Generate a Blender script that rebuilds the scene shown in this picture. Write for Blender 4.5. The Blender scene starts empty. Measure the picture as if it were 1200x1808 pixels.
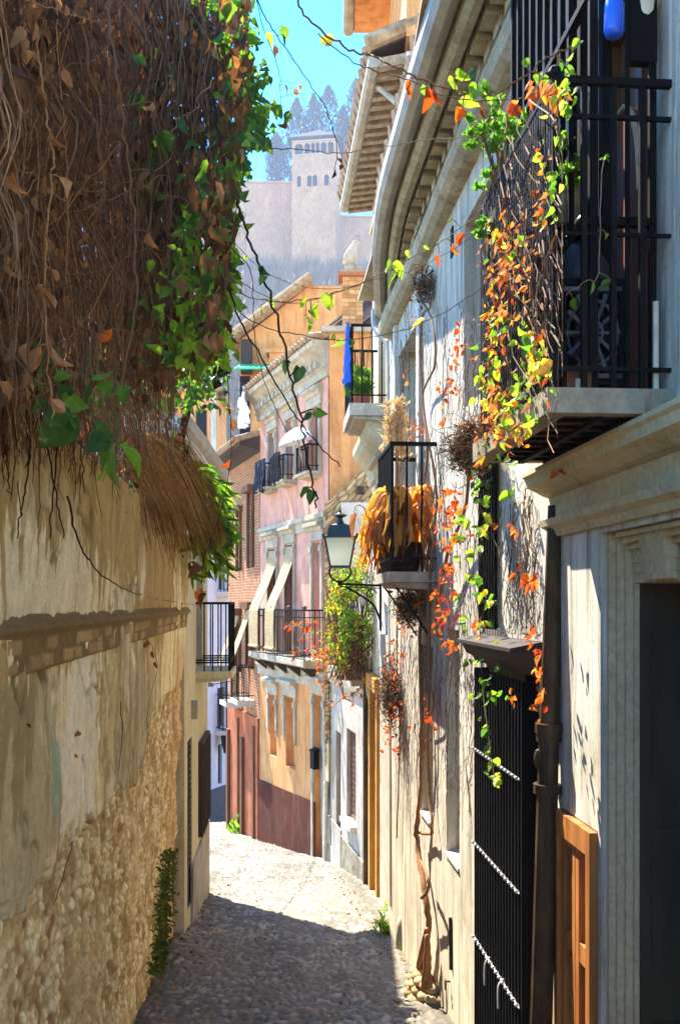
import bpy, math, random
import numpy as np
from mathutils import Vector, Matrix

random.seed(7)
rng = np.random.default_rng(7)
C = bpy.context.scene.collection
R = math.radians
PI = math.pi

# ------------------------------------------------------------------ camera, sky, sun, exposure
EYE = 1.6
F = 1700.0                                  # focal length in photo pixels (photo is 1200 x 1808)
cam_d = bpy.data.cameras.new("camera")
cam = bpy.data.objects.new("camera", cam_d)
C.objects.link(cam)
cam.location = (0, 0, EYE)
cam.rotation_euler = (R(90), 0, 0)
cam_d.sensor_fit = 'VERTICAL'
cam_d.sensor_height = 24
cam_d.lens = 24 * F / 1808
cam_d.shift_y = 161 / 1808
cam_d.clip_start = 0.05
cam_d.clip_end = 3000
bpy.context.scene.camera = cam

SUN_EL, SUN_AZ = 54.0, 33.0                 # height; degrees left of the view direction (+Y)
world = bpy.data.worlds.new("World")
bpy.context.scene.world = world
world.use_nodes = True
wn = world.node_tree
bg = wn.nodes["Background"]
sky = wn.nodes.new("ShaderNodeTexSky")
sky.sky_type = 'NISHITA'
sky.sun_disc = False
sky.sun_elevation = R(SUN_EL)
sky.sun_rotation = R(-SUN_AZ)
sky.air_density = 1.0
sky.dust_density = 0.0
sky.ozone_density = 3.0
wb = wn.nodes.new("ShaderNodeMix"); wb.data_type = 'RGBA'; wb.blend_type = 'MULTIPLY'
wb.inputs[0].default_value = 1.0; wb.inputs[7].default_value = (1.0, 0.95, 0.71, 1)      # the camera's warm white balance
hs = wn.nodes.new("ShaderNodeHueSaturation"); hs.inputs["Saturation"].default_value = 1.44; hs.inputs["Hue"].default_value = 0.516
wn.links.new(sky.outputs[0], hs.inputs["Color"]); wn.links.new(hs.outputs[0], wb.inputs[6])
wn.links.new(wb.outputs[2], bg.inputs[0])
bg.inputs[1].default_value = 0.15

sl = bpy.data.lights.new("sun", 'SUN')
sl.energy = 2.9
sl.angle = R(0.5)
sl.color = (1.0, 0.93, 0.80)
sun = bpy.data.objects.new("sun", sl)
C.objects.link(sun)
to_sun = Vector((-math.sin(R(SUN_AZ)) * math.cos(R(SUN_EL)), math.cos(R(SUN_AZ)) * math.cos(R(SUN_EL)), math.sin(R(SUN_EL))))
sun.rotation_euler = to_sun.to_track_quat('Z', 'Y').to_euler()
sun.location = (-10, 20, 30)

vs = bpy.context.scene.view_settings
vs.view_transform = 'Standard'
vs.look = 'None'
vs.exposure = 3.1
vs.gamma = 1.0

# ------------------------------------------------------------------ helpers
def P(px, py, d):
    """a point of the place: d metres ahead of the eye, where the sight line through a photo pixel meets it"""
    return Vector(((px - 600) / F * d, d, EYE + (1065 - py) / F * d))

def gz(d):
    """height of the street d metres down the lane"""
    if d < 25: return -0.165 * d
    return -0.165 * 25 - 0.32 * (d - 25)

def S(r, g, b):
    f = lambda c: (c / 255 / 12.92) if c <= 10 else (((c / 255) + 0.055) / 1.055) ** 2.4
    return (f(r), f(g), f(b), 1)

def _hash(ix, iy, seed):
    with np.errstate(over='ignore'):
        h = (ix.astype(np.int64) * 374761393 + iy.astype(np.int64) * 668265263 + seed * 974634533) & 0x7fffffff
        h = ((h ^ (h >> 13)) * 1274126177) & 0x7fffffff
        h = (h ^ (h >> 16)) & 0xffff
    return h / 65535.0

def vnoise(x, y, seed=0):
    ix, iy = np.floor(x), np.floor(y)
    fx, fy = x - ix, y - iy
    fx, fy = fx * fx * (3 - 2 * fx), fy * fy * (3 - 2 * fy)
    a, b = _hash(ix, iy, seed), _hash(ix + 1, iy, seed)
    c, d = _hash(ix, iy + 1, seed), _hash(ix + 1, iy + 1, seed)
    return (a * (1 - fx) + b * fx) * (1 - fy) + (c * (1 - fx) + d * fx) * fy

def fbm(x, y, seed=0, octv=4):
    s, a, t = 0, 1.0, 0
    for i in range(octv):
        s = s + a * vnoise(x * 2 ** i, y * 2 ** i, seed + 17 * i); t += a; a *= 0.5
    return s / t

def cells(x, y, seed=0, jit=0.85):
    """Voronoi: distance to nearest, gap to the second, random id of nearest"""
    ix, iy = np.floor(x), np.floor(y)
    f1 = np.full(x.shape, 9.0); f2 = np.full(x.shape, 9.0); idv = np.zeros(x.shape); cells.ox = np.zeros(x.shape); cells.oy = np.zeros(x.shape)
    for dx in (-1, 0, 1):
        for dy in (-1, 0, 1):
            cx, cy = ix + dx, iy + dy
            qx = cx + 0.5 + (_hash(cx, cy, seed) - 0.5) * jit
            qy = cy + 0.5 + (_hash(cx, cy, seed + 5) - 0.5) * jit
            dd = np.hypot(x - qx, y - qy)
            h = _hash(cx, cy, seed + 9)
            near = dd < f1
            f2 = np.where(near, f1, np.minimum(f2, dd))
            idv = np.where(near, h, idv); cells.ox = np.where(near, x - qx, cells.ox); cells.oy = np.where(near, y - qy, cells.oy)
            f1 = np.where(near, dd, f1)
    return f1, f2 - f1, idv

class MB:
    """collects shapes; build() links them as ONE mesh object"""
    def __init__(s): s.v = []; s.f = []; s.c = []; s.n = 0
    def add(s, v, f, col=(1, 1, 1)):
        v = np.asarray(v, dtype=float).reshape(-1, 3)
        b = s.n
        s.v.append(v)
        s.f.extend([tuple(b + i for i in q) for q in f])
        c = np.asarray(col, dtype=float)
        if c.ndim == 1: c = np.tile(c[:3], (len(v), 1))
        s.c.append(c); s.n += len(v)
    def hexa(s, p, col=(1, 1, 1)):      # 8 points: bottom 4 (ccw from above), top 4
        s.add([tuple(q) for q in p], [(3, 2, 1, 0), (4, 5, 6, 7), (0, 1, 5, 4), (1, 2, 6, 5), (2, 3, 7, 6), (3, 0, 4, 7)], col)
    def box(s, x0, x1, y0, y1, z0, z1, col=(1, 1, 1)):
        s.hexa([(x0, y0, z0), (x1, y0, z0), (x1, y1, z0), (x0, y1, z0), (x0, y0, z1), (x1, y0, z1), (x1, y1, z1), (x0, y1, z1)], col)
    def tube(s, pts, r, k=6, col=(1, 1, 1), cap=True):
        pts = [Vector(p) for p in pts]
        n = len(pts)
        rr = r if isinstance(r, (list, tuple)) else [r] * n
        v = []; ref = None
        for i in range(n):
            t = (pts[min(i + 1, n - 1)] - pts[max(i - 1, 0)])
            t = t.normalized() if t.length > 1e-9 else Vector((0, 0, 1))
            if ref is None: ref = Vector((1, 0, 0)) if abs(t.x) < 0.8 else Vector((0, 1, 0))
            a = (ref - t * ref.dot(t)).normalized(); b = t.cross(a); ref = a
            for j in range(k):
                w = 2 * PI * j / k
                v.append(tuple(pts[i] + (a * math.cos(w) + b * math.sin(w)) * rr[i]))
        f = [(i * k + j, i * k + (j + 1) % k, (i + 1) * k + (j + 1) % k, (i + 1) * k + j) for i in range(n - 1) for j in range(k)]
        if cap: f += [tuple(range(k - 1, -1, -1)), tuple((n - 1) * k + j for j in range(k))]
        s.add(v, f, col)
    def lathe(s, o, prof, k=16, col=(1, 1, 1)):      # prof: (radius, height)
        v = []; o = Vector(o)
        for (r, h) in prof:
            for j in range(k):
                w = 2 * PI * j / k
                v.append((o.x + r * math.cos(w), o.y + r * math.sin(w), o.z + h))
        n = len(prof)
        f = [(i * k + j, i * k + (j + 1) % k, (i + 1) * k + (j + 1) % k, (i + 1) * k + j) for i in range(n - 1) for j in range(k)]
        f += [tuple(range(k - 1, -1, -1)), tuple((n - 1) * k + j for j in range(k))]
        s.add(v, f, col)
    def ball(s, o, r, k=10, m=7, col=(1, 1, 1), sc=(1, 1, 1)):
        o = Vector(o); v = [(o.x, o.y, o.z - r * sc[2])]
        for i in range(1, m):
            t = -PI / 2 + PI * i / m
            for j in range(k):
                w = 2 * PI * j / k
                v.append((o.x + r * sc[0] * math.cos(t) * math.cos(w), o.y + r * sc[1] * math.cos(t) * math.sin(w), o.z + r * sc[2] * math.sin(t)))
        v.append((o.x, o.y, o.z + r * sc[2]))
        f = [(0, 1 + (j + 1) % k, 1 + j) for j in range(k)]
        for i in range(m - 2):
            f += [(1 + i * k + j, 1 + i * k + (j + 1) % k, 1 + (i + 1) * k + (j + 1) % k, 1 + (i + 1) * k + j) for j in range(k)]
        b = 1 + (m - 2) * k
        f += [(b + j, b + (j + 1) % k, len(v) - 1) for j in range(k)]
        s.add(v, f, col)
    def ribbon(s, pts, w, th, col=(1, 1, 1), widths=None):   # a strip of thickness th along pts, as wide as the vector w
        pts = [Vector(p) for p in pts]; w = Vector(w); n = len(pts); v = []
        for i in range(n):
            t = (pts[min(i + 1, n - 1)] - pts[max(i - 1, 0)]).normalized()
            nn = t.cross(w).normalized() * (th / 2)
            ww = w * (widths[i] if widths else 1.0) * 0.5
            for q in (-ww + nn, ww + nn, ww - nn, -ww - nn): v.append(tuple(pts[i] + q))
        f = [(i * 4 + j, i * 4 + (j + 1) % 4, (i + 1) * 4 + (j + 1) % 4, (i + 1) * 4 + j) for i in range(n - 1) for j in range(4)]
        f += [(3, 2, 1, 0), tuple((n - 1) * 4 + j for j in range(4))]
        s.add(v, f, col)
    def grid(s, V, col=(1, 1, 1)):     # V: array (a, b, 3)
        a, b = V.shape[:2]
        i, j = np.meshgrid(np.arange(a - 1), np.arange(b - 1), indexing='ij')
        q = (i * b + j).ravel()
        f = np.stack([q, q + 1, q + b + 1, q + b], 1)
        c = np.asarray(col)
        if c.ndim == 3: c = c.reshape(-1, 3)
        s.add(V.reshape(-1, 3), f.tolist(), c)
    def build(s, name, m, parent=None, loc=None, smooth=False, label=None):
        v = np.concatenate(s.v); c = np.concatenate(s.c)
        if parent is not None:
            p = parent; org = Vector((0, 0, 0))
            while p is not None: org += p.location; p = p.parent
            v = v - np.array(org)
        elif loc is not None: v = v - np.array(Vector(loc))
        me = bpy.data.meshes.new(name)
        me.from_pydata(v.tolist(), [], s.f)
        ca = me.color_attributes.new("Col", 'FLOAT_COLOR', 'POINT')
        ca.data.foreach_set("color", np.concatenate([c, np.ones((len(c), 1))], 1).astype(np.float32).ravel())
        if smooth: me.polygons.foreach_set("use_smooth", [True] * len(me.polygons))
        me.materials.append(m)
        o = bpy.data.objects.new(name, me); C.objects.link(o)
        if parent is not None: o.parent = parent
        elif loc is not None: o.location = loc
        if label: o['label'] = label
        return o

def tag(o, label, cat, group=None, kind=None):
    if label: o['label'] = label
    if cat: o['category'] = cat
    if group: o['group'] = group
    if kind: o['kind'] = kind
    return o

def thing(name, label, cat, loc, group=None):
    o = bpy.data.objects.new(name, None); C.objects.link(o)
    o.location = loc; o.empty_display_size = 0.2
    return tag(o, label, cat, group)

class Fac:
    """a vertical wall plane running from A to B (x, y); side = +1 when the lane is on the left of that run"""
    def __init__(s, A, B, side=1):
        s.A = Vector((A[0], A[1])); s.B = Vector((B[0], B[1]))
        s.L = (s.B - s.A).length; s.u = (s.B - s.A) / s.L
        s.n = Vector((-s.u.y, s.u.x)) * side; s.side = side
    def pt(s, u, n, z):
        q = s.A + s.u * u + s.n * n
        return Vector((q.x, q.y, z))
    def hit(s, px, py, n=0.0):
        k = (px - 600) / F
        a = s.A + s.n * n
        u = (k * a.y - a.x) / (s.u.x - k * s.u.y)
        d = a.y + s.u.y * u
        return u, EYE + (1065 - py) / F * d
    def U(s, px, n=0.0): return s.hit(px, 0, n)[0]
    def D(s, u): return s.A.y + s.u.y * u
    def ud(s, d): return (d - s.A.y) / s.u.y
    def W(s, px, py, n=0.0):
        u, z = s.hit(px, py, n); return s.pt(u, n, z)
    def box(s, mb, u0, u1, n0, n1, z0, z1, col=(1, 1, 1)):
        p = [s.pt(u0, n0, z0), s.pt(u1, n0, z0), s.pt(u1, n1, z0), s.pt(u0, n1, z0)]
        q = [s.pt(u0, n0, z1), s.pt(u1, n0, z1), s.pt(u1, n1, z1), s.pt(u0, n1, z1)]
        if s.side < 0: p.reverse(); q.reverse()
        mb.hexa(p + q, col)
    def prof(s, mb, u0, u1, pr, col=(1, 1, 1), e0=0.0, e1=0.0):
        """a moulding: closed profile (n, z) swept from u0 to u1, its ends mitred by e*n"""
        k = len(pr)
        v = [s.pt(u0 - e0 * n, n, z) for n, z in pr] + [s.pt(u1 + e1 * n, n, z) for n, z in pr]
        f = [(i, (i + 1) % k, k + (i + 1) % k, k + i) for i in range(k)] + [tuple(range(k - 1, -1, -1)), tuple(range(k, 2 * k))]
        mb.add([tuple(q) for q in v], f, col)
    def wall(s, mb, u0, u1, z0, z1, ops, back=4.0, n=0.0, col=(1, 1, 1)):
        """front face with openings (u0,u1,z0,z1,depth) and their reveals, plus the body of the house behind it"""
        us = sorted({u0, u1, *[q for o in ops for q in o[:2]]}); zs = sorted({z0, z1, *[q for o in ops for q in o[2:4]]})
        us = [q for q in us if u0 <= q <= u1]; zs = [q for q in zs if z0 <= q <= z1]
        def quad(a, b, c, d): mb.add([tuple(a), tuple(b), tuple(c), tuple(d)], [(0, 1, 2, 3)], col)
        for i in range(len(us) - 1):
            for j in range(len(zs) - 1):
                cu, cz = (us[i] + us[i + 1]) / 2, (zs[j] + zs[j + 1]) / 2
                if any(o[0] < cu < o[1] and o[2] < cz < o[3] for o in ops): continue
                quad(s.pt(us[i], n, zs[j]), s.pt(us[i + 1], n, zs[j]), s.pt(us[i + 1], n, zs[j + 1]), s.pt(us[i], n, zs[j + 1]))
        for (a, b, c, d, dep) in ops:
            m = n - dep
            quad(s.pt(a, n, c), s.pt(a, m, c), s.pt(a, m, d), s.pt(a, n, d))
            quad(s.pt(b, n, c), s.pt(b, n, d), s.pt(b, m, d), s.pt(b, m, c))
            quad(s.pt(a, n, c), s.pt(b, n, c), s.pt(b, m, c), s.pt(a, m, c))
            quad(s.pt(a, n, d), s.pt(a, m, d), s.pt(b, m, d), s.pt(b, n, d))
            quad(s.pt(a, m, c), s.pt(b, m, c), s.pt(b, m, d), s.pt(a, m, d))
        if back:
            m = n - back
            quad(s.pt(u0, n, z0), s.pt(u0, n, z1), s.pt(u0, m, z1), s.pt(u0, m, z0))
            quad(s.pt(u1, n, z0), s.pt(u1, m, z0), s.pt(u1, m, z1), s.pt(u1, n, z1))
            quad(s.pt(u0, m, z0), s.pt(u0, m, z1), s.pt(u1, m, z1), s.pt(u1, m, z0))
            quad(s.pt(u0, n, z1), s.pt(u1, n, z1), s.pt(u1, m, z1), s.pt(u0, m, z1))

# ------------------------------------------------------------------ materials (procedural)
class NT:
    def __init__(s, name):
        s.m = bpy.data.materials.new(name); s.m.use_nodes = True
        s.t = s.m.node_tree; s.N = s.t.nodes; s.b = s.N["Principled BSDF"]; s.tc = s.N.new("ShaderNodeTexCoord")
        s.out = s.N["Material Output"]
    def n(s, typ, **kw):
        o = s.N.new("ShaderNode" + typ)
        for k, v in kw.items(): setattr(o, k, v)
        return o
    def l(s, a, b): s.t.links.new(a, b)
    def noise(s, scale, detail=6, rough=0.6, stretch=(1, 1, 1), dist=0.0):
        mp = s.n("Mapping"); mp.inputs["Scale"].default_value = [scale * q for q in stretch]
        s.l(s.tc.outputs["Object"], mp.inputs["Vector"])
        o = s.n("TexNoise"); o.inputs["Scale"].default_value = 1; o.inputs["Detail"].default_value = detail
        o.inputs["Roughness"].default_value = rough; o.inputs["Distortion"].default_value = dist
        s.l(mp.outputs[0], o.inputs["Vector"]); return o.outputs["Fac"]
    def ramp(s, fac, stops):
        o = s.n("ValToRGB"); e = o.color_ramp.elements
        while len(e) < len(stops): e.new(0.5)
        for i, (p, c) in enumerate(stops): e[i].position = p; e[i].color = c if len(c) == 4 else (*c, 1)
        s.l(fac, o.inputs[0]); return o.outputs["Color"]
    def mix(s, fac, a, b, mode='MIX'):
        o = s.n("Mix", data_type='RGBA', blend_type=mode)
        for v, k in ((fac, 0), (a, 6), (b, 7)):
            if hasattr(v, "links"): s.l(v, o.inputs[k])
            else: o.inputs[k].default_value = v
        return o.outputs[2]
    def bump(s, h, strength=0.3, dist=0.01, base=None):
        o = s.n("Bump"); o.inputs["Strength"].default_value = strength; o.inputs["Distance"].default_value = dist
        s.l(h, o.inputs["Height"])
        if base is not None: s.l(base, o.inputs["Normal"])
        s.l(o.outputs[0], s.b.inputs["Normal"]); return o.outputs[0]
    def done(s, col, rough=0.85, metal=0.0, spec=0.3):
        if hasattr(col, "links"): s.l(col, s.b.inputs["Base Color"])
        else: s.b.inputs["Base Color"].default_value = col
        s.b.inputs["Roughness"].default_value = rough; s.b.inputs["Metallic"].default_value = metal
        s.b.inputs["Specular IOR Level"].default_value = spec
        return s.m

def plaster(name, c1, c2, stain=None, sa=0.5, scale=1.6, bump=0.35, lo=0.52, hi=0.68, dirt=0.35):
    t = NT(name)
    a = t.noise(scale, 7, 0.65)
    col = t.ramp(a, [(0.35, c1), (0.65, c2)])
    if stain:
        st = t.ramp(t.noise(3.2, 8, 0.7, (1.6, 1.6, 0.28), 0.4), [(lo, (0, 0, 0)), (hi, (sa, sa, sa))])
        col = t.mix(st, col, stain)
    fine = t.ramp(t.noise(38, 5, 0.7), [(0.3, (1 - dirt, 1 - dirt, 1 - dirt)), (0.7, (1, 1, 1))])
    col = t.mix(1.0, col, fine, 'MULTIPLY')
    b1 = t.bump(t.noise(5, 6, 0.6), bump, 0.03)
    t.bump(t.noise(70, 4, 0.6), bump * 0.6, 0.004, b1)
    return t.done(col, 0.92, 0, 0.15)

def simple(name, c1, c2=None, scale=12, rough=0.6, metal=0.0, bump=0.15, stretch=(1, 1, 1), spec=0.3, lo=0.35, hi=0.65):
    t = NT(name)
    col = t.ramp(t.noise(scale, 6, 0.65, stretch), [(lo, c1), (hi, c2 or c1)])
    if bump: t.bump(t.noise(scale * 3, 5, 0.6, stretch), bump, 0.006)
    return t.done(col, rough, metal, spec)

def brick(name, u, c1, c2, mortar, bw=0.24, bh=0.06, ms=0.012, soot=0.4):
    """brick courses in the plane of a wall that runs along the direction u"""
    t = NT(name)
    sep = t.n("SeparateXYZ"); t.l(t.tc.outputs["Object"], sep.inputs[0])
    dt = t.n("VectorMath", operation='DOT_PRODUCT'); dt.inputs[1].default_value = (u[0], u[1], 0)
    t.l(t.tc.outputs["Object"], dt.inputs[0])
    cb = t.n("CombineXYZ"); t.l(dt.outputs["Value"], cb.inputs[0]); t.l(sep.outputs[2], cb.inputs[1])
    wob = t.n("TexNoise"); wob.inputs["Scale"].default_value = 3; t.l(t.tc.outputs["Object"], wob.inputs["Vector"])
    wm = t.n("VectorMath", operation='MULTIPLY_ADD'); wm.inputs[1].default_value = (0.05, 0.05, 0)
    t.l(wob.outputs["Color"], wm.inputs[0]); t.l(cb.outputs[0], wm.inputs[2])
    br = t.n("TexBrick"); t.l(wm.outputs[0], br.inputs["Vector"])
    br.inputs["Scale"].default_value = 1; br.inputs["Brick Width"].default_value = bw; br.inputs["Row Height"].default_value = bh
    br.inputs["Mortar Size"].default_value = ms; br.inputs["Mortar Smooth"].default_value = 0.3
    br.inputs["Color1"].default_value = c1; br.inputs["Color2"].default_value = c2; br.inputs["Mortar"].default_value = mortar
    d = t.ramp(t.noise(7, 6, 0.7), [(0.3, (1 - soot,) * 3), (0.7, (1, 1, 1))])
    col = t.mix(1.0, br.outputs["Color"], d, 'MULTIPLY')
    inv = t.n("Math", operation='SUBTRACT'); inv.inputs[0].default_value = 1; t.l(br.outputs["Fac"], inv.inputs[1])
    b1 = t.bump(inv.outputs[0], 0.8, 0.012)
    t.bump(t.noise(60, 4, 0.6), 0.25, 0.004, b1)
    return t.done(col, 0.9, 0, 0.15)

def attr_mat(name, rough=0.85, transl=0.0, bump=0.3, bscale=60, spec=0.2, var=0.25, vscale=25, bdist=0.005, tcol=None):
    """colour from the mesh's own per-leaf / per-stone colour"""
    t = NT(name)
    at = t.n("Attribute"); at.attribute_name = "Col"
    v = t.ramp(t.noise(vscale, 5, 0.65), [(0.3, (1 - var,) * 3), (0.7, (1 + var * 0.3,) * 3)])
    col = t.mix(1.0, at.outputs["Color"], v, 'MULTIPLY')
    if bump: t.bump(t.noise(bscale, 4, 0.6), bump, bdist)
    m = t.done(col, rough, 0, spec)
    if transl:
        tr = t.n("BsdfTranslucent")
        g = t.mix(1.0, col, tcol or (1.5, 1.5, 0.9, 1), 'MULTIPLY'); t.l(g, tr.inputs[0])
        mx = t.n("MixShader"); mx.inputs[0].default_value = transl
        t.l(t.b.outputs[0], mx.inputs[1]); t.l(tr.outputs[0], mx.inputs[2]); t.l(mx.outputs[0], t.out.inputs[0])
    return m

m_white = plaster("white_plaster", S(226, 220, 208), S(200, 192, 176), S(128, 112, 90), 0.6, lo=0.5, hi=0.72)
m_cream = plaster("cream_plaster", S(222, 208, 170), S(206, 190, 150), S(150, 128, 92), 0.4)
m_frame = plaster("portal_stucco", S(212, 194, 156), S(190, 172, 134), S(130, 112, 82), 0.4, bump=0.15)
m_stone = plaster("pale_stone", S(205, 194, 172), S(172, 160, 138), S(110, 96, 76), 0.5, 4)
m_grey = plaster("grey_plaster", S(196, 188, 176), S(168, 158, 144), S(104, 92, 78), 0.6)
m_rough = plaster("rough_render", S(168, 158, 136), S(128, 118, 98), S(86, 76, 60), 0.6, 5, 0.9)
m_pink = plaster("pink_plaster", S(232, 176, 152), S(212, 150, 126), S(176, 122, 100), 0.7, 2.6, 0.3, .48, .66, 0.25)
m_orange = plaster("orange_plaster", S(232, 172, 112), S(212, 146, 86), S(160, 104, 62), 0.7, 2.4, 0.35, .48, .66, 0.25)
m_ochre = plaster("ochre_plaster", S(216, 160, 78), S(196, 136, 58), S(140, 96, 50), 0.4)
m_dado = plaster("oxblood_dado", S(104, 50, 32), S(80, 40, 28), S(140, 110, 92), 0.35, 2.5, 0.2)
m_darkdado = simple("charcoal_dado", S(80, 78, 80), S(62, 60, 62), 8, 0.9)
m_iron = simple("black_iron", S(12, 12, 14), S(22, 20, 20), 30, 0.6, 0.0, 0.2, spec=0.08)
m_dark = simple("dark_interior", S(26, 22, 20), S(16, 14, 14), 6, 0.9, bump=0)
m_glass = simple("window_glass", S(34, 38, 44), S(22, 26, 32), 3, 0.08, bump=0, spec=0.8)
m_wood = simple("brown_wood", S(120, 72, 38), S(86, 50, 26), 14, 0.55, 0, 0.3, (1, 1, 0.12))
m_honey = simple("honey_wood", S(182, 118, 62), S(138, 84, 40), 18, 0.5, 0, 0.25, (1, 1, 0.1))
m_darkwood = simple("weathered_dark_wood", S(70, 52, 40), S(42, 32, 26), 16, 0.7, 0, 0.4, (1, 1, 0.15))
m_greywood = simple("grey_rafters", S(176, 158, 132), S(120, 102, 80), 14, 0.85, 0, 0.5)
m_tile = simple("roof_tile", S(178, 150, 116), S(128, 100, 74), 9, 0.9, 0, 0.6)
m_zinc = simple("zinc_gutter", S(170, 164, 148), S(136, 128, 112), 5, 0.5, 0.0, 0.1, spec=0.4)
m_pipe = simple("dark_downpipe", S(84, 66, 42), S(40, 32, 24), 14, 0.5, 0.0, 0.5, (1, 1, 0.3), spec=0.2)
m_pvc = simple("pale_pipe", S(206, 198, 180), S(178, 168, 148), 9, 0.5)
m_gwall = attr_mat("flaking_wall", 0.92, 0, 0.6, 110, 0.12, 0.26, 75, .004)
m_attr = attr_mat("painted_masonry", 0.92, 0, 0.5, 55, 0.12, 0.3, 30)
m_terra = simple("terracotta", S(176, 104, 68), S(140, 80, 52), 12, 0.85)
m_shutter = simple("pale_shutter", S(214, 170, 150), S(190, 146, 126), 10, 0.7)

# ------------------------------------------------------------------ the ground: street, soil sheet, far hillside
def make_street():
    ds = [-3.0]
    while ds[-1] < 31: ds.append(ds[-1] + max(0.018, min(0.10, abs(ds[-1]) * 0.0040)))
    ds = np.array(ds); xs = np.arange(-5.2, 1.7, 0.0145)
    D, X = np.meshgrid(ds, xs, indexing='ij')
    z0 = np.where(D < 25, -0.165 * D, -0.165 * 25 - 0.32 * (D - 25))
    wx = X + 0.09 * (fbm(X * 5, D * 5, 3) - .5); wd = D + 0.12 * (fbm(X * 5, D * 5, 4) - .5)
    f1, gap, idv = cells(wx / (0.062 + .02 * (fbm(X * 1.5, D * 1.5, 77) - .5)), wd / 0.088, 21, 1.0)
    dome = np.clip(gap / 0.34, 0, 1) ** 0.6
    tx, ty = (_hash(np.floor(idv * 9973), np.floor(idv * 771), 5) - .5), (_hash(np.floor(idv * 5519), np.floor(idv * 1371), 6) - .5)
    tilt = (cells.ox * tx + cells.oy * ty) * 0.030 + (fbm(X * 60, D * 60, 19, 3) - .5) * 0.006
    und = (fbm(X * 0.9, D * 0.9, 8) - .5) * 0.07 + (fbm(X * 4, D * 4, 9) - .5) * 0.025
    edge = np.clip((np.abs(X - (-0.02 * D - 0.35)) - 0.45) / 1.2, 0, 1) ** 2 * 0.05
    z = z0 + und + edge + (dome - 0.6) * (0.011 + 0.013 * idv) + tilt * dome
    tone = 0.11 + 0.24 * idv ** 1.4
    tone = tone * (0.7 + 0.6 * fbm(X * 1.3, D * 1.3, 12))
    col = np.stack([tone * 1.06, tone * 0.99, tone * 0.82], -1)
    warm = (_hash(np.floor(idv * 997), np.floor(idv * 333), 2) > 0.8)[..., None]
    col = np.where(warm, col * np.array([1.15, 0.98, 0.78]), col)
    joint = np.array([0.085, 0.070, 0.045]) * (0.7 + 0.6 * fbm(X * 2, D * 2, 31))[..., None]
    k = np.clip((gap - 0.06) / 0.16, 0, 1)[..., None]
    col = joint * (1 - k) + col * k
    dust = np.clip((fbm(X * 1.1, D * 0.8, 44) - 0.55) * 5, 0, 1)[..., None] * 0.5
    col = col * (1 - dust) + np.array([0.21, 0.18, 0.125]) * dust
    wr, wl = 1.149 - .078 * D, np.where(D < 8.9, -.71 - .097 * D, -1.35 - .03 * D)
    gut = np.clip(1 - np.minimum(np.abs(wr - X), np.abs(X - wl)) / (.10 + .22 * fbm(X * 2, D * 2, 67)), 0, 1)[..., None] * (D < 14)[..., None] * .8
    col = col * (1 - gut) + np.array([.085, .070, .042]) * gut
    worn = np.clip(1 - np.abs(X - (.02 - .05 * D)) / .35, 0, 1)[..., None] * np.clip((fbm(X * 2, D * .7, 71) - .42) * 4, 0, 1)[..., None] * .45
    col = col * (1 - worn) + np.array([.24, .21, .155]) * worn
    stain = np.clip((fbm(X * 1.7 + 3, D * 0.5, 63) - .53) * 6, 0, 1)[..., None] * .35; col = col * (1 - stain)
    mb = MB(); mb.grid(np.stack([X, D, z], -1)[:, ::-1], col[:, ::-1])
    tag(mb.build("cobbled_street", attr_mat("cobbles", 0.72, 0, 0.4, 90, 0.35, 0.3, 60), smooth=True),
        "lane of small rounded grey cobbles running downhill between the houses", "street", kind='structure')
make_street()

mb = MB()
gx = np.array([-260, -60, -20, -8, -4, 0, 2, 8, 20, 60, 260.]); gy = np.array([-40, -10, 0, 10, 20, 25, 31, 36, 45, 60, 90.])
GX, GY = np.meshgrid(gx, gy, indexing='ij')
GZ = np.vectorize(lambda d: gz(min(d, 36)) - 0.35)(GY)
mb.grid(np.stack([GX, GY, GZ], -1))
tag(mb.build("ground", simple("packed_soil", S(150, 132, 104), S(120, 104, 80), 2, 0.95)), "bare earth under the old houses", "ground", kind='structure')

def hill_z(x, y):
    t = np.clip((y - 75) / 160, 0, 1.6)
    z = -8 + 94 * np.minimum(t, 1.0) ** 0.9 + np.maximum(t - 1.0, 0) * 20
    return z + (fbm(x * 0.03 + 9, y * 0.03, 77) - 0.5) * 10 * np.clip(t * 3, 0, 1)
hx, hy = np.linspace(-260, 260, 100), np.linspace(60, 330, 90)
HX, HY = np.meshgrid(hx, hy, indexing='ij')
mb = MB(); mb.grid(np.stack([HX, HY, hill_z(HX, HY)], -1))
tag(mb.build("hillside", simple("dry_hillside", S(140, 118, 88), S(98, 88, 62), 0.15, 0.95, bump=0), smooth=True), "steep dry hillside under the palace", "hill", kind='structure')

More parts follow.
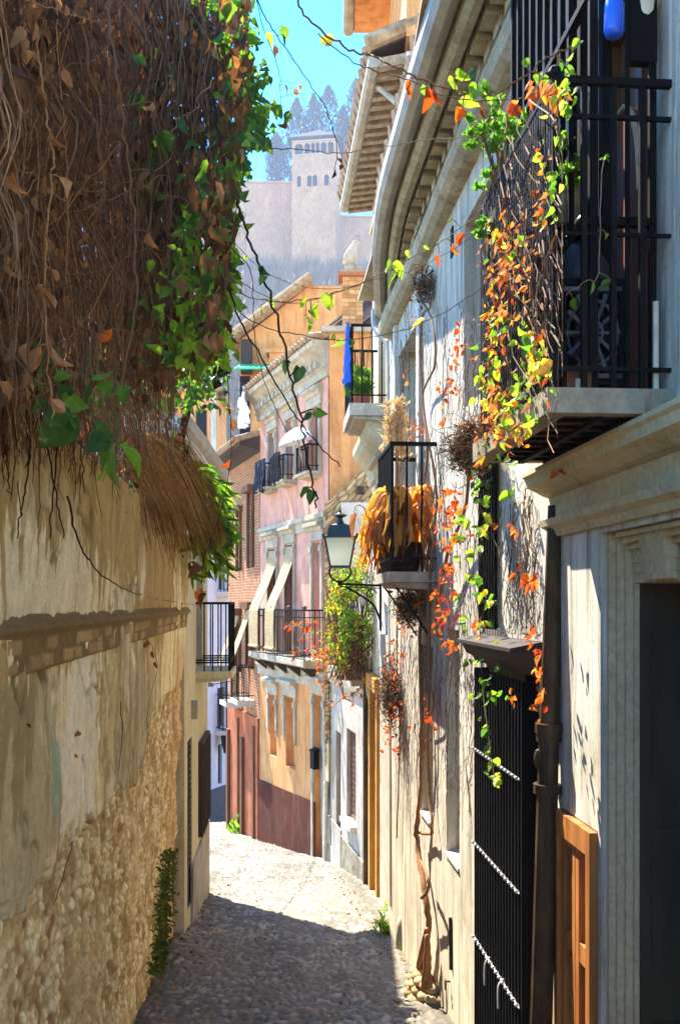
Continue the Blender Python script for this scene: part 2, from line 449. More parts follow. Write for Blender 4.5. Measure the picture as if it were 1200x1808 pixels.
# bare winter wood on the slope: nobody could count it
def make_wood():
    N = 7000
    x = rng.uniform(-90, 60, N); y = rng.uniform(95, 226, N)
    ok = ((x / y < 0.16) & (x / y > -.36)); x, y = x[ok], y[ok]; z = hill_z(x, y) - 0.4
    mb = MB(); n = len(x)
    V = []; Fc = []; Cc = []
    for i in range(n):
        h = rng.uniform(3.2, 6.5)
        g = rng.uniform(0.75, 1.2); base = np.array([0.20, 0.155, 0.135]) * g
        if rng.random() < 0.18: base = np.array([0.12, 0.13, 0.06]) * g
        for b in range(9):
            t0 = rng.uniform(0, 0.55) if b else 0
            p0 = np.array([x[i], y[i], z[i] + h * t0])
            d = np.array([rng.normal(0, .28), rng.normal(0, .28), 1.0]) if b else np.array([0, 0, 1.0])
            p1 = p0 + d * h * (1 - t0) * rng.uniform(0.6, 1)
            w = rng.uniform(.04, .13) if b else 0.14
            s = np.array([w, 0, 0]); q = np.array([0, w, 0]); k = len(V)
            V += [p0 - s, p0 + s, p1, p0 + q]; Fc += [(k, k + 1, k + 2), (k + 1, k + 3, k + 2), (k + 3, k, k + 2)]; Cc += [base] * 4
    mb.add(V, Fc, np.array(Cc))
    tag(mb.build("bare_wood", attr_mat("bare_twigs", 0.95, 0, 0)), "leafless grey-brown wood covering the slope below the palace", "woodland", kind='stuff')
make_wood()

# ------------------------------------------------------------------ palace on the hill
m_rammed = plaster("rammed_earth", S(202, 164, 126), S(180, 140, 106), S(138, 108, 86), 0.8, 0.22, 0.2, .46, .64)
m_palroof = simple("palace_roof", S(66, 56, 50), S(50, 44, 40), 0.8, 0.9, spec=.05)
def tower():
    cx, cy, zt = -5.6, 240.0, 114.6
    t = thing("palace_tower", "square pink earth tower with arched top gallery and low hipped roof on the hill", "tower", (cx, cy, 78))
    h = 5.35
    def q(a, b): return (cx + a * ca - b * sa, cy + a * sa + b * ca)
    # th > 0 turns the front so that its left flank shows
    th = -R(7.5); ca, sa = math.cos(th), math.sin(th)
    fr = Fac(q(h, -h), q(-h, -h), 1); lf = Fac(q(-h, -h), q(-h, h), 1)
    if (fr.n.y > 0): fr = Fac(q(h, -h), q(-h, -h), -1)
    if (lf.n.x > 0): lf = Fac(q(-h, -h), q(-h, h), -1)
    W = MB(); ops_f = []
    L = fr.L
    zg0, zg1 = zt - 3.4, zt - 0.7
    for a, b in ((0.55, 2.0), (2.35, 3.75), (4.05, 4.95), (5.2, 6.1), (6.35, 7.75), (8.1, 10.15)): ops_f.append((a, b, zg0, zg1, 1.2))
    for a, b in ((1.7, 2.9), (4.6, 5.75), (5.95, 7.1), (8.6, 9.6)): ops_f.append((a, b, zt - 11.3, zt - 8.6, 0.8))
    fr.wall(W, 0, L, 74, zt, ops_f, 2 * h - 0.05)
    W.build("wall", m_rammed, t)
    S1 = MB(); lf.box(S1, 0.0, lf.L, 0, 0.12, 74, zt - 0.02); S1.build("flank_wall", m_rammed, t)
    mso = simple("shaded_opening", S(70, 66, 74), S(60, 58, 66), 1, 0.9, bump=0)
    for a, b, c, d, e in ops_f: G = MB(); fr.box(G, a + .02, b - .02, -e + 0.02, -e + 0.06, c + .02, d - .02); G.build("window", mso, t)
    K = MB()
    for a, b, c, d, e in ops_f:      # arched heads
        n = 8; m = (a + b) / 2; r = (b - a) / 2
        for s in range(n):
            a0, a1 = PI * s / n, PI * (s + 1) / n
            pts = [fr.pt(m + r * math.cos(w), 0.015, d - r + r * math.sin(w)) for w in (a0, a1)]
            top = [fr.pt(m + r * math.cos(w) * 1.02, 0.015, d + 0.05) for w in (a0, a1)]
            K.add([tuple(pts[0]), tuple(pts[1]), tuple(top[1]), tuple(top[0])], [(0, 1, 2, 3)])
    fr.box(K, -0.1, L + 0.1, 0, 0.2, zg0 - 0.35, zg0 - 0.05); fr.box(K, -0.1, L + 0.1, 0, 0.25, zg1 + 0.25, zt - 0.05)
    K.build("arcade", m_stone, t)
    Rf = MB(); e = h + 1.15
    c4 = [q(-e, -e), q(e, -e), q(e, e), q(-e, e)]
    v = [(*p, zt) for p in c4] + [(*p, zt + 0.45) for p in c4] + [(cx, cy, zt + 4.9)]
    Rf.add(v, [(3, 2, 1, 0), (0, 1, 5, 4), (1, 2, 6, 5), (2, 3, 7, 6), (3, 0, 4, 7), (4, 5, 8), (5, 6, 8), (6, 7, 8), (7, 4, 8)])
    Rf.build("roof", m_palroof, t)
tower()
t = thing("fortress_wall", "long pinkish rampart running left from the palace tower", "wall", (-22, 246, 84))
mb = MB(); f = Fac((-60, 244), (-11.6, 246), -1)
f.wall(mb, 0, f.L, 74, 108.7, [(28, 29.2, 104, 106.0, .5), (33, 34.2, 103, 105.0, .5)], 3)
mb.build("wall", m_rammed, t)
mb = MB(); f.box(mb, 0, f.L, -0.6, 0.25, 108.7, 109.3); f.box(mb, 15, f.L, 0, 1.6, 74, 97); mb.build("parapet", m_rammed, t)
mb = MB(); mb.box(-13.9, -11.2, 243.2, 245.5, 74, 101.5); mb.build("buttress", m_rammed, t)
t = thing("fortress_wall", "lower pinkish rampart right of the palace tower behind the eaves", "wall", (8, 246, 84))
mb = MB(); f = Fac((-4.0, 244), (40, 246), -1); f.wall(mb, 0, f.L, 74, 99.5, [(8, 9, 93, 95, .5)], 3); mb.build("wall", m_rammed, t)
mb = MB(); f.box(mb, 0, f.L, -.6, .2, 99.5, 100.0); mb.build("parapet", m_rammed, t)

m_cyp = attr_mat("cypress_green", 0.9, 0.1, 0)
def cypress(px, ytop, d, w, label):
    b = P(px, 330, d); top = EYE + (1065 - ytop) / F * d
    h = top - b.z; t = thing("cypress_tree", label, "tree", b, "dark cypresses behind the palace tower")
    tr = MB(); tr.tube([b, b + Vector((0, 0, h * 0.5)), b + Vector((0, 0, h * 0.92))], [0.35, 0.22, 0.05], 6); tr.build("trunk", m_darkwood, t)
    n = 2600
    tt = rng.uniform(0, 1, n) ** 0.9; a = rng.uniform(0, 2 * PI, n)
    r = 1.85 * w * np.minimum(1, (1 - tt) * 2.6) ** 0.75 * np.minimum(1, .45 + tt * 3) * (0.7 + 0.35 * vnoise(tt * 11, a * 1.5, int(px))) * rng.uniform(0.55, 1.05, n)
    c = np.stack([b.x + r * np.cos(a), d + r * np.sin(a), b.z + tt * h], 1)
    s = rng.uniform(0.25, 0.6, n)
    d1 = np.stack([np.cos(a) * .3 + rng.normal(0, .25, n), np.sin(a) * .3 + rng.normal(0, .25, n), np.ones(n)], 1) * s[:, None] * 1.5
    d2 = np.stack([-np.sin(a), np.cos(a), rng.normal(0, .3, n)], 1) * s[:, None] * 0.6
    V = np.stack([c - d2, c + d2, c + d1], 1).reshape(-1, 3)
    g = rng.uniform(0.6, 1.3, n).repeat(3)[:, None] * np.array([0.032, 0.050, 0.030])
    m = MB(); m.add(V, [(3 * i, 3 * i + 1, 3 * i + 2) for i in range(n)], g); m.build("crown", m_cyp, t)
for px, y, d, w, lab in ((524, 176, 262, 2.6, "slim dark cypress left of the tower roof, nearest the tower on that side"),
                         (553, 168, 264, 2.4, "shorter dark cypress just left of the tower roof tip"),
                         (580, 154, 262, 3.2, "tall broad dark cypress rising right behind the tower roof"),
                         (628, 140, 262, 2.8, "tallest dark cypress, against the grey eave right of the tower"),
                         (605, 190, 268, 2.0, "small cypress between the two tallest right of the tower roof"),
                         (488, 236, 264, 2.0, "far left dark cypress over the rampart, half behind the hanging leaves")):
    cypress(px, y, d, w, lab)

# ------------------------------------------------------------------ shared builders for house parts
def balcony(fac, u0, u1, n1, zs, zt, parent, mat_slab, th=0.08, gap=0.1, name="balcony", bar=0.007, rails=(), n0=0.0, slab_mat=None, gap2=None):
    mb = MB(); fac.box(mb, u0, u1, n0, n1 + 0.03, zs - th, zs)
    fac.prof(mb, u0 + .03, u1 - .03, [(n0, zs - th - 0.05), (n1 - 0.03, zs - th - 0.03), (n1 - 0.01, zs - th - .002), (n0, zs - th - .002)])
    b = mb.build(name, mat_slab, parent)
    r = MB(); a0, a1, m1 = u0 + .03, u1 - .03, n1
    for z in (zs + 0.09, zt, *rails):
        s = 0.013 if z == zt else 0.008
        fac.box(r, a0 - s, a1 + s, m1 - s, m1 + s, z - s, z + s)
        for a in (a0, a1): fac.box(r, a - s, a + s, n0, m1 - s, z - s, z + s)
    k = max(2, round((a1 - a0) / gap))
    for i in range(k + 1):
        a = a0 + (a1 - a0) * i / k; s = bar if 0 < i < k else bar * 1.7
        fac.box(r, a - s, a + s, m1 - s, m1 + s, zs, zt - .013)
    k = max(2, round((m1 - n0) / (gap2 or gap)))
    for a in (a0, a1):
        for i in range(1, k):
            q = n0 + (m1 - n0) * i / k
            fac.box(r, a - bar, a + bar, q - bar, q + bar, zs, zt - .013)
    r.build("railing", m_iron, b)
    return b

def hood(mb, fac, u0, u1, z, h=0.22, p=0.14):
    """a classical window head: frieze, step and projecting cornice"""
    fac.box(mb, u0, u1, 0, p * 0.3, z, z + h * 0.55)
    fac.prof(mb, u0 - .02, u1 + .02, [(0, z + h * .55), (p * .45, z + h * .55), (p * .6, z + h * .75), (p, z + h * .8), (p, z + h * .97), (p * .3, z + h * 1.1), (0, z + h * 1.1)])

def pane(fac, o, parent, mat=m_glass, frame=m_wood, fw=0.05, bars=1, name="window", slats=0):
    a, b, c, d, dep = o
    fr = MB(); n0, n1 = -dep + 0.01, -dep + 0.06
    fac.box(fr, a + .003, a + fw, n0, n1, c + .003, d - .003); fac.box(fr, b - fw, b - .003, n0, n1, c + .003, d - .003)
    fac.box(fr, a + fw, b - fw, n0, n1, d - fw, d - .003); fac.box(fr, a + fw, b - fw, n0, n1, c + .003, c + fw)
    for i in range(bars):
        q = a + (b - a) * (i + 1) / (bars + 1); fac.box(fr, q - fw / 2, q + fw / 2, n0, n1 - .004, c + fw, d - fw)
    for i in range(slats):
        z = c + fw + (d - c - 2 * fw) * (i + .5) / slats
        fac.prof(fr, a + fw, b - fw, [(n0 + .004, z - .01), (n1 - .012, z - .025), (n1 - .006, z - .02), (n0 + .010, z - .004)])
    f = fr.build(name, frame, parent)
    g = MB(); fac.box(g, a + .004, b - .004, -dep + .003, -dep + .02, c + .004, d - .004); g.build("pane", mat, f)
    return f

def sweep(mb, path, prof, col=(1, 1, 1)):
    """a moulding along a bent path of (x, y); prof (n, z), n to the left of the run"""
    k = len(prof); v = []; n = len(path); pts = [Vector(p) for p in path]
    for i in range(n):
        t = (pts[min(i + 1, n - 1)] - pts[max(i - 1, 0)]).normalized(); m = Vector((-t.y, t.x))
        for (a, z) in prof: v.append((pts[i].x + m.x * a, pts[i].y + m.y * a, z))
    f = [(i * k + j, i * k + (j + 1) % k, (i + 1) * k + (j + 1) % k, (i + 1) * k + j) for i in range(n - 1) for j in range(k)]
    f += [tuple(range(k - 1, -1, -1)), tuple((n - 1) * k + j for j in range(k))]
    mb.add(v, f, col)

def smooth_path(pts, per=6):
    pts = [Vector(p) for p in pts]; out = []
    q = [pts[0]] + pts + [pts[-1]]
    for i in range(1, len(q) - 2):
        p0, p1, p2, p3 = q[i - 1:i + 3]
        for j in range(per):
            t = j / per
            out.append(0.5 * ((2 * p1) + (p2 - p0) * t + (2 * p0 - 5 * p1 + 4 * p2 - p3) * t * t + (3 * p1 - p0 - 3 * p2 + p3) * t ** 3))
    out.append(pts[-1]); return out

def cloth(name, mat, parent_or_loc, fac, u0, u1, n, zt, zb, folds=5, amp=0.03, seed=0, ragged=0.06, thing_tag=None):
    """a hanging cloth with folds and a real thickness"""
    r = np.random.default_rng(seed); a, b = 40, 24
    s, t = np.meshgrid(np.linspace(0, 1, a), np.linspace(0, 1, b), indexing='ij')
    wav = np.sin(s * folds * 2 * PI + 2 * np.sin(t * 3 + seed)) * amp * (0.35 + 0.8 * t) + (fbm(s * 5, t * 5, seed) - .5) * amp * 2
    uu = u0 + (u1 - u0) * (s + 0.05 * np.sin(t * 5 + s * 6 + seed)); zz = zt + (zb - zt) * t * (1 + ragged * (np.sin(s * 9 + seed) + (fbm(s * 6, s * 0, seed) - .5) * 2))
    m = MB()
    for q in (0, 1):
        V = np.zeros((a, b, 3))
        for i in range(a):
            for j in range(b): V[i, j] = fac.pt(uu[i, j], n + wav[i, j] + (0.006 if q else 0), zz[i, j])
        m.grid(V if q else V[::-1])
    m.f += []
    o = m.build(name, mat, None, loc=fac.pt(u0, n, zb), smooth=True) if thing_tag else m.build(name, mat, parent_or_loc, smooth=True)
    if thing_tag: tag(o, *thing_tag)
    return o

# ------------------------------------------------------------------ garden wall on the left (weathered plaster over rubble)
FG = Fac((-0.71 - 0.097 * -1.5, -1.5), (-0.71 - 0.097 * 8.93, 8.93), -1)
def wall_lean(u, z):        # the far end leans out over the lane a little
    return 0.045 * (z + 1.3) * np.clip((u - 4) / 6.5, 0, 1)
gw = thing("garden_wall", "tall flaking ochre plaster wall with exposed rubble and a brick band", "wall", FG.pt(5.5, 0, -0.9))
def make_garden_wall():
    us = np.concatenate([np.arange(0, 3.4, 0.06), np.arange(3.4, 7.0, 0.0085), np.arange(7.0, FG.L + .001, 0.014)]); us[-1] = FG.L
    zs = np.concatenate([np.arange(-1.9, -.7, .02), np.arange(-.7, 2.21, 0.0085)])
    U, Z = np.meshgrid(us, zs, indexing='ij')
    # photo position of every point, used only to know where each patch of the real wall lies on it
    def m(px, py): return FG.hit(px, py)
    n1 = fbm(U * 2.2, Z * 2.2, 1, 5); n2 = fbm(U * 7, Z * 7, 2, 5); n3 = fbm(U * 26, Z * 26, 3, 4); st = fbm(U * 9, Z * 0.9, 5, 5); st2 = fbm(U * 26, Z * 1.8, 6, 4)
    base = np.ones(U.shape + (3,)) * np.array(S(236, 216, 166)[:3])
    def lay(mask, c, a=1.0):
        nonlocal base
        k = np.clip(mask, 0, 1)[..., None] * a; base = base * (1 - k) + np.array(S(*c)[:3]) * k
    sm = lambda x, w: np.clip(0.5 + x / w, 0, 1)
    uend = FG.L
    # olive-brown rain stain coming down from the coping, ragged lower edge
    edge_st = 1.62 - 0.35 * st2 - 0.25 * np.sin(U * 1.7 + 1.0) + 0.22 * (st - .5) * 4
    lay(sm(Z - edge_st, 0.05), (168, 138, 82), 0.85)
    pe = fbm(U * 1.6 + 7, Z * 1.6, 131, 6); lay(sm(pe - .58, .03) * sm(1.9 - Z, .3), (236, 222, 186), .8); lay(sm(pe - .565, .02) * sm(.59 - pe, .02), (120, 98, 64), .55)  # pale peeling patches; dark rim paints the shade line along their edge
    lay(sm(fbm(U * 18, Z * .8, 141, 5) - .57, .06), (150, 124, 78), .6)
    lay(sm(st - 0.55, 0.12) * sm(Z - 0.5, 1.0), (150, 126, 80), 0.55)
    # grey damp patch in the middle, below the band
    u1, z1 = m(20, 1290); u2, z2 = m(215, 1215)
    gpatch = 1 - np.hypot((U - u2) / 0.9, (Z - 0.75) / 0.75) + (n2 - .5) * 1.2 + (st2 - .5) * .8
    lay(sm(gpatch - .1, 0.16), (158, 142, 108), 0.65)
    g2 = 1 - np.hypot((U - u1) / 0.65, (Z - 0.9) / 0.7) + (n2 - .5) * 1.2 + (st2 - .5) * 1.0
    lay(sm(g2 - .1, 0.16), (156, 140, 106), 0.6)
    # pale flaked patches
    u3, z3 = m(120, 1180)
    w3 = 1 - np.hypot((U - u3) / 0.42, (Z - 0.95) / 0.42) + (n2 - .5) * 1.6 + (st2 - .5) * 1.3
    lay(sm(w3 - .05, 0.12), (240, 228, 198), 0.95)
    w4 = 1 - np.hypot((U - m(60, 1040)[0]) / 1.2, (Z - 1.62) / 0.2) + (st2 - .5) * 2.2
    lay(sm(w4 - .1, 0.10), (234, 220, 184), 0.85)
    # patch of old mint paint
    u5, z5 = m(75, 1370)
    mint = 1 - np.hypot((U - u5) / 0.13, (Z - z5) / 0.20) + (n2 - .5) * 1.6
    lay(sm(mint - .2, 0.3), (140, 170, 146), 0.7)
    # rubble showing where the plaster is gone: below a slanting edge, and all of the far end below the band
    pts = [(-40, 1620), (20, 1560), (70, 1515), (120, 1455), (200, 1395), (235, 1330), (240, 1265), (300, 1195), (330, 1150)]
    eu = [m(*p)[0] for p in pts]; ez = [m(*p)[1] for p in pts]
    line = np.interp(U, eu, ez, left=ez[0] - 0.3, right=ez[-1]) + (n2 - .5) * 0.26 + (n3 - .5) * 0.1
    rub = sm(line - Z, 0.012)
    f1, gap, idv = cells(U / 0.058 + n2, Z / 0.042 + n1, 55)
    f1b, gapb, idb = cells(U / 0.025 + n1, Z / 0.022 + n2, 56)
    tone = 0.62 + 0.6 * idv
    rc = np.array(S(226, 200, 148)[:3]) * tone[..., None]
    rc = np.where((idv > 0.72)[..., None], np.array(S(240, 218, 172)[:3]) * (0.8 + .4 * idb)[..., None], rc)
    rc = np.where((idv < 0.16)[..., None], np.array(S(164, 118, 80)[:3]), rc)
    jm = np.clip(gap / 0.22, 0, 1)[..., None] * np.clip((fbm(U * 9, Z * 9, 203, 5) - .36) * 7, 0.15, 1)[..., None]
    rc = rc * jm + np.array(S(170, 138, 90)[:3]) * (1 - jm)
    plast_left = sm(n1 - 0.56, 0.05) * sm(U * 0 + 8.2 - U, 1.0) * 0.8     # mortar still smeared over the stones
    rc = rc * (1 - plast_left[..., None] * .6) + np.array(S(216, 192, 142)[:3]) * plast_left[..., None] * .6
    base = base * (1 - rub[..., None]) + rc * rub[..., None]
    endb = sm(U - (uend - 1.0) + (n2 - .5) * .5, 0.25) * sm(1.25 - Z, 0.2)
    lay(endb, (184, 136, 86), 0.45)
    # vertical seam of brick near the end
    seam = sm(0.045 - np.abs(U - m(288, 1200)[0] - (n2 - .5) * .05), 0.02) * sm(Z - 0.3, .2) * sm(1.45 - Z, .1)
    lay(seam, (170, 104, 66), 0.7)
    base *= 1.24 * (0.78 + 0.44 * n3)[..., None] * (0.85 + 0.3 * st)[..., None]
    disp = (fbm(U * 55, Z * 55, 301, 3) - .5) * .010 * (0.25 + rub) + (n1 - .5) * 0.06 + (n3 - .5) * 0.008 + (1 - rub) * 0.030 + sm(pe - .58, .03) * .006 + rub * (np.clip(gap / .3, 0, 1) ** .6 * (0.004 + 0.014 * idv) + (n2 - .5) * 0.05)
    crack = np.abs(fbm(U * 1.1 + 4, Z * 1.1, 91, 4) - 0.5)
    disp -= sm(0.006 - crack, 0.008) * 0.012; base *= (1 - 0.45 * sm(0.006 - crack, 0.008) * (1 - rub))[..., None]
    N = disp + wall_lean(U, Z)
    # the wall meets its back: bend the end column and the coping row inwards
    N[-1, :] -= 0.35
    V = np.zeros(U.shape + (3,))
    V[..., 0] = FG.A.x + FG.u.x * U + FG.n.x * N; V[..., 1] = FG.A.y + FG.u.y * U + FG.n.y * N; V[..., 2] = Z
    back = V[:, -1:].copy(); back[..., 0] -= 0.5; back2 = back.copy(); back2[..., 2] = -1.9
    V = np.concatenate([V, back, back2], 1); base = np.concatenate([base, base[:, -1:] * .8, base[:, -1:] * .8], 1)
    mb = MB(); mb.grid(V, base)
    mb.build("plaster_face", m_gwall, gw, smooth=True)
    # brick band: worn bricks bedded in smeared mortar under a ragged ledge
    ub = np.concatenate([np.arange(2.9, 3.4, .05), np.arange(3.4, uend, .013)]); ub[-1] = uend - .01; zb = np.arange(1.375, 1.575, .008)
    UB, ZB = np.meshgrid(ub, zb, indexing='ij')
    row = np.floor((ZB - 1.385) / .056 + (fbm(UB * 3, ZB * 3, 8) - .5) * .3); fx = (UB + row * .11) / .165; bx = np.floor(fx); fx = fx - bx
    edge = np.minimum(np.minimum(fx, 1 - fx) * .165, np.minimum(((ZB - 1.385) / .056) % 1, 1 - ((ZB - 1.385) / .056) % 1) * .056)
    hid = _hash(bx, row, 4); nz = fbm(UB * 14, ZB * 14, 15); nzz = fbm(UB * 60, ZB * 60, 16)
    isb = sm(edge - .006 - (nz - .5) * .012, .004) * (hid > .5) * .8 * (ZB < 1.497)
    bc = np.array(S(178, 144, 100)[:3]) * (.65 + .6 * hid)[..., None]; bc = np.where((_hash(bx, row, 9) > .55)[..., None], np.array(S(192, 162, 116)[:3]) * (.7 + .5 * hid)[..., None], bc)
    cb = np.array(S(140, 116, 78)[:3]) * (.7 + .6 * nzz)[..., None]; cb = cb * (1 - isb[..., None]) + bc * (.75 + .5 * nzz)[..., None] * isb[..., None]
    ledge = np.exp(-((ZB - 1.525 - (nz - .5) * .02) / .022) ** 2) * .030; taper = np.minimum(1, np.minimum(ZB - 1.372, 1.578 - ZB) / .012)
    nb_ = (.010 + isb * .010 + ledge + (nz - .5) * .016) * taper + .016 - (1 - taper) * .05 + wall_lean(UB, ZB) + 0.012
    VB = np.zeros(UB.shape + (3,)); VB[..., 0] = FG.A.x + FG.u.x * UB + FG.n.x * nb_; VB[..., 1] = FG.A.y + FG.u.y * UB + FG.n.y * nb_; VB[..., 2] = ZB
    bb = MB(); bb.grid(VB, cb); bb.build("brick_band", m_gwall, gw, smooth=True)
    for px, py in ((26, 1280), (158, 1312), (137, 1090)):
        u, z = FG.hit(px, py); nb = MB(); nb.tube([FG.pt(u, 0, z), FG.pt(u, 0.045, z), FG.pt(u, 0.047, z - .008)], .0035, 5); nb.build("iron_spike", m_iron, gw)
    pp = MB(); a = FG.pt(FG.L + 0.02, 0.03, -1.75); pts = [P(309, 1300, 8.95), P(306, 1480, 8.95), P(303, 1640, 8.95)]
    pp.tube(pts, .014, 8)
    for q in (0.1, .5, .9): p = pts[0].lerp(pts[2], q); pp.tube([p - Vector((0, 0, .03)), p + Vector((0, 0, .03))], .022, 8)
    pp.build("drain_pipe", m_pipe, gw)
make_garden_wall()

# ------------------------------------------------------------------ left white house
FL = Fac((-1.445, 8.95), (-1.60, 11.65), -1)
lh = thing("white_house", "cream and white house with a black iron balcony beyond the garden wall", "house", FL.pt(1.3, 0, -1.7))
def left_house():
    def U(px): return FL.U(px)
    sh = (U(350.5), U(363.3), FL.hit(357, 1455)[1], FL.hit(357, 1305)[1], 0.03)
    la = (U(331), U(339), FL.hit(335, 1600)[1], FL.hit(335, 1305)[1], 0.05)
    bd = (FL.ud(10.2), FL.ud(10.9), 0.9, 2.7, 0.2)
    mb = MB(); FL.wall(mb, 0, FL.L, -2.6, 3.16, [sh, la, bd], 3.6); mb.build("wall", m_cream, lh)
    mb = MB(); FL.box(mb, 0.6, FL.L + 0.005, 0, 0.025, -2.6, -1.02); mb.build("dado", m_grey, lh)
    pane(FL, bd, lh, m_glass, m_darkwood, .06, 1, "balcony_door")
    mb = MB(); FL.box(mb, sh[0] - .03, sh[1] + .03, -0.01, 0.05, sh[2] - .03, sh[3] + .03)
    for i in range(9):
        q = sh[0] + (sh[1] - sh[0]) * (i + .5) / 9; FL.box(mb, q - .012, q + .012, 0.05, .065, sh[2], sh[3])
    mb.build("window_grille", m_darkwood, lh)
    mb = MB(); k = 26; a, b = la[0], la[1]
    FL.box(mb, a + .004, b - .004, -.045, -.04, la[2] + .004, la[3] - .004)
    for i in range(k):
        z = la[2] + (la[3] - la[2]) * (i + .5) / k; h = (la[3] - la[2]) / k
        for s in (-1, 1):
            p = [FL.pt((a + b) / 2 + s * (b - a) * .46 * math.sin(w), -.02, z + h * .5 * math.cos(w)) for w in np.linspace(0, PI, 6)]
            mb.tube(p, .012, 4)
    mb.build("window_lattice", m_darkwood, lh)
    balcony(FL, FL.ud(10.09), FL.ud(11.0), 0.35, 0.885, 1.6, lh, m_cream, 0.075, 0.085, bar=.007, rails=(1.0,))
    mb = MB(); c = FL.W(338, 1253); nn = Vector((FL.n.x, FL.n.y, 0))
    for i in range(6):
        z = -0.07 + .14 * i / 5; w = .045 * math.sqrt(max(.05, 1 - (z / .085) ** 2))
        mb.tube([c + Vector((0, 0, z)), c + nn * .06 + Vector((0, 0, z))], w, 10)
    mb.build("wall_lamp", m_zinc, lh)
    # eave and gutter, running on above the garden wall
    path = [(-1.40, 8.2), (-1.415, 9.5), (-1.48, 11.9)]
    mb = MB(); sweep(mb, path, [(0, 3.22), (-.02, 3.13), (-.06, 3.09), (-.10, 3.12), (-.11, 3.22)][::-1]); mb.build("gutter", m_zinc, lh)
    mb = MB(); sweep(mb, [(-1.45, 8.2), (-1.46, 9.5), (-1.56, 11.9)], [(.06, 3.16), (.02, 3.10), (.0, 3.0), (-.1, 3.0), (-.1, 3.2), (.06, 3.2)]); mb.build("eave_moulding", m_white, lh)
    mb = MB()
    for i in range(15):
        y = 8.25 + i * .25
        mb.tube([(-1.45, y, 3.26), (-2.6, y, 3.72), (-3.6, y, 4.1)], .07, 8)
    mb.box(-3.6, -1.56, 8.2, 11.9, 3.16, 3.2)
    mb.build("roof", m_tile, lh)
    mb = MB(); FL.wall(mb, -2.3, -0.02, 2.0, 3.12, [], 2.2, n=-.02); mb.build("upper_wall", m_white, lh)
left_house()

# ------------------------------------------------------------------ far left: pale house closing the lane, orange house above it
FGy = Fac((-4.95, 33.4), (-4.10, 35.6), -1)
gh = thing("pale_house", "lavender white house with charcoal dado closing the end of the lane", "house", (-4.6, 34.5, -7))
def pale_house():
    def op(p0, p1, y0, y1, dep):
        us = sorted((FGy.U(p0), FGy.U(p1))); return (us[0], us[1], FGy.hit(p0, y1)[1], FGy.hit(p0, y0)[1], dep)
    w1 = op(385, 392, 1315, 1385, .15); w2 = op(384, 396, 1215, 1285, .15); w3 = op(386, 395, 960, 1040, .15)
    mb = MB(); FGy.wall(mb, -.6, FGy.L + .6, -9, 5.9, [w1, w2, w3], 3); mb.build("wall", plaster("lavender_plaster", S(214, 208, 214), S(194, 188, 196), S(140, 130, 126), .4), gh)
    mb = MB(); FGy.box(mb, -.6, FGy.L + .62, 0, .03, -9, FGy.hit(385, 1390)[1]); mb.build("dado", m_darkdado, gh)
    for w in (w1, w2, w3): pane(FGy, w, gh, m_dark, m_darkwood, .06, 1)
    balcony(FGy, FGy.U(380), FGy.U(398), .45, FGy.hit(388, 1288)[1], FGy.hit(388, 1225)[1], gh, m_white, .15, .16, bar=.012)
    balcony(FGy, FGy.U(382), FGy.U(400), .45, FGy.hit(388, 1045)[1], FGy.hit(388, 985)[1], gh, m_white, .15, .16, bar=.012)
    mb = MB(); FGy.box(mb, -.8, FGy.L + .8, -3, .35, 5.9, 6.05); mb.build("roof", m_tile, gh)
    mb = MB(); c = FGy.W(400, 1310, .35)
    mb.tube([c - Vector((0, 0, .4)), c - Vector((0, 0, .1)), c + Vector((0, 0, .25)), c + Vector((0, 0, .4))], [.10, .17, .22, .05], 8)
    mb.tube([c + Vector((0, 0, .4)), c + Vector((-.35, .05, .55))], .03, 6); mb.build("wall_lantern", m_iron, gh)
pale_house()
cloth("hanging_clothes", simple("navy_cloth", S(38, 44, 70), S(26, 30, 50), 10, .9), None, FGy, FGy.U(383), FGy.U(393), .5, FGy.hit(388, 1232)[1], FGy.hit(388, 1272)[1], 3, .03, 5,
      thing_tag=("small dark garments on the pale far house's lower balcony", "laundry"))
t = thing("orange_house", "upper corner of an orange house peeping over the white eave on the left", "house", P(366, 760, 38))
mb = MB(); f = Fac((-8.0, 38), (P(379, 0, 38).x, 38.0), -1); zt_ = P(0, 692, 38).z; L_ = f.L
ow = (L_ - .75, L_ - .30, zt_ - 2.2, zt_ - .7, .12)
f.wall(mb, 0, L_, -9, zt_, [ow], 4); mb.build("wall", m_orange, t)
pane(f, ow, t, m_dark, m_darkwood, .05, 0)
mb = MB(); f.box(mb, L_ - .14, L_ + .05, -.1, .04, -9, zt_ - .01); mb.build("corner_strip", m_white, t)
mb = MB(); f.box(mb, -.1, L_ + .3, -4.2, .35, zt_, zt_ + .2); mb.build("roof", m_tile, t)

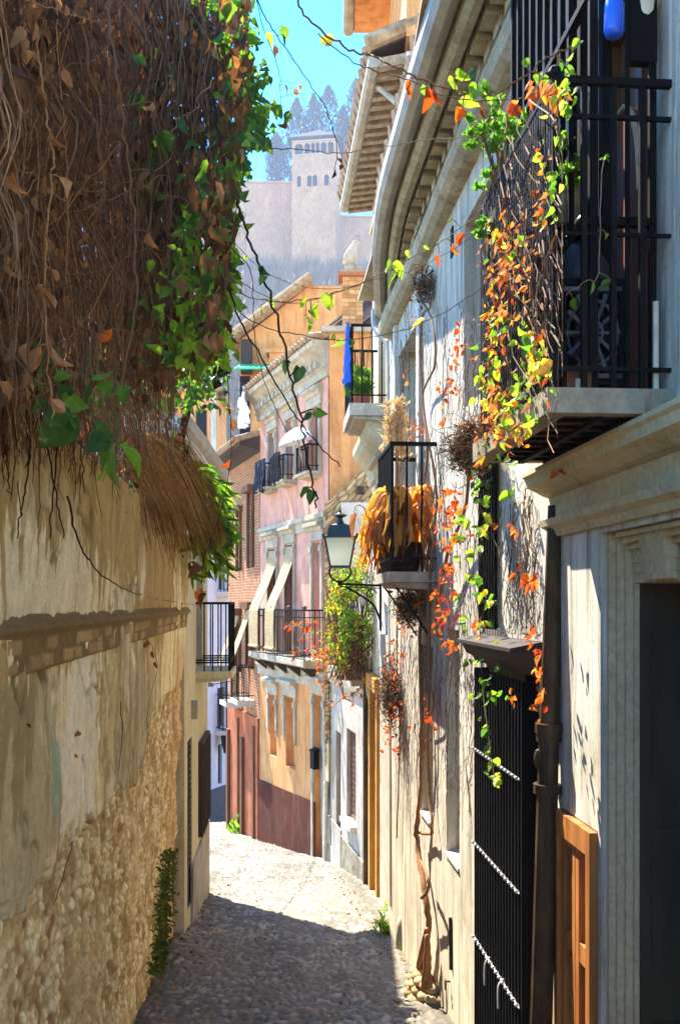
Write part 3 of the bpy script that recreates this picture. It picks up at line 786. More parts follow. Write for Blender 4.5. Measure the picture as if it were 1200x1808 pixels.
# ------------------------------------------------------------------ red brick house, orange house behind it
FB = Fac((-1.64, 19.65), (-2.58, 22.5), 1)
m_brick = brick("red_brick", FB.u, S(198, 128, 84), S(172, 102, 64), S(190, 160, 126))
bh = thing("brick_house", "narrow red brick house with tall shuttered windows and a dark deep eave", "house", FB.pt(1.4, 0, -3.4))
def brick_house():
    ops = []
    def op(p0, p1, pc, y0, y1, dep=.15):
        us = sorted((FB.U(p0), FB.U(p1))); return (us[0], us[1], FB.hit(pc, y1)[1], FB.hit(pc, y0)[1], dep)
    a = op(448, 440.5, 444, 870, 1002); b = op(426, 421, 424, 905, 1005)
    c = op(447, 438, 443, 1075, 1180); d = op(425, 418, 422, 1085, 1185); e = op(447, 440, 443, 1320, 1440); g = op(430, 423, 426, 1325, 1440)
    ops = [a, b, c, d, e, g]
    mb = MB(); FB.wall(mb, 0, FB.L + .1, -5, 4.78, ops, 4); mb.build("wall", m_brick, bh)
    for o in (a, b):
        pane(FB, (o[0], o[1], (o[2] + o[3]) / 2 - .1, o[3], .15), bh, m_dark, m_wood, .03, 0)
        mb = MB(); FB.box(mb, o[0] + .01, o[1] - .01, -.1, -.04, o[2], (o[2] + o[3]) / 2); mb.build("shutter", simple("navy_shutter", S(50, 48, 70), S(38, 36, 54), 9, .6), bh)
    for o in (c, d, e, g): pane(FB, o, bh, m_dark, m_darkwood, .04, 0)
    mb = MB()
    for o in (a, b, c, d):
        FB.box(mb, o[0] - .06, o[0] - .004, 0, .06, o[2], o[3]); FB.box(mb, o[1] + .004, o[1] + .06, 0, .06, o[2], o[3])
        FB.box(mb, o[0] - .12, o[1] + .12, 0, .16, o[3] + .003, o[3] + .14)
    mb.build("window_surround", m_wood, bh)
    mb = MB(); FB.box(mb, -.02, FB.L, 0, .05, -5, FB.hit(440, 1260)[1]); mb.build("lower_storey", simple("burnt_orange_render", S(186, 104, 62), S(146, 76, 46), 3, .85, 0, .4), bh)
    mb = MB()
    for i, u in enumerate((.25, 1.25, 1.75, 2.75)): mb = MB(); FB.box(mb, u - .06 - .03 * (i % 2), u + .07, .05, .09 + .03 * (i % 2), -5, FB.hit(440, 1275 + 30 * (i % 2))[1]); mb.build("sunlit_strip_post", m_wood, bh)  # posts added in place of the sunlit vertical strips on this storey
    ez = 4.78
    mb = MB(); FB.prof(mb, -.05, FB.L + .1, [(0, ez - .1), (.18, ez - .02), (.42, ez + .02), (.42, ez + .10), (0, ez + .22)]); mb.build("eave", m_darkwood, bh)
    mb = MB()
    for i in range(18): FB_u = i * .17; p = FB.pt(FB_u, .5, ez + .13); q = FB.pt(FB_u, -1.4, ez + .75); mb.tube([p, q], .075, 8)
    mb.build("roof", m_tile, bh)
    balcony(FB, FB.U(450), FB.U(436), .34, FB.hit(450, 1236)[1], FB.hit(450, 1178)[1], bh, m_white, .1, .12)
    balcony(FB, FB.U(428), FB.U(416), .34, FB.hit(425, 1238)[1], FB.hit(425, 1182)[1], bh, m_white, .1, .12)
    for o in (c, d):
        mb = MB(); p = [FB.pt(o[0] + .01, .03, o[3] - .02), FB.pt(o[0] + .01, .25, (o[2] + o[3]) / 2), FB.pt(o[0] + .01, .44, o[2] + .15), FB.pt(o[0] + .01, .44, o[2] - .15)]
        w = FB.pt(o[1] - .01, 0, 0) - FB.pt(o[0] + .01, 0, 0)
        mb.ribbon([x + w * .5 for x in p], w, .015); mb.build("roller_blind", m_straw, bh)
m_straw = simple("straw_blind", S(186, 164, 120), S(146, 124, 86), 30, .8, 0, .6, (.2, .2, 3))
brick_house()
cloth("white_tarp", simple("white_sheet", S(225, 228, 235), S(205, 210, 222), 6, .7), None, Fac((-1.75, 19.2), (-2.05, 20.6), 1), 0, 1.2, .1, 5.95, 5.25, 2, .08, 8,
      thing_tag=("white sheet spread over the brick house's eave", "sheet"))
oh = thing("orange_house", "orange gabled house rising behind the pink one, tiled roof sloping left", "house", (-1.2, 24, -4))
def orange_house():
    d = 24.0
    xl, xr = P(424, 0, d).x, P(620, 0, d).x
    zl, zm = P(0, 600, d).z, P(0, 505, d).z
    mb = MB()
    v = [(xl, d, -5), (xr, d, -5), (xr, d, zm), (P(545, 0, d).x, d, zm), (xl, d, zl)]
    v2 = [(x, y + 6, z) for x, y, z in v]
    mb.add(v + v2, [(0, 1, 2, 3, 4), (9, 8, 7, 6, 5), (0, 5, 6, 1), (1, 6, 7, 2), (2, 7, 8, 3), (3, 8, 9, 4), (4, 9, 5, 0)])
    mb.build("wall", m_orange, oh)
    mb = MB()
    a, b = Vector((xl - .22, d - .3, zl - .08)), Vector((P(548, 0, d).x, d - .3, zm + .06))
    for i in range(26):
        q = a + Vector((0, .24 * i, 0)); r_ = b + Vector((0, .24 * i, 0)); mb.tube([q + Vector((0, 0, .1)), r_ + Vector((0, 0, .1))], .11, 7)
    mb.hexa([a, a + Vector((0, 6, 0)), b + Vector((0, 6, 0)), b, a + Vector((0, 0, .06)), a + Vector((0, 6, .06)), b + Vector((0, 6, .06)), b + Vector((0, 0, .06))])
    mb.build("roof", m_tile, oh)
    mb = MB(); p = P(428, 640, d); mb.box(p.x - .02, p.x + .25, d - .25, d - .002, p.z - .3, zl - .05); mb.build("eave_bracket", m_darkwood, oh)
    mb = MB(); p = P(492, 625, d - .4); mb.box(p.x - .22, p.x + .22, d - .5, d - .01, p.z - .9, p.z); mb.box(p.x - .3, p.x + .3, d - .55, d - .008, p.z, p.z + .1); mb.build("chimney", m_orange, oh)
    mb = MB(); a = P(412, 652, 22.6); b = P(478, 634, 22.6)
    for i in range(14):
        x0 = a.x + (b.x - a.x) * i / 14; x1 = a.x + (b.x - a.x) * (i + 1) / 14
        mb.hexa([(x0, 22.6, a.z), (x1, 22.6, a.z + .0), (x1, 23.9, a.z + .42), (x0, 23.9, a.z + .42), (x0, 22.6, a.z + .03 + .02 * (i % 2)), (x1, 22.6, a.z + .03 + .02 * (i % 2)), (x1, 23.9, a.z + .45), (x0, 23.9, a.z + .45)])
    t = NT("green_awning_sheet"); c = t.ramp(t.noise(4, 3), [(.3, S(90, 205, 165)), (.7, S(70, 190, 150))]); t.done(c, .5)
    tr = t.n("BsdfTranslucent"); tr.inputs[0].default_value = S(110, 240, 190); mx = t.n("MixShader"); mx.inputs[0].default_value = .6
    t.l(t.b.outputs[0], mx.inputs[1]); t.l(tr.outputs[0], mx.inputs[2]); t.l(mx.outputs[0], t.out.inputs[0])
    mb.build("awning", t.m, oh)
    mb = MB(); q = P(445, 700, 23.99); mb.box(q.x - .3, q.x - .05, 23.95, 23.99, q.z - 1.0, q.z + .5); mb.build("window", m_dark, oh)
orange_house()

# ------------------------------------------------------------------ pink house
FP = Fac((-0.19, 15.7), (-1.62, 19.55), 1)
ph = thing("pink_house", "pink three storey house with stucco window heads and an orange gable wall", "house", FP.pt(2, 0, -2.9))
m_rail = simple("rusty_rail", S(88, 72, 66), S(60, 50, 48), 20, .6)
def pink_house():
    ev = 5.72
    def op(p0, p1, y0, y1, dep=.14):
        us = sorted((FP.U(p0), FP.U(p1))); pc = (p0 + p1) / 2
        return (us[0], us[1], FP.hit(pc, y1)[1], FP.hit(pc, y0)[1], dep)
    top = [op(565, 549.5, 722, 838), op(521, 508.5, 742, 852), op(488, 477, 762, 864)]
    mid = [op(569, 554, 958, 1150), op(520, 506, 962, 1150), op(490, 476, 970, 1152)]
    grd = [op(522, 505, 1232, 1356, .2), op(489, 477, 1228, 1335, .2)]
    door = (FP.U(574), FP.U(556), -3.4, FP.hit(562, 1228)[1], .16)
    zb = 0.5                                  # first floor level
    W1 = MB(); FP.wall(W1, 0, FP.L, zb, ev, top + mid, 0); W1.build("wall", m_pink, ph)
    W2 = MB(); FP.wall(W2, 0, FP.L, -4.2, zb, grd + [door], 0, n=.006); W2.build("ground_floor", m_orange, ph)
    G = MB()                                  # gable, back, roof slab
    gx = 3.4
    G.hexa([(-0.185, 15.7, -4.2), (gx, 15.75, -4.2), (gx, 20.5, -4.2), (-1.60, 19.55, -4.2), (-0.185, 15.7, 6.02), (gx, 15.75, 6.02), (gx, 20.5, 6.02), (-1.60, 19.55, 6.02)])
    # the gable stands a hand in front of that core
    G2 = MB(); G2.hexa([(-0.175, 15.62, -3), (gx, 15.66, -3), (gx, 15.748, -3), (-0.175, 15.698, -3), (-0.175, 15.62, 5.98), (gx, 15.66, 5.98), (gx, 15.748, 5.98), (-0.175, 15.698, 5.98)])
    G2.build("gable_wall", m_orange, ph)
    o = MB(); o.hexa([(-0.1, 15.95, -4), (gx - .1, 15.95, -4), (gx - .1, 20.3, -4), (-1.4, 19.3, -4), (-0.1, 15.95, 5.9), (gx - .1, 15.95, 5.9), (gx - .1, 20.3, 5.9), (-1.4, 19.3, 5.9)]); o.build("core_wall", m_orange, ph)
    K = MB()                                  # coping tiles along the gable and the eaves cornice
    K.hexa([(-0.30, 15.50, 5.985), (gx, 15.54, 5.985), (gx, 15.80, 5.985), (-0.30, 15.80, 5.985), (-0.30, 15.50, 6.07), (gx, 15.54, 6.07), (gx, 15.80, 6.12), (-0.30, 15.80, 6.12)])
    K.build("gable_coping", m_stone, ph)
    c = MB()
    FP.prof(c, -.05, FP.L + .1, [(0, ev - .42), (.05, ev - .42), (.06, ev - .3), (.10, ev - .27), (.10, ev - .12), (.24, ev + .02), (.30, ev + .05), (.30, ev + .14), (0, ev + .16)])
    for i in range(16): u = .15 + i * .245; FP.box(c, u, u + .12, .10, .17, ev - .25, ev - .15)
    c.build("cornice", m_stone, ph)
    r = MB()
    for i in range(24): u = -.02 + i * .178; r.tube([FP.pt(u, .36, ev + .19), FP.pt(u, -.9, ev + .42)], .06, 7)
    r.build("roof", m_tile, ph)
    f = MB()                                  # string courses between floors
    z2 = FP.hit(575, 910)[1]
    FP.prof(f, -.01, FP.L, [(0, z2 - .20), (.03, z2 - .20), (.04, z2 - .05), (.09, z2 - .02), (.09, z2 + .05), (0, z2 + .08)])
    g_ = MB(); FP.prof(g_, -.01, FP.L, [(.006, zb - .32), (.05, zb - .32), (.06, zb - .16), (.10, zb - .12), (.10, zb - .05), (.006, zb - .03)])
    f.build("string_course", m_stone, ph)
    g_.build("string_course", m_stone, ph)
    for o in top + mid + grd + [door]:
        s = MB(); w = .085
        for a, b in ((o[0] - w, o[0] - .004), (o[1] + .004, o[1] + w)):
            zlow = o[2] if o not in grd else o[3] - (o[3] - o[2]) * .55
            FP.box(s, a, b, .008, .05, zlow, o[3] + .01)
            FP.box(s, a - .02, b + .02, .008, .075, o[3] - .16, o[3] - .06)
            if o in grd: FP.box(s, a + .02, b - .02, .008, .04, zlow - .12, zlow)
        hood(s, FP, o[0] - w - .04, o[1] + w + .04, o[3] + .03, .30, .16)
        s.build("window_surround", m_stone, ph)
    for o in top: pane(FP, o, ph, m_glass, m_wood, .045, 1)
    for o in mid[:1]: pane(FP, o, ph, m_shutter, m_shutter, .03, 0, "shutter", 34)
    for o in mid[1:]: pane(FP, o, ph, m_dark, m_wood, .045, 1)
    for o in grd: pane(FP, o, ph, m_orange, m_orange, .02, 0, "blind_window")
    d = MB(); FP.box(d, door[0] + .004, door[1] - .004, -.15, -.10, door[2], door[3] - .004)
    for k in range(3): z = -2.3 + k * .62; FP.box(d, door[0] + .06, door[1] - .06, -.10, -.085, z, z + .5)
    d.build("door", m_grey, ph)
    b = MB(); u, z = FP.hit(561, 1340); FP.box(b, u - .10, u + .09, .01, .11, z - .16, z + .14); FP.prof(b, u - .12, u + .11, [(.01, z + .14), (.14, z + .14), (.01, z + .19)]); b.build("mailbox", m_iron, ph)
    q = MB(); u0 = 0.62
    v = [FP.pt(u0, .03, -4), FP.pt(FP.L, .03, -4), FP.pt(FP.L, .03, FP.hit(460, 1376)[1]), FP.pt(u0, .03, FP.hit(550, 1412)[1])]
    v2 = [FP.pt(u0, .007, -4), FP.pt(FP.L, .007, -4), FP.pt(FP.L, .007, FP.hit(460, 1376)[1]), FP.pt(u0, .007, FP.hit(550, 1412)[1])]
    q.add([tuple(x) for x in v + v2], [(0, 1, 2, 3), (7, 6, 5, 4), (3, 2, 6, 7), (0, 3, 7, 4), (1, 0, 4, 5), (2, 1, 5, 6)])
    q.build("dado", m_dado, ph)
    p = MB(); a = P(578, 1215, 15.5); b_ = P(574, 1522, 15.5); p.tube([a, b_], .035, 10); p.tube([a + Vector((.09, 0, 0)), b_ + Vector((.10, 0, 0.1))], .025, 8)
    for k in (.2, .55, .9): x = a.lerp(b_, k); p.tube([x - Vector((0, 0, .03)), x + Vector((0, 0, .03))], .045, 10)
    p.build("drain_pipe", m_pvc, ph)
    # small top balconies
    for i, o in enumerate(top):
        bb = balcony(FP, o[0] - .10, o[1] + .10, .24, o[2] + .02, o[2] + .46, ph, m_stone, .05, .07, "window_balcony", .006)
    # long first floor balcony
    bz = FP.hit(540, 1160)[1]
    balcony(FP, .12, FP.L - .55, .36, bz, bz + .82, ph, m_stone, .10, .1, bar=.006, rails=(bz + .70,))
    k = MB()
    for u in (.4, 1.2, 2.0, 2.8, 3.3): k = MB(); FP.prof(k, u - .05, u + .05, [(.1, bz - .34), (.34, bz - .155), (.1, bz - .155)]); k.build("balcony_bracket", m_darkwood, ph)
    kb = MB()
    for u in (.12 + .03, 1.0, 2.0, FP.L - .6): kb = MB(); kb.ball(FP.pt(u, .36, bz + .86), .04, 8, 6); kb.build("rail_finial", m_rail, ph)
    for o in mid[1:]:
        mb = MB(); uc = (o[0] + o[1]) / 2
        p = [FP.pt(uc, .02, o[3] - .03), FP.pt(uc, .06, o[3] - .35), FP.pt(uc, .20, o[3] - .72), FP.pt(uc, .34, o[3] - 1.02), FP.pt(uc, .40, bz + .80), FP.pt(uc, .41, bz + .5), FP.pt(uc, .40, bz + .12)]
        w = FP.pt(o[1] - .0, 0, 0) - FP.pt(o[0] + .0, 0, 0)
        mb.ribbon(p, w * 1.15, .014)
        mb.tube([p[-1] - w * .58, p[-1] + w * .58], .03, 8); mb.build("roller_blind", m_straw, ph)
    fn = MB()                                 # dark slatted screen round the roof terrace
    for i in range(46):
        u = .3 + i * .07; fn.hexa([FP.pt(u, -.9, 6.0), FP.pt(u + .05, -.9, 6.0), FP.pt(u + .05, -.92, 6.0), FP.pt(u, -.92, 6.0), FP.pt(u, -.9, 6.82), FP.pt(u + .05, -.9, 6.82), FP.pt(u + .05, -.92, 6.82), FP.pt(u, -.92, 6.82)])
    for z in (6.1, 6.45, 6.84): FP.box(fn, .2, 3.6, -.90, -.87, z, z + .04)
    fn.build("terrace_screen", m_darkwood, ph)
    # brick chimney on the gable
    ch = MB(); x0, x1 = P(604, 0, 15.9).x, P(640, 0, 15.9).x; z0, z1 = P(0, 592, 15.9).z, P(0, 494, 15.9).z
    r_ = random.Random(5); z = z0
    while z < z1 - .01:
        nb = 3; off = (int((z - z0) / .07) % 2) * .06
        for i in range(nb):
            a = x0 + (x1 - x0) * i / nb; c_ = np.array(S(*r_.choice([(210, 160, 104), (198, 140, 88), (222, 178, 122)]))[:3]) * r_.uniform(.8, 1.05)
            ch.box(a + .004, a + (x1 - x0) / nb - .004, 15.72, 16.05, z, z + .062, tuple(c_))
        z += .07
    ch.box(x0 + .01, x1 - .01, 15.73, 16.04, z0, z1, S(170, 140, 104)[:3])
    ch.box(x0 - .07, x1 + .07, 15.65, 16.12, z1, z1 + .05, S(176, 116, 84)[:3]); ch.box(x0 - .04, x1 + .04, 15.68, 16.09, z1 + .05, z1 + .09, S(190, 150, 116)[:3])
    ch.box(x0 - .1, x1 + .16, 15.67, 16.10, 5.9, z0, S(200, 160, 120)[:3])
    ch.build("chimney", m_attr, ph)
pink_house()

def statue():
    b = P(622, 480, 15.9)
    sk = bpy.data.meshes.new("stone_bird"); o = bpy.data.objects.new("stone_bird", sk); C.objects.link(o)
    pts = [(0, 0, .16, .10), (-.03, 0, .24, .115), (.01, 0, .32, .085), (.035, 0, .39, .055), (.05, 0, .44, .058), (.10, 0, .435, .022), (.135, 0, .42, .010), (-.10, 0, .13, .05), (-.15, 0, .07, .03), (.04, .05, .08, .028), (.05, .05, .0, .035), (.04, -.05, .08, .028), (.05, -.05, 0., .035)]
    ed = [(0, 1), (1, 2), (2, 3), (3, 4), (4, 5), (5, 6), (0, 7), (7, 8), (0, 9), (9, 10), (0, 11), (11, 12)]
    sk.from_pydata([p[:3] for p in pts], ed, [])
    md = o.modifiers.new("skin", 'SKIN')
    for i, p in enumerate(pts): sk.skin_vertices[0].data[i].radius = (p[3], p[3])
    sk.skin_vertices[0].data[0].use_root = True
    o.modifiers.new("sub", 'SUBSURF').levels = 2; o.modifiers["sub"].render_levels = 2
    sk.materials.append(m_stone)
    o.location = b + Vector((0, 0, .05)); o.scale = (1.05, 1.05, 1.0)
    st = MB(); st.box(b.x - .13, b.x + .15, b.y - .12, b.y + .12, b.z - .02, b.z + .06)
    pl = st.build("plinth", m_stone, None, loc=b)
    t = thing("bird_statue", "small weathered stone bird statue perched on top of the brick chimney", "statue", b)
    for q in (o, pl): q.parent = t; q.location = q.location - b
statue()

# ------------------------------------------------------------------ rubble wall and grey terrace house in the bend
t = thing("rubble_wall", "bare rubble stone wall in front of the orange gable, behind the lamp", "wall", (0.25, 15.3, -1))
mb = MB()
def rubble_wall():
    xs = np.arange(-.24, 1.3, .018); zs = np.arange(-1.0, 3.9, .018)
    X, Z = np.meshgrid(xs, zs, indexing='ij')
    n = fbm(X * 4, Z * 4, 3); f1, gap, idv = cells(X / .15 + n, Z / .10 + n * .6, 71)
    k = np.clip(gap / .25, 0, 1)
    col = np.array(S(196, 168, 124)[:3]) * (0.7 + .5 * idv)[..., None]; col = np.where((idv < .18)[..., None], np.array(S(176, 118, 78)[:3]), col)
    col = col * k[..., None] + np.array(S(150, 124, 86)[:3]) * (1 - k)[..., None]
    topz = np.interp(xs, [-.24, -.1, .0, .12, .3, .5, 1.3], [3.2, 3.3, 3.42, 3.50, 3.68, 3.86, 4.1])
    Zs = -1 + (Z + 1) / 4.9 * (topz + 1)[:, None]
    Y = 15.42 - k * .05 - (fbm(X * 2, Z * 2, 9) - .5) * .1
    V = np.stack([X, Y, Zs], -1)
    bk = V[:, -1:].copy(); bk[..., 1] = 15.58; bk2 = bk.copy(); bk2[..., 2] = -1
    mb.grid(np.concatenate([V, bk, bk2], 1), np.concatenate([col, col[:, -1:], col[:, -1:]], 1))
rubble_wall(); mb.build("stone_face", m_attr, t, smooth=True)
mb = MB(); q = P(637, 866, 15.4); mb.box(q.x - .05, q.x + .05, 15.30, 15.5, q.z - .06, q.z + .06); mb.build("put_log_hole", m_darkwood, t)
mb = MB(); mb.box(P(602, 0, 15.2).x, P(655, 0, 15.2).x, 15.12, 15.22, .6, P(0, 888, 15.2).z); mb.build("white_panel", m_white, t)

F3 = Fac((0.42, 12.45), (-0.175, 15.55), 1)
m_lat = simple("lattice_wood", S(120, 86, 70), S(88, 62, 52), 18, .7)
th_ = thing("terrace_house", "grey plastered house with two lattice shutters and a plant-covered roof terrace", "house", F3.pt(1.4, 0, -2.4))
def lattice(fac, o, parent):
    a, b, c, d, dep = o; mb = MB(); w = b - a
    fac.box(mb, a + .004, b - .004, -dep + .002, -dep + .012, c + .004, d - .004)
    k = max(2, round(w / .085)); st = w / k; m = round((d - c) / st)
    for i in range(k):
        for j in range(m):
            u, z = a + (i + .5) * st, c + (j + .5) * (d - c) / m
            for s1 in (-1, 1):
                p, q = fac.pt(u - st * .48, -dep + .028, z - s1 * st * .48), fac.pt(u + st * .48, -dep + .028, z + s1 * st * .48)
                mb.tube([p, q], .011, 4)
            mb.ball(fac.pt(u, -dep + .03, z), .022, 6, 4)
    for x0, x1, z0, z1 in ((a + .002, a + .05, c, d), (b - .05, b - .002, c, d), (a + .05, b - .05, d - .05, d - .003), (a + .05, b - .05, c + .003, c + .05)): fac.box(mb, x0, x1, -dep + .013, -dep + .05, z0, z1)
    mb.build("lattice_shutter", m_lat, parent)
def terrace_house():
    def op(p0, p1, pc, y0, y1, dep):
        us = sorted((F3.U(p0), F3.U(p1))); return (us[0], us[1], F3.hit(pc, y1)[1], F3.hit(pc, y0)[1], dep)
    w1 = op(628, 612, 617, 1288, 1446, .10); w2 = op(601, 593, 597, 1292, 1505, .10)
    mb = MB(); F3.wall(mb, 0, F3.L - .02, -4, .46, [w1, w2], 2.6); mb.build("wall", m_grey, th_)
    for w in (w1, w2): lattice(F3, w, th_)
    mb = MB(); F3.prof(mb, w1[0] - .06, w1[1] + .06, [(0, w1[2] - .10), (.10, w1[2] - .07), (.10, w1[2] - .01), (0, w1[2] - .003)]); mb.build("window_sill", m_white, th_)
    mb = MB(); v0 = F3.U(650); v1 = F3.U(604)
    F3.box(mb, 0, v1, 0, .035, -4, F3.hit(625, 1500)[1]); mb.build("rough_dado", m_rough, th_)
    mb = MB(); F3.box(mb, v1 + .05, F3.L - .02, 0, .02, -4, F3.hit(590, 1450)[1]); mb.build("dado", m_grey, th_)
    mb = MB(); u, z = F3.hit(584, 1345); F3.box(mb, u - .12, u + .1, .0, .07, z - .3, z + .3); mb.build("meter_box", m_cream, th_)
    mb = MB(); F3.box(mb, -.02, F3.L, -.3, .07, .46, .62); F3.box(mb, 1.0, 1.25, -.25, .04, .622, .95); F3.box(mb, 0.1, 0.35, -.25, .04, .622, .9)
    F3.prof(mb, 0, F3.L, [(0, .36), (.05, .36), (.07, .46), (0, .46)]); mb.build("parapet", m_stone, th_)
    mb = MB()
    for i in range(22):
        u = .05 + i * .14; F3.box(mb, u - .006, u + .006, -.006, .006, .62, 1.25)
    for z in (.72, 1.25): F3.box(mb, .02, 3.05, -.012, .012, z, z + .02)
    mb.build("railing", m_rail, th_)
    mb = MB(); F3.box(mb, .3, .5, .05, .22, .5, 1.18); F3.box(mb, .28, .52, .04, .24, 1.18, 1.24); mb.build("vent_shaft", m_white, th_)
    mb = MB(); mb.tube([F3.pt(.12, .06, .55), F3.pt(.12, .06, -2.4)], .04, 8); mb.build("drain_pipe", m_pipe, th_)
terrace_house()

# ------------------------------------------------------------------ tall house with the raftered eave
F2 = Fac((0.62, 9.0), (0.42, 12.45), 1)
t2 = thing("tall_house", "tall ochre and white house with a deep raftered eave and small flowery balcony", "house", F2.pt(1.7, 0, -1.8))
def tall_house():
    def op(p0, p1, y0, y1, dep, pc=None):
        us = sorted((F2.U(p0), F2.U(p1))); pc = pc or p1
        return (us[0], us[1], F2.hit(pc, y1)[1], F2.hit(pc, y0)[1], dep)
    bz = P(0, 712, 10.2).z
    bd = (F2.ud(10.4), F2.ud(11.15), bz, bz + 2.0, .16)
    lw = (F2.ud(10.75), F2.ud(11.45), 1.9, 3.0, .12)
    pil = (F2.ud(11.35), F2.ud(12.1), -1.9, .5, .10)
    mb = MB(); F2.wall(mb, 0, F2.L, -4, 6.76, [bd, lw, pil], 4); mb.build("wall", m_white, t2)
    pane(F2, bd, t2, m_glass, m_cream, .07, 1, "balcony_door"); pane(F2, lw, t2, m_glass, m_cream, .05, 1)
    mb = MB(); F2.box(mb, pil[0] + .003, pil[1] - .003, -.095, -.05, -4, .49)
    for a in (pil[0] + .05, (pil[0] + pil[1]) / 2 + .03): F2.box(mb, a, a + (pil[1] - pil[0]) / 2 - .08, -.05, -.03, -1.7, .4)
    mb.build("door", m_ochre, t2)
    mb = MB()
    for a, b, m_ in ((pil[0] - .16, pil[0] - .004, 0), (pil[1] + .004, pil[1] + .2, 0)): F2.box(mb, a, b, 0, .07, -4, .55)
    F2.box(mb, pil[0] - .2, pil[1] + .24, 0, .10, .552, .72); mb.build("door_surround", m_ochre, t2)
    mb = MB(); F2.box(mb, F2.ud(9.1), F2.ud(11.0), 0, .05, -4, 1.25); mb.build("stone_base", m_stone, t2)
    mb = MB()
    for w, m_ in ((bd, .1), (lw, .08)):
        F2.box(mb, w[0] - .1, w[0] - .004, 0, .05, w[2], w[3]); F2.box(mb, w[1] + .004, w[1] + .1, 0, .05, w[2], w[3]); hood(mb, F2, w[0] - .14, w[1] + .14, w[3] + .01, .24, .14)
    F2.prof(mb, F2.ud(10.3), F2.ud(12.4), [(0, bz - .62), (.05, bz - .62), (.09, bz - .45), (.22, bz - .32), (.26, bz - .24), (.26, bz - .16), (0, bz - .14)])
    mb.build("stucco_trim", m_frame, t2)
    balcony(F2, F2.ud(10.2), F2.ud(11.3), .42, bz, bz + .83, t2, m_stone, .13, .11, bar=.007)
    # eave: gutter, rafters, boards, roof
    path = [(.27, 9.1), (.135, 10.8), (.0, 12.5)]
    zt = 6.77
    mb = MB(); sweep(mb, path, [(0, zt), (.0, zt - .06), (-.03, zt - .10), (-.085, zt - .10), (-.115, zt - .06), (-.115, zt)]); mb.build("gutter", m_zinc, t2)
    mb = MB(); r_ = random.Random(2)
    for i in range(19):
        y = 9.12 + i * .187; xo = .27 - (y - 9.1) * .0794 + .10; xi = .62 - (y - 9) * .058 - .004
        mb.hexa([(xo, y, zt - .09), (xi + .3, y, zt - .02), (xi + .3, y + .085, zt - .02), (xo, y + .085, zt - .09), (xo, y, zt - .005), (xi + .3, y, zt + .10), (xi + .3, y + .085, zt + .10), (xo, y + .085, zt - .005)], (1, 1, 1))
    mb.build("rafters", m_greywood, t2)
    mb = MB()
    xo = [.27 - (y - 9.1) * .0794 + .02 for y in (9.05, 12.5)]
    mb.hexa([(xo[0], 9.05, zt + .01), (2.8, 9.05, zt + 1.05), (2.6, 12.5, zt + 1.05), (xo[1], 12.5, zt + .01), (xo[0], 9.05, zt + .05), (2.8, 9.05, zt + 1.09), (2.6, 12.5, zt + 1.09), (xo[1], 12.5, zt + .05)])
    mb.build("eave_boards", m_darkwood, t2)
    mb = MB()
    for i in range(19):
        y = 9.07 + i * .19; mb.tube([(.27 - (y - 9.1) * .0794 - .02, y, zt + .09), (2.7, y, zt + 1.13)], .085, 8)
    mb.build("roof", m_tile, t2)
    mb = MB(); a, b = P(652, 140, 9.6), P(700, 182, 9.25); mb.tube([P(650, 105, 9.6), a, b], .028, 8); mb.build("overflow_pipe", m_zinc, t2)
    # jettied attic storey with its orange soffit
    mb = MB(); mb.box(.185, 3, 9.2, 12.6, 9.06, 9.2); mb.build("attic_soffit", m_orange, t2)
    mb = MB()
    for x in (.70, .86): mb.box(x, x + .06, 9.2, 12.55, 9.02, 9.057)
    mb.build("soffit_beam", m_white, t2)
    mb = MB(); mb.box(.62, 3, 9.0, 12.3, 6.9, 9.055); mb.box(.3, 3, 9.3, 12.5, 9.202, 11.4); mb.build("attic_wall", m_orange, t2)
    mb = MB(); mb.tube([(.115, 9.0, 9.10), (.11, 12.62, 9.10)], .075, 10); mb.build("attic_gutter", m_zinc, t2)
tall_house()

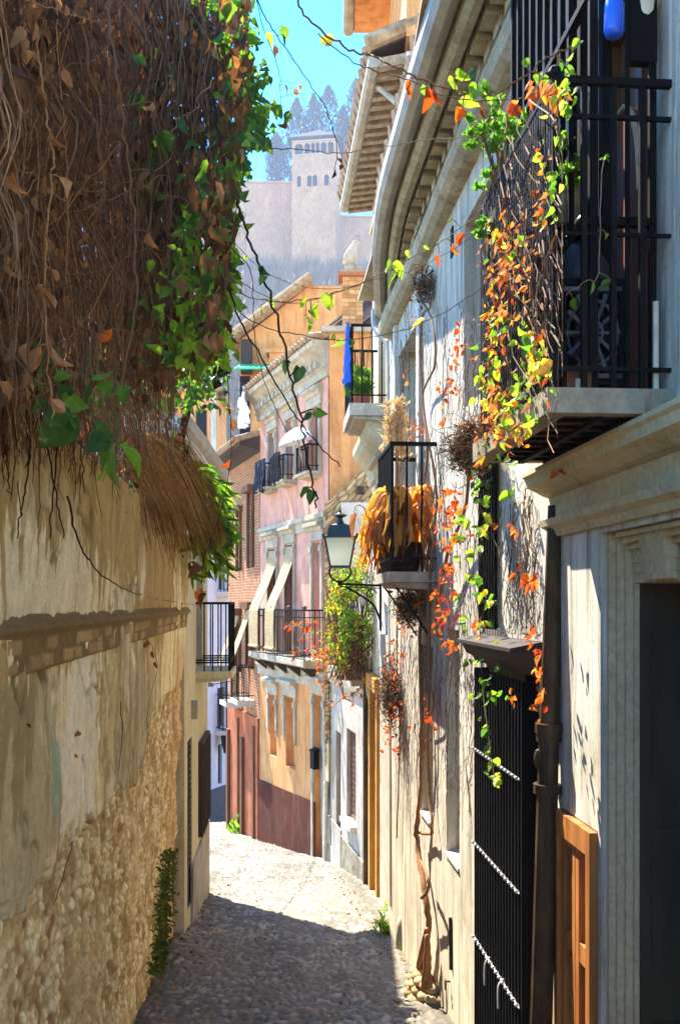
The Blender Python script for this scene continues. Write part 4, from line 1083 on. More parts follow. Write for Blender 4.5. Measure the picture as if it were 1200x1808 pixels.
# ------------------------------------------------------------------ near white house on the right
F1 = Fac((1.266, -1.5), (0.447, 9.0), 1)
t1 = thing("near_white_house", "near white house on the right with stucco portal, black window cage and balconies", "house", F1.pt(6, 0, -0.9))
def gut_x(d): return float(np.interp(d, [-1, 3.6, 5.0, 6.6, 7.6, 9.2], [.86, .50, .372, .25, .25, .33]))
def near_house():
    ud = F1.ud
    door = (ud(1.95), ud(3.30), -1.5, 1.84, .34)
    hat = (ud(3.325), ud(3.74), -1.5, .81, .045)
    gate = (ud(4.04), ud(4.97), -1.6, 1.30, .28)
    wa = (ud(5.69), ud(6.10), .01, 1.44, .22); wb = (ud(6.58), ud(7.08), .055, 1.30, .22)
    wu = (ud(4.55), ud(5.56), 2.72, 3.78, .26); wm = (ud(7.15), ud(8.3), 1.80, 3.72, .2); wg = (ud(4.72), ud(5.08), 1.47, 2.32, .16)
    bd = (ud(2.85), ud(3.45), 2.22, 3.62, .13)
    mb = MB(); F1.wall(mb, 0, F1.L, -2.4, 4.4, [door, hat, gate, wa, wb, wu, wm, bd, wg], 4)
    mb.build("wall", m_near, t1)
    for o in (wa, wb): pane(F1, o, t1, m_glass, m_darkwood, .05, 1)
    pane(F1, wu, t1, m_glass, m_grey, .06, 1); pane(F1, wm, t1, m_glass, m_cream, .07, 2, "balcony_door"); pane(F1, bd, t1, m_wood, m_wood, .05, 1, "balcony_door")
    mb = MB()
    for o in (wa, wb): F1.prof(mb, o[0], o[1] - .0, [(-.2, o[2] + .004), (.012, o[2] + .004), (.012, o[2] + .02), (-.2, o[2] + .05)])
    mb.build("window_sill", m_white, t1)
    mb = MB()
    for a, b in ((wm[0] - .13, wm[0] - .004), (wm[1] + .004, wm[1] + .13)): mb = MB(); F1.box(mb, a, b, 0, .03, 1.8, 4.0); mb.build("pilaster", m_white, t1)
    mb = MB(); F1.box(mb, wg[0] + .004, wg[1] - .004, -.15, -.11, wg[2] + .004, wg[3] - .004)
    for i in range(7): a = wg[0] + .01 + (wg[1] - wg[0] - .02) * i / 6; F1.box(mb, a - .008, a + .008, .01, .026, wg[2], wg[3])
    for z in (1.6, 2.2): F1.box(mb, wg[0] - .01, wg[1] + .01, .027, .034, z, z + .02)
    mb.build("window_grille", m_iron, t1)
    # eave: gutter pipe, fascia, corbel blocks, roll moulding
    ys = np.linspace(-1.4, 9.15, 60)
    path = [(gut_x(y), y) for y in ys]
    path = [(sum(gut_x(y + k * .12) for k in range(-3, 4)) / 7, y) for y in ys]
    zt = 4.44
    mb = MB(); sweep(mb, path, [(0, zt), (.002, zt - .08), (-.02, zt - .125), (-.06, zt - .145), (-.105, zt - .12), (-.12, zt - .07), (-.12, zt)]); g = mb.build("gutter", m_zinc, t1, smooth=False)
    mb = MB(); sweep(mb, path, [(-.123, zt + .03), (-.123, zt - .17), (-.15, zt - .19), (-.19, zt - .19), (-.19, zt + .03)]); mb.build("fascia", m_old, t1)
    mb = MB(); r_ = random.Random(9)
    u = .4
    while u < F1.L - .1:
        d = F1.D(u); wx = F1.pt(u, 0, 0).x; o = max(.06, wx - gut_x(d) - .215)
        w = r_.uniform(.10, .15); dz = r_.uniform(-.012, .012)
        F1.box(mb, u, u + w, .01, o, zt - .20 + dz, zt - .09 + dz); F1.box(mb, u + .01, u + w - .01, .01, o * .6, zt - .255 + dz, zt - .202 + dz)
        u += w + r_.uniform(.045, .075)
    mb.build("corbels", m_old, t1)
    mb = MB()
    v = []
    for i in range(len(ys) - 1):
        pass
    sweep(mb, [(F1.pt(ud(y), 0, 0).x - .0, y) for y in ys if y < 8.95], [(.0, zt - .085), (.30, zt - .085), (.30, zt - .06), (.0, zt - .06)][::-1]); mb.build("soffit", m_old, t1)
    mb = MB(); sweep(mb, [(F1.pt(ud(y), 0, 0).x + .02 * math.sin(y * 2.1) * .4, y) for y in ys if y < 8.95], [(-.02, zt - .26), (.07, zt - .26), (.105, zt - .29), (.115, zt - .34), (.10, zt - .39), (.06, zt - .42), (-.02, zt - .44)][::-1]); mb.build("roll_moulding", m_old, t1)
    mb = MB()
    for i in range(56):
        y = -1.3 + i * .188; mb.tube([(gut_x(y) + .03, y, zt + .07), (3.6, y, zt + 1.2)], .085, 8)
    sweep(mb, [(3.6, -1.4), (3.4, 9.1)], [(0, zt + 1.1), (3.2 - .1, zt + .02), (3.2 - .1, zt), (0, zt)])
    mb.build("roof", m_tile, t1)
    mb = MB(); F1.box(mb, ud(5.86), ud(5.93), .002, .008, 3.72, 3.9); mb.build("slot", m_dark, t1)
    # drop pipe at the far end of the gutter
    mb = MB(); mb.tube(smooth_path([P(664, 548, 9.2), P(666, 580, 9.15), P(684, 600, 9.0), P(690, 625, 8.93), P(692, 760, 8.9), P(694, 1000, 8.9), P(696, 1300, 8.8), P(697, 1600, 8.75)], 4), .05, 10); mb.build("drain_pipe", m_zinc, t1)
    # cornice over the portal
    c = MB(); ce = ud(3.83); z0, z1 = 1.86, 2.09
    F1.prof(c, 0.2, ce, [(0, z0), (.02, z0), (.03, z0 + .025), (.055, z0 + .04), (.06, z0 + .065), (.025, z0 + .07), (.022, z0 + .155), (.05, z0 + .165), (.085, z0 + .185), (.115, z0 + .195), (.118, z0 + .225), (.13, z0 + .235), (.13, z0 + .25), (0, z0 + .27)], e1=0)
    c.build("cornice", m_frame, t1)
    # portal: the wall steps back in small mouldings to a deep dark doorway, keystone over the head
    s = MB(); jf = ud(3.30); ze = 1.84
    for k in range(4):
        F1.box(s, jf - .02 * (k + 1) + .0005, jf - .02 * k - .002 * (k == 0), -.335, -.0225 * (k + 1), -1.5, ze - .004)
        F1.box(s, door[0] + .004, jf - .0805, -.335, -.0225 * (k + 1) - .0, ze - .02 * (k + 1) + .0005, ze - .02 * k - .004 * (k == 0))
    F1.box(s, door[0] + .004, jf - .0805, -.335, -.088, 1.668, ze - .0805)
    F1.box(s, door[0] + .004, jf - .0805, -.0879, -.080, 1.700, 1.706); F1.box(s, door[0] + .004, jf - .0805, -.0879, -.080, 1.735, 1.741)
    s.build("portal_surround", m_frame, t1)
    k = MB(); u0, u1 = F1.U(1182, -.06), F1.U(1137, -.06)
    v = []
    for (a, b, n, z) in ((u0 + .012, u1 - .012, -.055, 1.675), (u0, u1, -.035, 1.835)):
        v += [F1.pt(a, -.087, z), F1.pt(a, n, z), F1.pt(b, n, z), F1.pt(b, -.087, z)]
    k.hexa(v); k.build("keystone", m_frame, t1)
    m_door = simple("dark_green_door", S(62, 56, 42), S(44, 40, 30), 9, .6, 0, .3, (1, 1, .2))
    d = MB(); F1.box(d, door[0] + .004, jf - .095, -.333, -.29, door[2], 1.664)
    for a in (.1, .55):
        for z, h in ((-.4, .75), (.45, .95)): F1.box(d, door[0] + a, door[0] + a + .38, -.29, -.275, z, z + h)
    d.build("door", m_door, t1)
    dl = MB(); F1.box(dl, jf - .094, jf - .0815, -.333, -.105, door[2], 1.664)  # lining added to darken the far reveal of the doorway
    for z in (-.3, .35, 1.0): F1.box(dl, jf - .101, jf - .094, -.28, -.14, z, z + .5)
    dl.build("added_dark_lining", m_door, t1)
    # honey wood hatch with two small lattice leaves
    h = MB(); a, b, zb, ztp = hat[0], hat[1], -1.5, .81
    F1.box(h, a + .004, a + .045, -.04, .03, zb, ztp - .005); F1.box(h, b - .045, b - .004, -.04, .03, zb, ztp - .005); F1.box(h, a + .045, b - .045, -.04, .03, ztp - .09, ztp - .005)
    hb = h.build("hatch_door", m_honey, t1)
    mid = (a + b) / 2 + .0
    for a0, b0 in ((a + .048, mid - .003), (mid + .003, b - .048)):
        L = MB()
        F1.box(L, a0, a0 + .035, -.035, .012, zb, ztp - .094); F1.box(L, b0 - .035, b0, -.035, .012, zb, ztp - .094)
        for z, hh in ((.715 - .03, .03), (.30, .07), (-.40, .08)): F1.box(L, a0 + .035, b0 - .035, -.035, .010, z, z + hh)
        F1.box(L, a0 + .035, b0 - .035, -.035, -.015, zb, .30)
        F1.box(L, a0 + .05, b0 - .05, -.015, -.004, -.30, .27)
        for q in (0, 1):      # fine woven grille
            n_ = 16
            for i in range(n_):
                t_ = i / n_
                p = F1.pt(a0 + .035 + (b0 - a0 - .07) * (t_ if q else 0), -.02 + .004 * q, .37 + .315 * (0 if q else t_))
                e = F1.pt(a0 + .035 + (b0 - a0 - .07) * (t_ if q else 1), -.02 + .004 * q, .37 + .315 * (1 if q else t_))
                L.tube([p, e], .0022, 4)
        F1.box(L, a0 + .035, b0 - .035, -.036, -.03, .37, .685)
        lf = L.build("door_leaf", m_honey, hb)
    H = MB()
    for z in (.58, -.05): H.tube([F1.pt(b - .047, .016, z - .035), F1.pt(b - .047, .016, z + .035)], .008, 8)
    H.box(*[q for q in (0, 0, 0, 0, 0, 0)]) if False else None
    kn = F1.pt(mid - .01, .02, -.1); H.ball(kn, .014, 8, 6); H.build("hinge", simple("brass", S(150, 120, 70), None, 9, .4, .8, 0), hb)
    # black window cage with its moulded hood, flat rails and twisted ties
    G = MB(); a, b = gate[0] + .02, gate[1] - .01
    n_ = 17
    for i in range(n_ + 1):
        u = a + (b - a) * i / n_; F1.box(G, u - .008, u + .008, .055, .071, -1.5, 1.27)
    for nn in (0, .02): F1.box(G, (a, b)[nn > 0] - .008, (a, b)[nn > 0] + .008, 0, .055, -1.5, 1.27)
    for z in (.857, .377, -.105, -.6, 1.2): F1.box(G, a - .012, b + .012, .046, .054, z - .015, z + .015)
    g = G.build("window_cage", m_iron, t1)
    for z in (.857, .377, -.105):
        T = MB(); nk = 15
        T.tube([F1.pt(a, .08, z), F1.pt(b, .08, z)], .0035, 5)
        for i in range(nk):
            u = a + (b - a) * (i + .5) / nk; q_ = F1.pt(u, .082, z); T.tube([q_ + Vector((0, -.012, .009)), q_ + Vector((-.004, -.005, .003)), q_ + Vector((.004, .006, -.003)), q_ + Vector((0, .013, -.009))], [.003, .0085, .0085, .003], 6)
        rp = T.build("twisted_rope", m_white, g)
    for i, z in ((10, -.105), (20, -.105)):
        T = MB()
        u = a + (b - a) * i / (n_ * 2); T.tube(smooth_path([F1.pt(u, .08, z + .02), F1.pt(u + .015, .10, z - .02), F1.pt(u + .02, .10, z - .12)], 4), .004, 5); T.build("rope_end", m_white, g)
    D = MB(); F1.box(D, gate[0] + .004, gate[1] - .004, -.27, -.2, gate[2], gate[3] - .004); D.build("dark_shutter", m_dark, t1)
    hd = MB(); F1.prof(hd, gate[0] - .10, gate[1] + .06, [(0, 1.30), (.05, 1.30), (.07, 1.33), (.10, 1.345), (.12, 1.385), (.15, 1.40), (.15, 1.415), (.02, 1.44), (0, 1.44)]); hd.build("window_hood", simple("dark_hood_wood", S(58, 44, 34), S(36, 28, 22), 16, 0.7, 0, 0.4, (.15, .15, 1)), t1)
    # downpipe
    p = MB(); pts = [P(979, 893, 3.76), P(975, 1060, 3.76), P(969, 1270, 3.75), P(963, 1500, 3.74), P(954, 1830, 3.72)]
    p.tube(pts, [.028, .034, .040, .042, .044], 14)
    for k_, rr in ((P(969, 1285, 3.75), .056), (P(968.5, 1300, 3.75), .050), (P(966, 1392, 3.745), .056)): p.tube([k_ - Vector((0, 0, .018)), k_ + Vector((0, 0, .018))], rr, 16)
    b_ = P(949, 1340, 3.75); p.ball(b_, .018, 8, 6, sc=(1, 1, 2.2)); F1_ = P(966, 1392, 3.745); p.tube([F1_, F1_ + Vector((.07, .01, 0))], .008, 6)
    p.build("downpipe", m_pipe, t1, smooth=False)
    w = MB()
    q = F1.W(796, 1620, .004); q2 = F1.W(797, 1712, .004); w.tube([q, q2], .016, 4)  # dark strip laid flat on the wall above the ring
    rb = F1.W(786, 1733, .03)
    w.tube([rb + Vector((.03, 0, 0)), rb], .006, 6); w.tube([rb + Vector((0, .02 * math.cos(x), .03 * math.sin(x) - .02)) for x in np.linspace(0, 2 * PI, 14)], .005, 6); w.build("tether_ring_and_strip", m_pipe, t1)
    # middle balcony
    n1 = .30
    balcony(F1, ud(6.42), ud(7.18), n1, 1.81, 2.665, t1, m_stone, .07, .035, gap2=.10, bar=.006)
    for d_ in (6.5, 7.1): br = MB(); br.tube(smooth_path([F1.pt(ud(d_), .28, 1.73), F1.pt(ud(d_), .2, 1.62), F1.pt(ud(d_), .03, 1.36)], 4), .007, 6); br.build("balcony_bracket", m_iron, t1)
    # big near balcony: tiled underside on iron strips, stone slab rim, high cage
    u0, u1 = ud(2.70), ud(3.66); nb = .335; zs, ztp = 2.20, 3.07
    sb = MB(); F1.box(sb, u0, u1, nb - .035, nb + .03, zs - .07, zs); F1.box(sb, u0 - .0, u0 + .05, 0, nb - .035, zs - .07, zs); F1.box(sb, u1 - .05, u1, 0, nb - .035, zs - .07, zs); F1.box(sb, u0 + .05, u1 - .05, 0, nb - .035, zs - .028, zs)
    bal = sb.build("balcony", plaster("slab_render", S(176, 164, 142), S(146, 134, 112), S(92, 80, 62), .7, 5, .4), t1)
    ti = MB(); r_ = random.Random(4); nu, nn = 8, 3
    for i in range(nu):
        for j in range(nn):
            uu = u0 + .055 + (u1 - u0 - .11) * i / nu; v_ = .01 + (nb - .05) * j / nn; c_ = np.array(S(150, 92, 60)[:3]) * r_.uniform(.5, 1.0)
            F1.box(ti, uu, uu + (u1 - u0 - .11) / nu - .01, v_, v_ + (nb - .05) / nn - .008, zs - .055, zs - .03, tuple(c_))
    ti.build("underside_tiles", m_attr, bal)
    st = MB()
    for i in range(nu + 1): uu = u0 + .055 + (u1 - u0 - .11) * i / nu; F1.box(st, uu - .012, uu + .008, 0, nb - .037, zs - .068, zs - .057)
    for j in range(1, nn): v_ = .006 + (nb - .05) * j / nn; F1.box(st, u0 + .05, u1 - .05, v_ - .012, v_ + .010, zs - .08, zs - .069)
    st.build("iron_strips", m_iron, bal)
    ra = MB(); a0, a1 = u0 + .03, u1 - .04; m1 = nb
    zr = 3.07
    for z, s_ in ((zr, .010), (2.97, .006), (2.26, .006), (2.64, .005)):
        F1.box(ra, a0 - s_, a1 + s_, m1 - s_, m1 + s_, z - s_, z + s_)
        for a in (a0, a1): F1.box(ra, a - s_, a + s_, 0, m1 - s_, z - s_, z + s_)
    k_ = 36
    for i in range(k_ + 1):
        a = a0 + (a1 - a0) * i / k_; F1.box(ra, a - .008, a + .008, m1 - .008, m1 + .008, zs, zr - .012)
    for i in range(1, 4):
        q = m1 * i / 4; F1.box(ra, a0 - .008, a0 + .008, q - .008, q + .008, zs, zr - .012); F1.box(ra, a1 - .008, a1 + .008, q - .008, q + .008, zs, zr - .012)
    for q in (m1,): ra.ball(F1.pt(a0, q, zr + .02), .02, 8, 6)
    ra.build("railing", m_iron, bal)
    cg = MB()                                  # tall cage posts carried up past the rail to the eave
    for q, s_ in ((.205, .012), (.105, .006), (.03, .010)):
        F1.box(cg, a0 + .05, a0 + .05 + s_ * 1.6, q - s_, q + s_, zs, 4.18)
    for i in range(9):
        a = a0 + .25 + i * .085; F1.box(cg, a - .009, a + .009, .20, .218, zs, 4.18)
    for i in (0, 2, 3): a = a0 + .15 + .1 * i; F1.box(cg, a - .016, a + .016, .12, .15, zs, 4.18)
    for z in (2.70, 3.36, 4.1): F1.box(cg, a0 + .05, a0 + .95 * (a1 - a0), .196, .222, z - .010, z + .010); F1.box(cg, a0 + .05, a0 + .075, .03, .196, z - .012, z + .012)
    F1.box(cg, a0 + .045, a0 + .08, .02, .10, 3.16, 3.34)
    cg.build("balcony_cage", m_iron, bal)
    wp = MB(); x = F1.hit(1157, 600)[0]; wp.tube([F1.pt(u0 + .05, .035, 2.2), F1.pt(u0 + .05, .035, 2.46)], .009, 8); wp.build("waste_pipe", m_pvc, bal)
m_old = plaster("old_limewash", S(196, 186, 160), S(164, 152, 126), S(112, 98, 76), .6, 5, .8)
def near_plaster():
    """limewashed wall: warm light painted in as a cream tint towards the foot, rain streaks and dry tendrils' marks"""
    t = NT("streaked_limewash")
    a = t.noise(2.2, 7, .65); col = t.ramp(a, [(.3, S(222, 215, 197)), (.6, S(196, 188, 170)), (.75, S(172, 160, 138))])
    st = t.ramp(t.noise(5, 9, .75, (2.2, 2.2, .16), .6), [(.47, (0, 0, 0)), (.62, (.9, .9, .9))]); col = t.mix(st, col, S(142, 134, 120))
    sep = t.n("SeparateXYZ"); t.l(t.tc.outputs["Object"], sep.inputs[0])
    mr = t.n("MapRange"); t.l(sep.outputs[2], mr.inputs[0]); mr.inputs[1].default_value = 2.2; mr.inputs[2].default_value = -.9; mr.inputs[3].default_value = 0; mr.inputs[4].default_value = 1.0
    col = t.mix(mr.outputs[0], col, t.mix(1.0, col, (1.0, .92, .78, 1), 'MULTIPLY'))  # warm light of the shade put into the colour, growing towards the foot
    pk = t.ramp(t.noise(9, 8, .7), [(.60, (0, 0, 0)), (.66, (.6, .6, .6))]); col = t.mix(pk, col, S(160, 140, 110))
    fine = t.ramp(t.noise(60, 5, .7), [(.3, (.8, .8, .8)), (.7, (1, 1, 1))]); col = t.mix(1.0, col, fine, 'MULTIPLY')
    b1 = t.bump(t.noise(4, 7, .62), .3, .02); b2 = t.bump(t.noise(16, 6, .6, (1, 1, .3)), .25, .008, b1); t.bump(t.noise(90, 4), .15, .002, b2)
    return t.done(col, .92, 0, .12)
m_near = near_plaster()
near_house()

for lab, px, d, h, x in (("rounded stone guard post at the far corner of the near white house", 715, 8.15, .36, .05), ("small ochre stone guard beside the ochre doorway further down", 691, 10.55, .42, .04)):
    b = P(px, 1700, d); b.z = gz(d) - .05; mb = MB()
    w = .075
    mb.tube([b, b + Vector((0, 0, h * .75)), b + Vector((0, 0, h * .93)), b + Vector((0, 0, h * 1.02))], [w * 1.08, w, w * .8, w * .35], 12)
    tag(mb.build("guard_stone", m_ochre if d > 9 else m_stone, None, loc=b, smooth=True), lab, "guard stone")

# ------------------------------------------------------------------ plants: helpers
m_leaf = attr_mat("leaf", 0.5, 0.5, 0.2, 120, 0.35, 0.25, 60, 0.002, (1.9, 1.9, 1.2, 1))
m_dryleaf = attr_mat("dry_leaf", 0.75, 0.38, 0.3, 120, 0.2, 0.35, 60, 0.002, (1.5, 1.2, 0.85, 1))
m_stem = attr_mat("stem_bark", 0.85, 0, 0.4, 150, 0.15, 0.4, 60, 0.002)
LT = np.array([(0, 0, 0), (-.30, .18, .05), (-.34, .48, .08), (0, .45, -.02), (0, 1, -.06), (.34, .48, .08), (.30, .18, .05), (-.17, .78, .03), (.17, .78, .03)], float)
LF = [(0, 3, 2, 1), (3, 4, 7, 2), (0, 6, 5, 3), (3, 5, 8, 4)]
_m = [(0, .04, 0), (0, .30, -.03), (0, .58, -.045), (0, .82, -.06), (0, 1.04, -.12)]; _s = [(.16, -.10, .03), (.36, -.06, .07), (.49, .14, .11), (.46, .38, .12), (.34, .62, .09), (.17, .84, .02)]
HT = np.array(_m + [(-x, y, z) for x, y, z in _s] + _s, float)
HF = [(0, 6, 5), (0, 7, 6), (0, 1, 8, 7), (1, 9, 8), (1, 2, 9), (2, 10, 9), (2, 3, 10), (3, 4, 10)]
HF = [tuple(q) for q in HF] + [tuple((i + 6 if i > 4 else i) for i in q[::-1]) for q in HF]

def unit(a): return a / np.maximum(np.linalg.norm(a, axis=-1, keepdims=True), 1e-9)
def put_leaves(mb, pos, axis, size, cols, width=1.0, heart=False, curl=0.0):
    pos = np.asarray(pos, float); n = len(pos)
    if n == 0: return
    a = unit(np.asarray(axis, float)); r = rng.normal(0, 1, (n, 3)); r[:, 2] *= .5
    s = unit(np.cross(a, r)); k = np.cross(s, a)
    roll = np.abs(rng.normal(0, .35 + .5 * (curl > 0), n)); bend = rng.normal(.10, .22, n)
    T = (HT if heart else LT).copy(); size = np.broadcast_to(np.asarray(size, float), (n,))
    w = np.broadcast_to(np.asarray(width, float), (n,))
    cv = rng.uniform(.4, 1.6, n) + curl
    TT = np.repeat(T[None], n, 0) + rng.normal(0, .022, (n,) + T.shape)
    tx = TT[..., 0] * np.cos(roll)[:, None]; tz = TT[..., 2] * cv[:, None] + np.abs(TT[..., 0]) * np.sin(roll)[:, None] - bend[:, None] * TT[..., 1] ** 2
    V = pos[:, None] + size[:, None, None] * ((tx * w[:, None])[..., None] * s[:, None] + TT[..., 1, None] * a[:, None] + tz[..., None] * k[:, None])
    edge_c = (1 - .30 * np.abs(T[:, 0]) - .12 * np.maximum(T[:, 1], 0))[None, :, None] * rng.uniform(.8, 1.15, (n, len(T), 1))
    k_ = len(T); f = [tuple(k_ * i + j for j in q) for i in range(n) for q in (HF if heart else LF)]
    mb.add(V.reshape(-1, 3), f, (np.asarray(cols, float)[:, None] * edge_c * 1.1).reshape(-1, 3))

def put_tubes(mb, PTS, rad, cols, sides=3):
    """PTS (n, k, 3), rad (n,) at the root, tapering"""
    PTS = np.asarray(PTS, float); n, k = PTS.shape[:2]
    t = np.zeros_like(PTS); t[:, 1:-1] = PTS[:, 2:] - PTS[:, :-2]; t[:, 0] = PTS[:, 1] - PTS[:, 0]; t[:, -1] = PTS[:, -1] - PTS[:, -2]; t = unit(t)
    ref = np.array([.83, .55, .1]); a = unit(np.cross(t, ref)); b = np.cross(t, a)
    r = np.asarray(rad, float)[:, None] * np.linspace(1, .45, k)[None]
    V = np.stack([PTS + (a * math.cos(2 * PI * j / sides) + b * math.sin(2 * PI * j / sides)) * r[..., None] for j in range(sides)], 2)
    base = (np.arange(n)[:, None, None] * k + np.arange(k - 1)[None, :, None]) * sides; j = np.arange(sides)[None, None]; j2 = (j + 1) % sides
    f = np.stack([base + j, base + j2, base + sides + j2, base + sides + j], -1).reshape(-1, 4)
    mb.add(V.reshape(-1, 3), f.tolist(), np.repeat(np.asarray(cols, float), k * sides, 0))

def pal(n, cs, lo=.7, hi=1.2):
    c = np.array([S(*q)[:3] for q in cs]); i = rng.integers(0, len(cs), n)
    return c[i] * rng.uniform(lo, hi, (n, 1))
BROWN = [(132, 92, 58), (156, 108, 66), (112, 78, 52), (176, 128, 82), (100, 70, 48)]
TAN = [(196, 136, 82), (206, 150, 96), (182, 118, 66)]
GREEN = [(74, 112, 36), (88, 128, 40), (60, 98, 34), (104, 140, 44), (70, 104, 46)]
LIME = [(132, 164, 44), (150, 178, 52), (114, 152, 40)]
YELLOW = [(220, 186, 50), (226, 170, 46), (206, 190, 70)]
ORANGE = [(222, 124, 40), (206, 104, 36), (230, 148, 62), (196, 88, 32)]
RED = [(196, 74, 30), (212, 96, 36), (176, 66, 30)]
STEM = [(142, 100, 66), (118, 82, 56), (164, 118, 76), (96, 68, 50)]
GSTEM = [(150, 130, 106), (124, 104, 84), (106, 84, 66)]

def Pn(px, py, d):
    px, py, d = np.broadcast_arrays(np.asarray(px, float), np.asarray(py, float), np.asarray(d, float))
    return np.stack([(px - 600) / F * d, d, EYE + (1065 - py) / F * d], -1)
def wall_d(px):        # distance at which the sight line meets the garden wall's plane
    return 0.71 / np.maximum((600 - px) / F - 0.097, 0.075)

# ------------------------------------------------------------------ the dry vine curtain hanging over the garden wall
def curtain():
    t = thing("dry_vine_curtain", "huge brown curtain of dry hanging vine stems covering the upper left", "vine", P(150, 800, 4.2))
    N = 3400; K = 15
    px = rng.uniform(-150, 425, N); px = np.where((px > 300) & (rng.random(N) < .5), px - rng.uniform(120, 380, N), px); dw = np.minimum(wall_d(px), 7.5)
    d = np.clip(dw * rng.uniform(.70, .97, N), 1.9, 6.6); d = np.where(px > 240, np.minimum(d, rng.uniform(3.1, 4.5, N)), d)
    yb = np.interp(px, [-150, 0, 100, 180, 250, 290, 330, 400, 430], [720, 720, 755, 770, 770, 690, 560, 440, 300]) + (fbm(px / 26, px * 0, 404, 3) - .5) * 170 + rng.normal(0, 40, N)
    yb = np.where(rng.random(N) < .40, yb * rng.uniform(.45, .95, N), yb)
    y0 = rng.uniform(-260, -60, N); y0 = np.where(rng.random(N) < .35, rng.uniform(-100, 450, N), y0)
    tt = np.linspace(0, 1, K)[None]
    sway = np.cumsum(rng.normal(0, 1, (N, K)), 1) * rng.uniform(1.5, 9, (N, 1)) + rng.normal(0, 45, (N, 1)) * tt
    wavy = (rng.random((N, 1)) < .3) * rng.uniform(6, 34, (N, 1)); sway = sway + wavy * np.sin(tt * rng.uniform(4, 14, (N, 1)) + rng.uniform(0, 6, (N, 1)))
    dd = d[:, None] + np.cumsum(rng.normal(0, .012, (N, K)), 1)
    X = px[:, None] + sway;     Y = y0[:, None] + (np.maximum(yb, y0 + 60) - y0)[:, None] * tt; X = X + (fbm(Y / 110, X / 70, 411, 3) - .5) * 80
    X = np.minimum(X, np.interp(Y, [-300, -120, -20, 150, 300, 420, 520, 660], [120, 260, 425, 412, 380, 335, 305, 310]) - rng.exponential(16, (N, 1)))
    mb = MB(); put_tubes(mb, Pn(X, Y, dd), rng.choice([.0010, .0014, .0020, .0030, .0055], N, p=[.3, .3, .25, .12, .03]) * (d / 3.0) ** .5, pal(N, STEM, .6, 1.5))
    M = 420                                   # slanting, looping runners that tie it together
    x0 = rng.uniform(-60, 380, M); yy0 = rng.uniform(-60, 640, M); a = rng.choice([-1, 1], M) * rng.uniform(.2, 1.35, M); ln = rng.uniform(60, 260, M)
    q = np.linspace(0, 1, K)[None]; sag = rng.uniform(-30, 70, M)[:, None] * (q * (1 - q)) * 4
    XX = np.minimum(x0[:, None] + ln[:, None] * np.cos(a)[:, None] * q, 415 + 20 * np.sin(9 * q)); YY = yy0[:, None] + ln[:, None] * np.sin(a)[:, None] * q + sag + np.cumsum(rng.normal(0, 5, (M, K)), 1)
    d2 = np.clip(np.minimum(wall_d(x0), 7) * rng.uniform(.70, .9, M), 1.9, 6.2)
    put_tubes(mb, Pn(XX, YY, d2[:, None] + np.zeros((1, K))), rng.choice([.0009, .0012, .0018], M), pal(M, STEM, .5, 1.2))
    st = mb.build("stems", m_stem, t, smooth=False); st['kind'] = "stuff"
    # dry leaves, thick within and behind
    mb = MB(); n = 7500
    lx = rng.uniform(-120, 420, n); ly = rng.uniform(-120, 740, n); lx = np.where(ly < -10, np.minimum(lx, rng.uniform(-120, 300, n)), lx)
    keep = ly < np.interp(lx, [-120, 0, 180, 290, 320, 370, 420], [690, 690, 730, 680, 440, 300, 150])
    lx, ly = lx[keep], ly[keep]; n = len(lx)
    ld = np.clip(np.minimum(wall_d(lx), 7.2) * rng.uniform(.74, 1.22, n), 2.0, 7.6); ld = np.where(lx > 240, np.minimum(ld, rng.uniform(3.1, 4.8, n)), ld)
    put_leaves(mb, Pn(lx, ly, ld), np.stack([rng.normal(0, .35, n), rng.normal(0, .35, n), -np.ones(n)], 1), rng.uniform(.025, .065, n), pal(n, BROWN, .35, 1.0), rng.uniform(.6, 1.1, n))
    n = 900
    lx = rng.uniform(-40, 330, n); ly = rng.uniform(-60, 690, n); ld = np.clip(np.minimum(wall_d(lx), 5.8) * rng.uniform(.64, .76, n), 1.9, 5)
    put_leaves(mb, Pn(lx, ly, ld), np.stack([rng.normal(0, .35, n), rng.normal(0, .35, n), -np.ones(n)], 1), rng.uniform(.02, .055, n), pal(n, BROWN + TAN[:1], .6, 1.2), rng.uniform(.4, .8, n), curl=.8)
    n = 700
    lx = np.clip(rng.normal(290, 70, n), 60, 400); ly = rng.uniform(20, 700, n); ok = ly < np.interp(lx, [0, 300, 350, 425], [700, 680, 650, 560]); lx, ly = lx[ok], ly[ok]; n = len(lx)
    ld = np.clip(np.minimum(wall_d(lx), 5.8) * rng.uniform(.66, .8, n), 2.0, 3.6)
    put_leaves(mb, Pn(lx, ly, ld), np.stack([rng.normal(0, .3, n), rng.normal(0, .3, n), -np.ones(n)], 1), rng.uniform(.035, .075, n), pal(n, BROWN + TAN[:1], .7, 1.15), rng.uniform(.55, .95, n))
    o = mb.build("dry_leaves", m_dryleaf, t); o['kind'] = "stuff"
    mb = MB()                                 # old trunks rising from behind the wall that carry it all
    for x, r_ in ((30, .05), (190, .045)):
        dd_ = min(7.0, float(wall_d(x)) * 1.12)
        mb.tube(smooth_path([P(x, 800, dd_), P(x + 20, 560, dd_), P(x - 25, 300, dd_ * .96), P(x + 30, 40, dd_ * .92), P(x, -260, dd_ * .9)], 5), [r_ * (1 - .4 * i / 20) for i in range(21)], 8, S(70, 52, 40)[:3])
    mb.build("trunk", m_stem, t)
curtain()

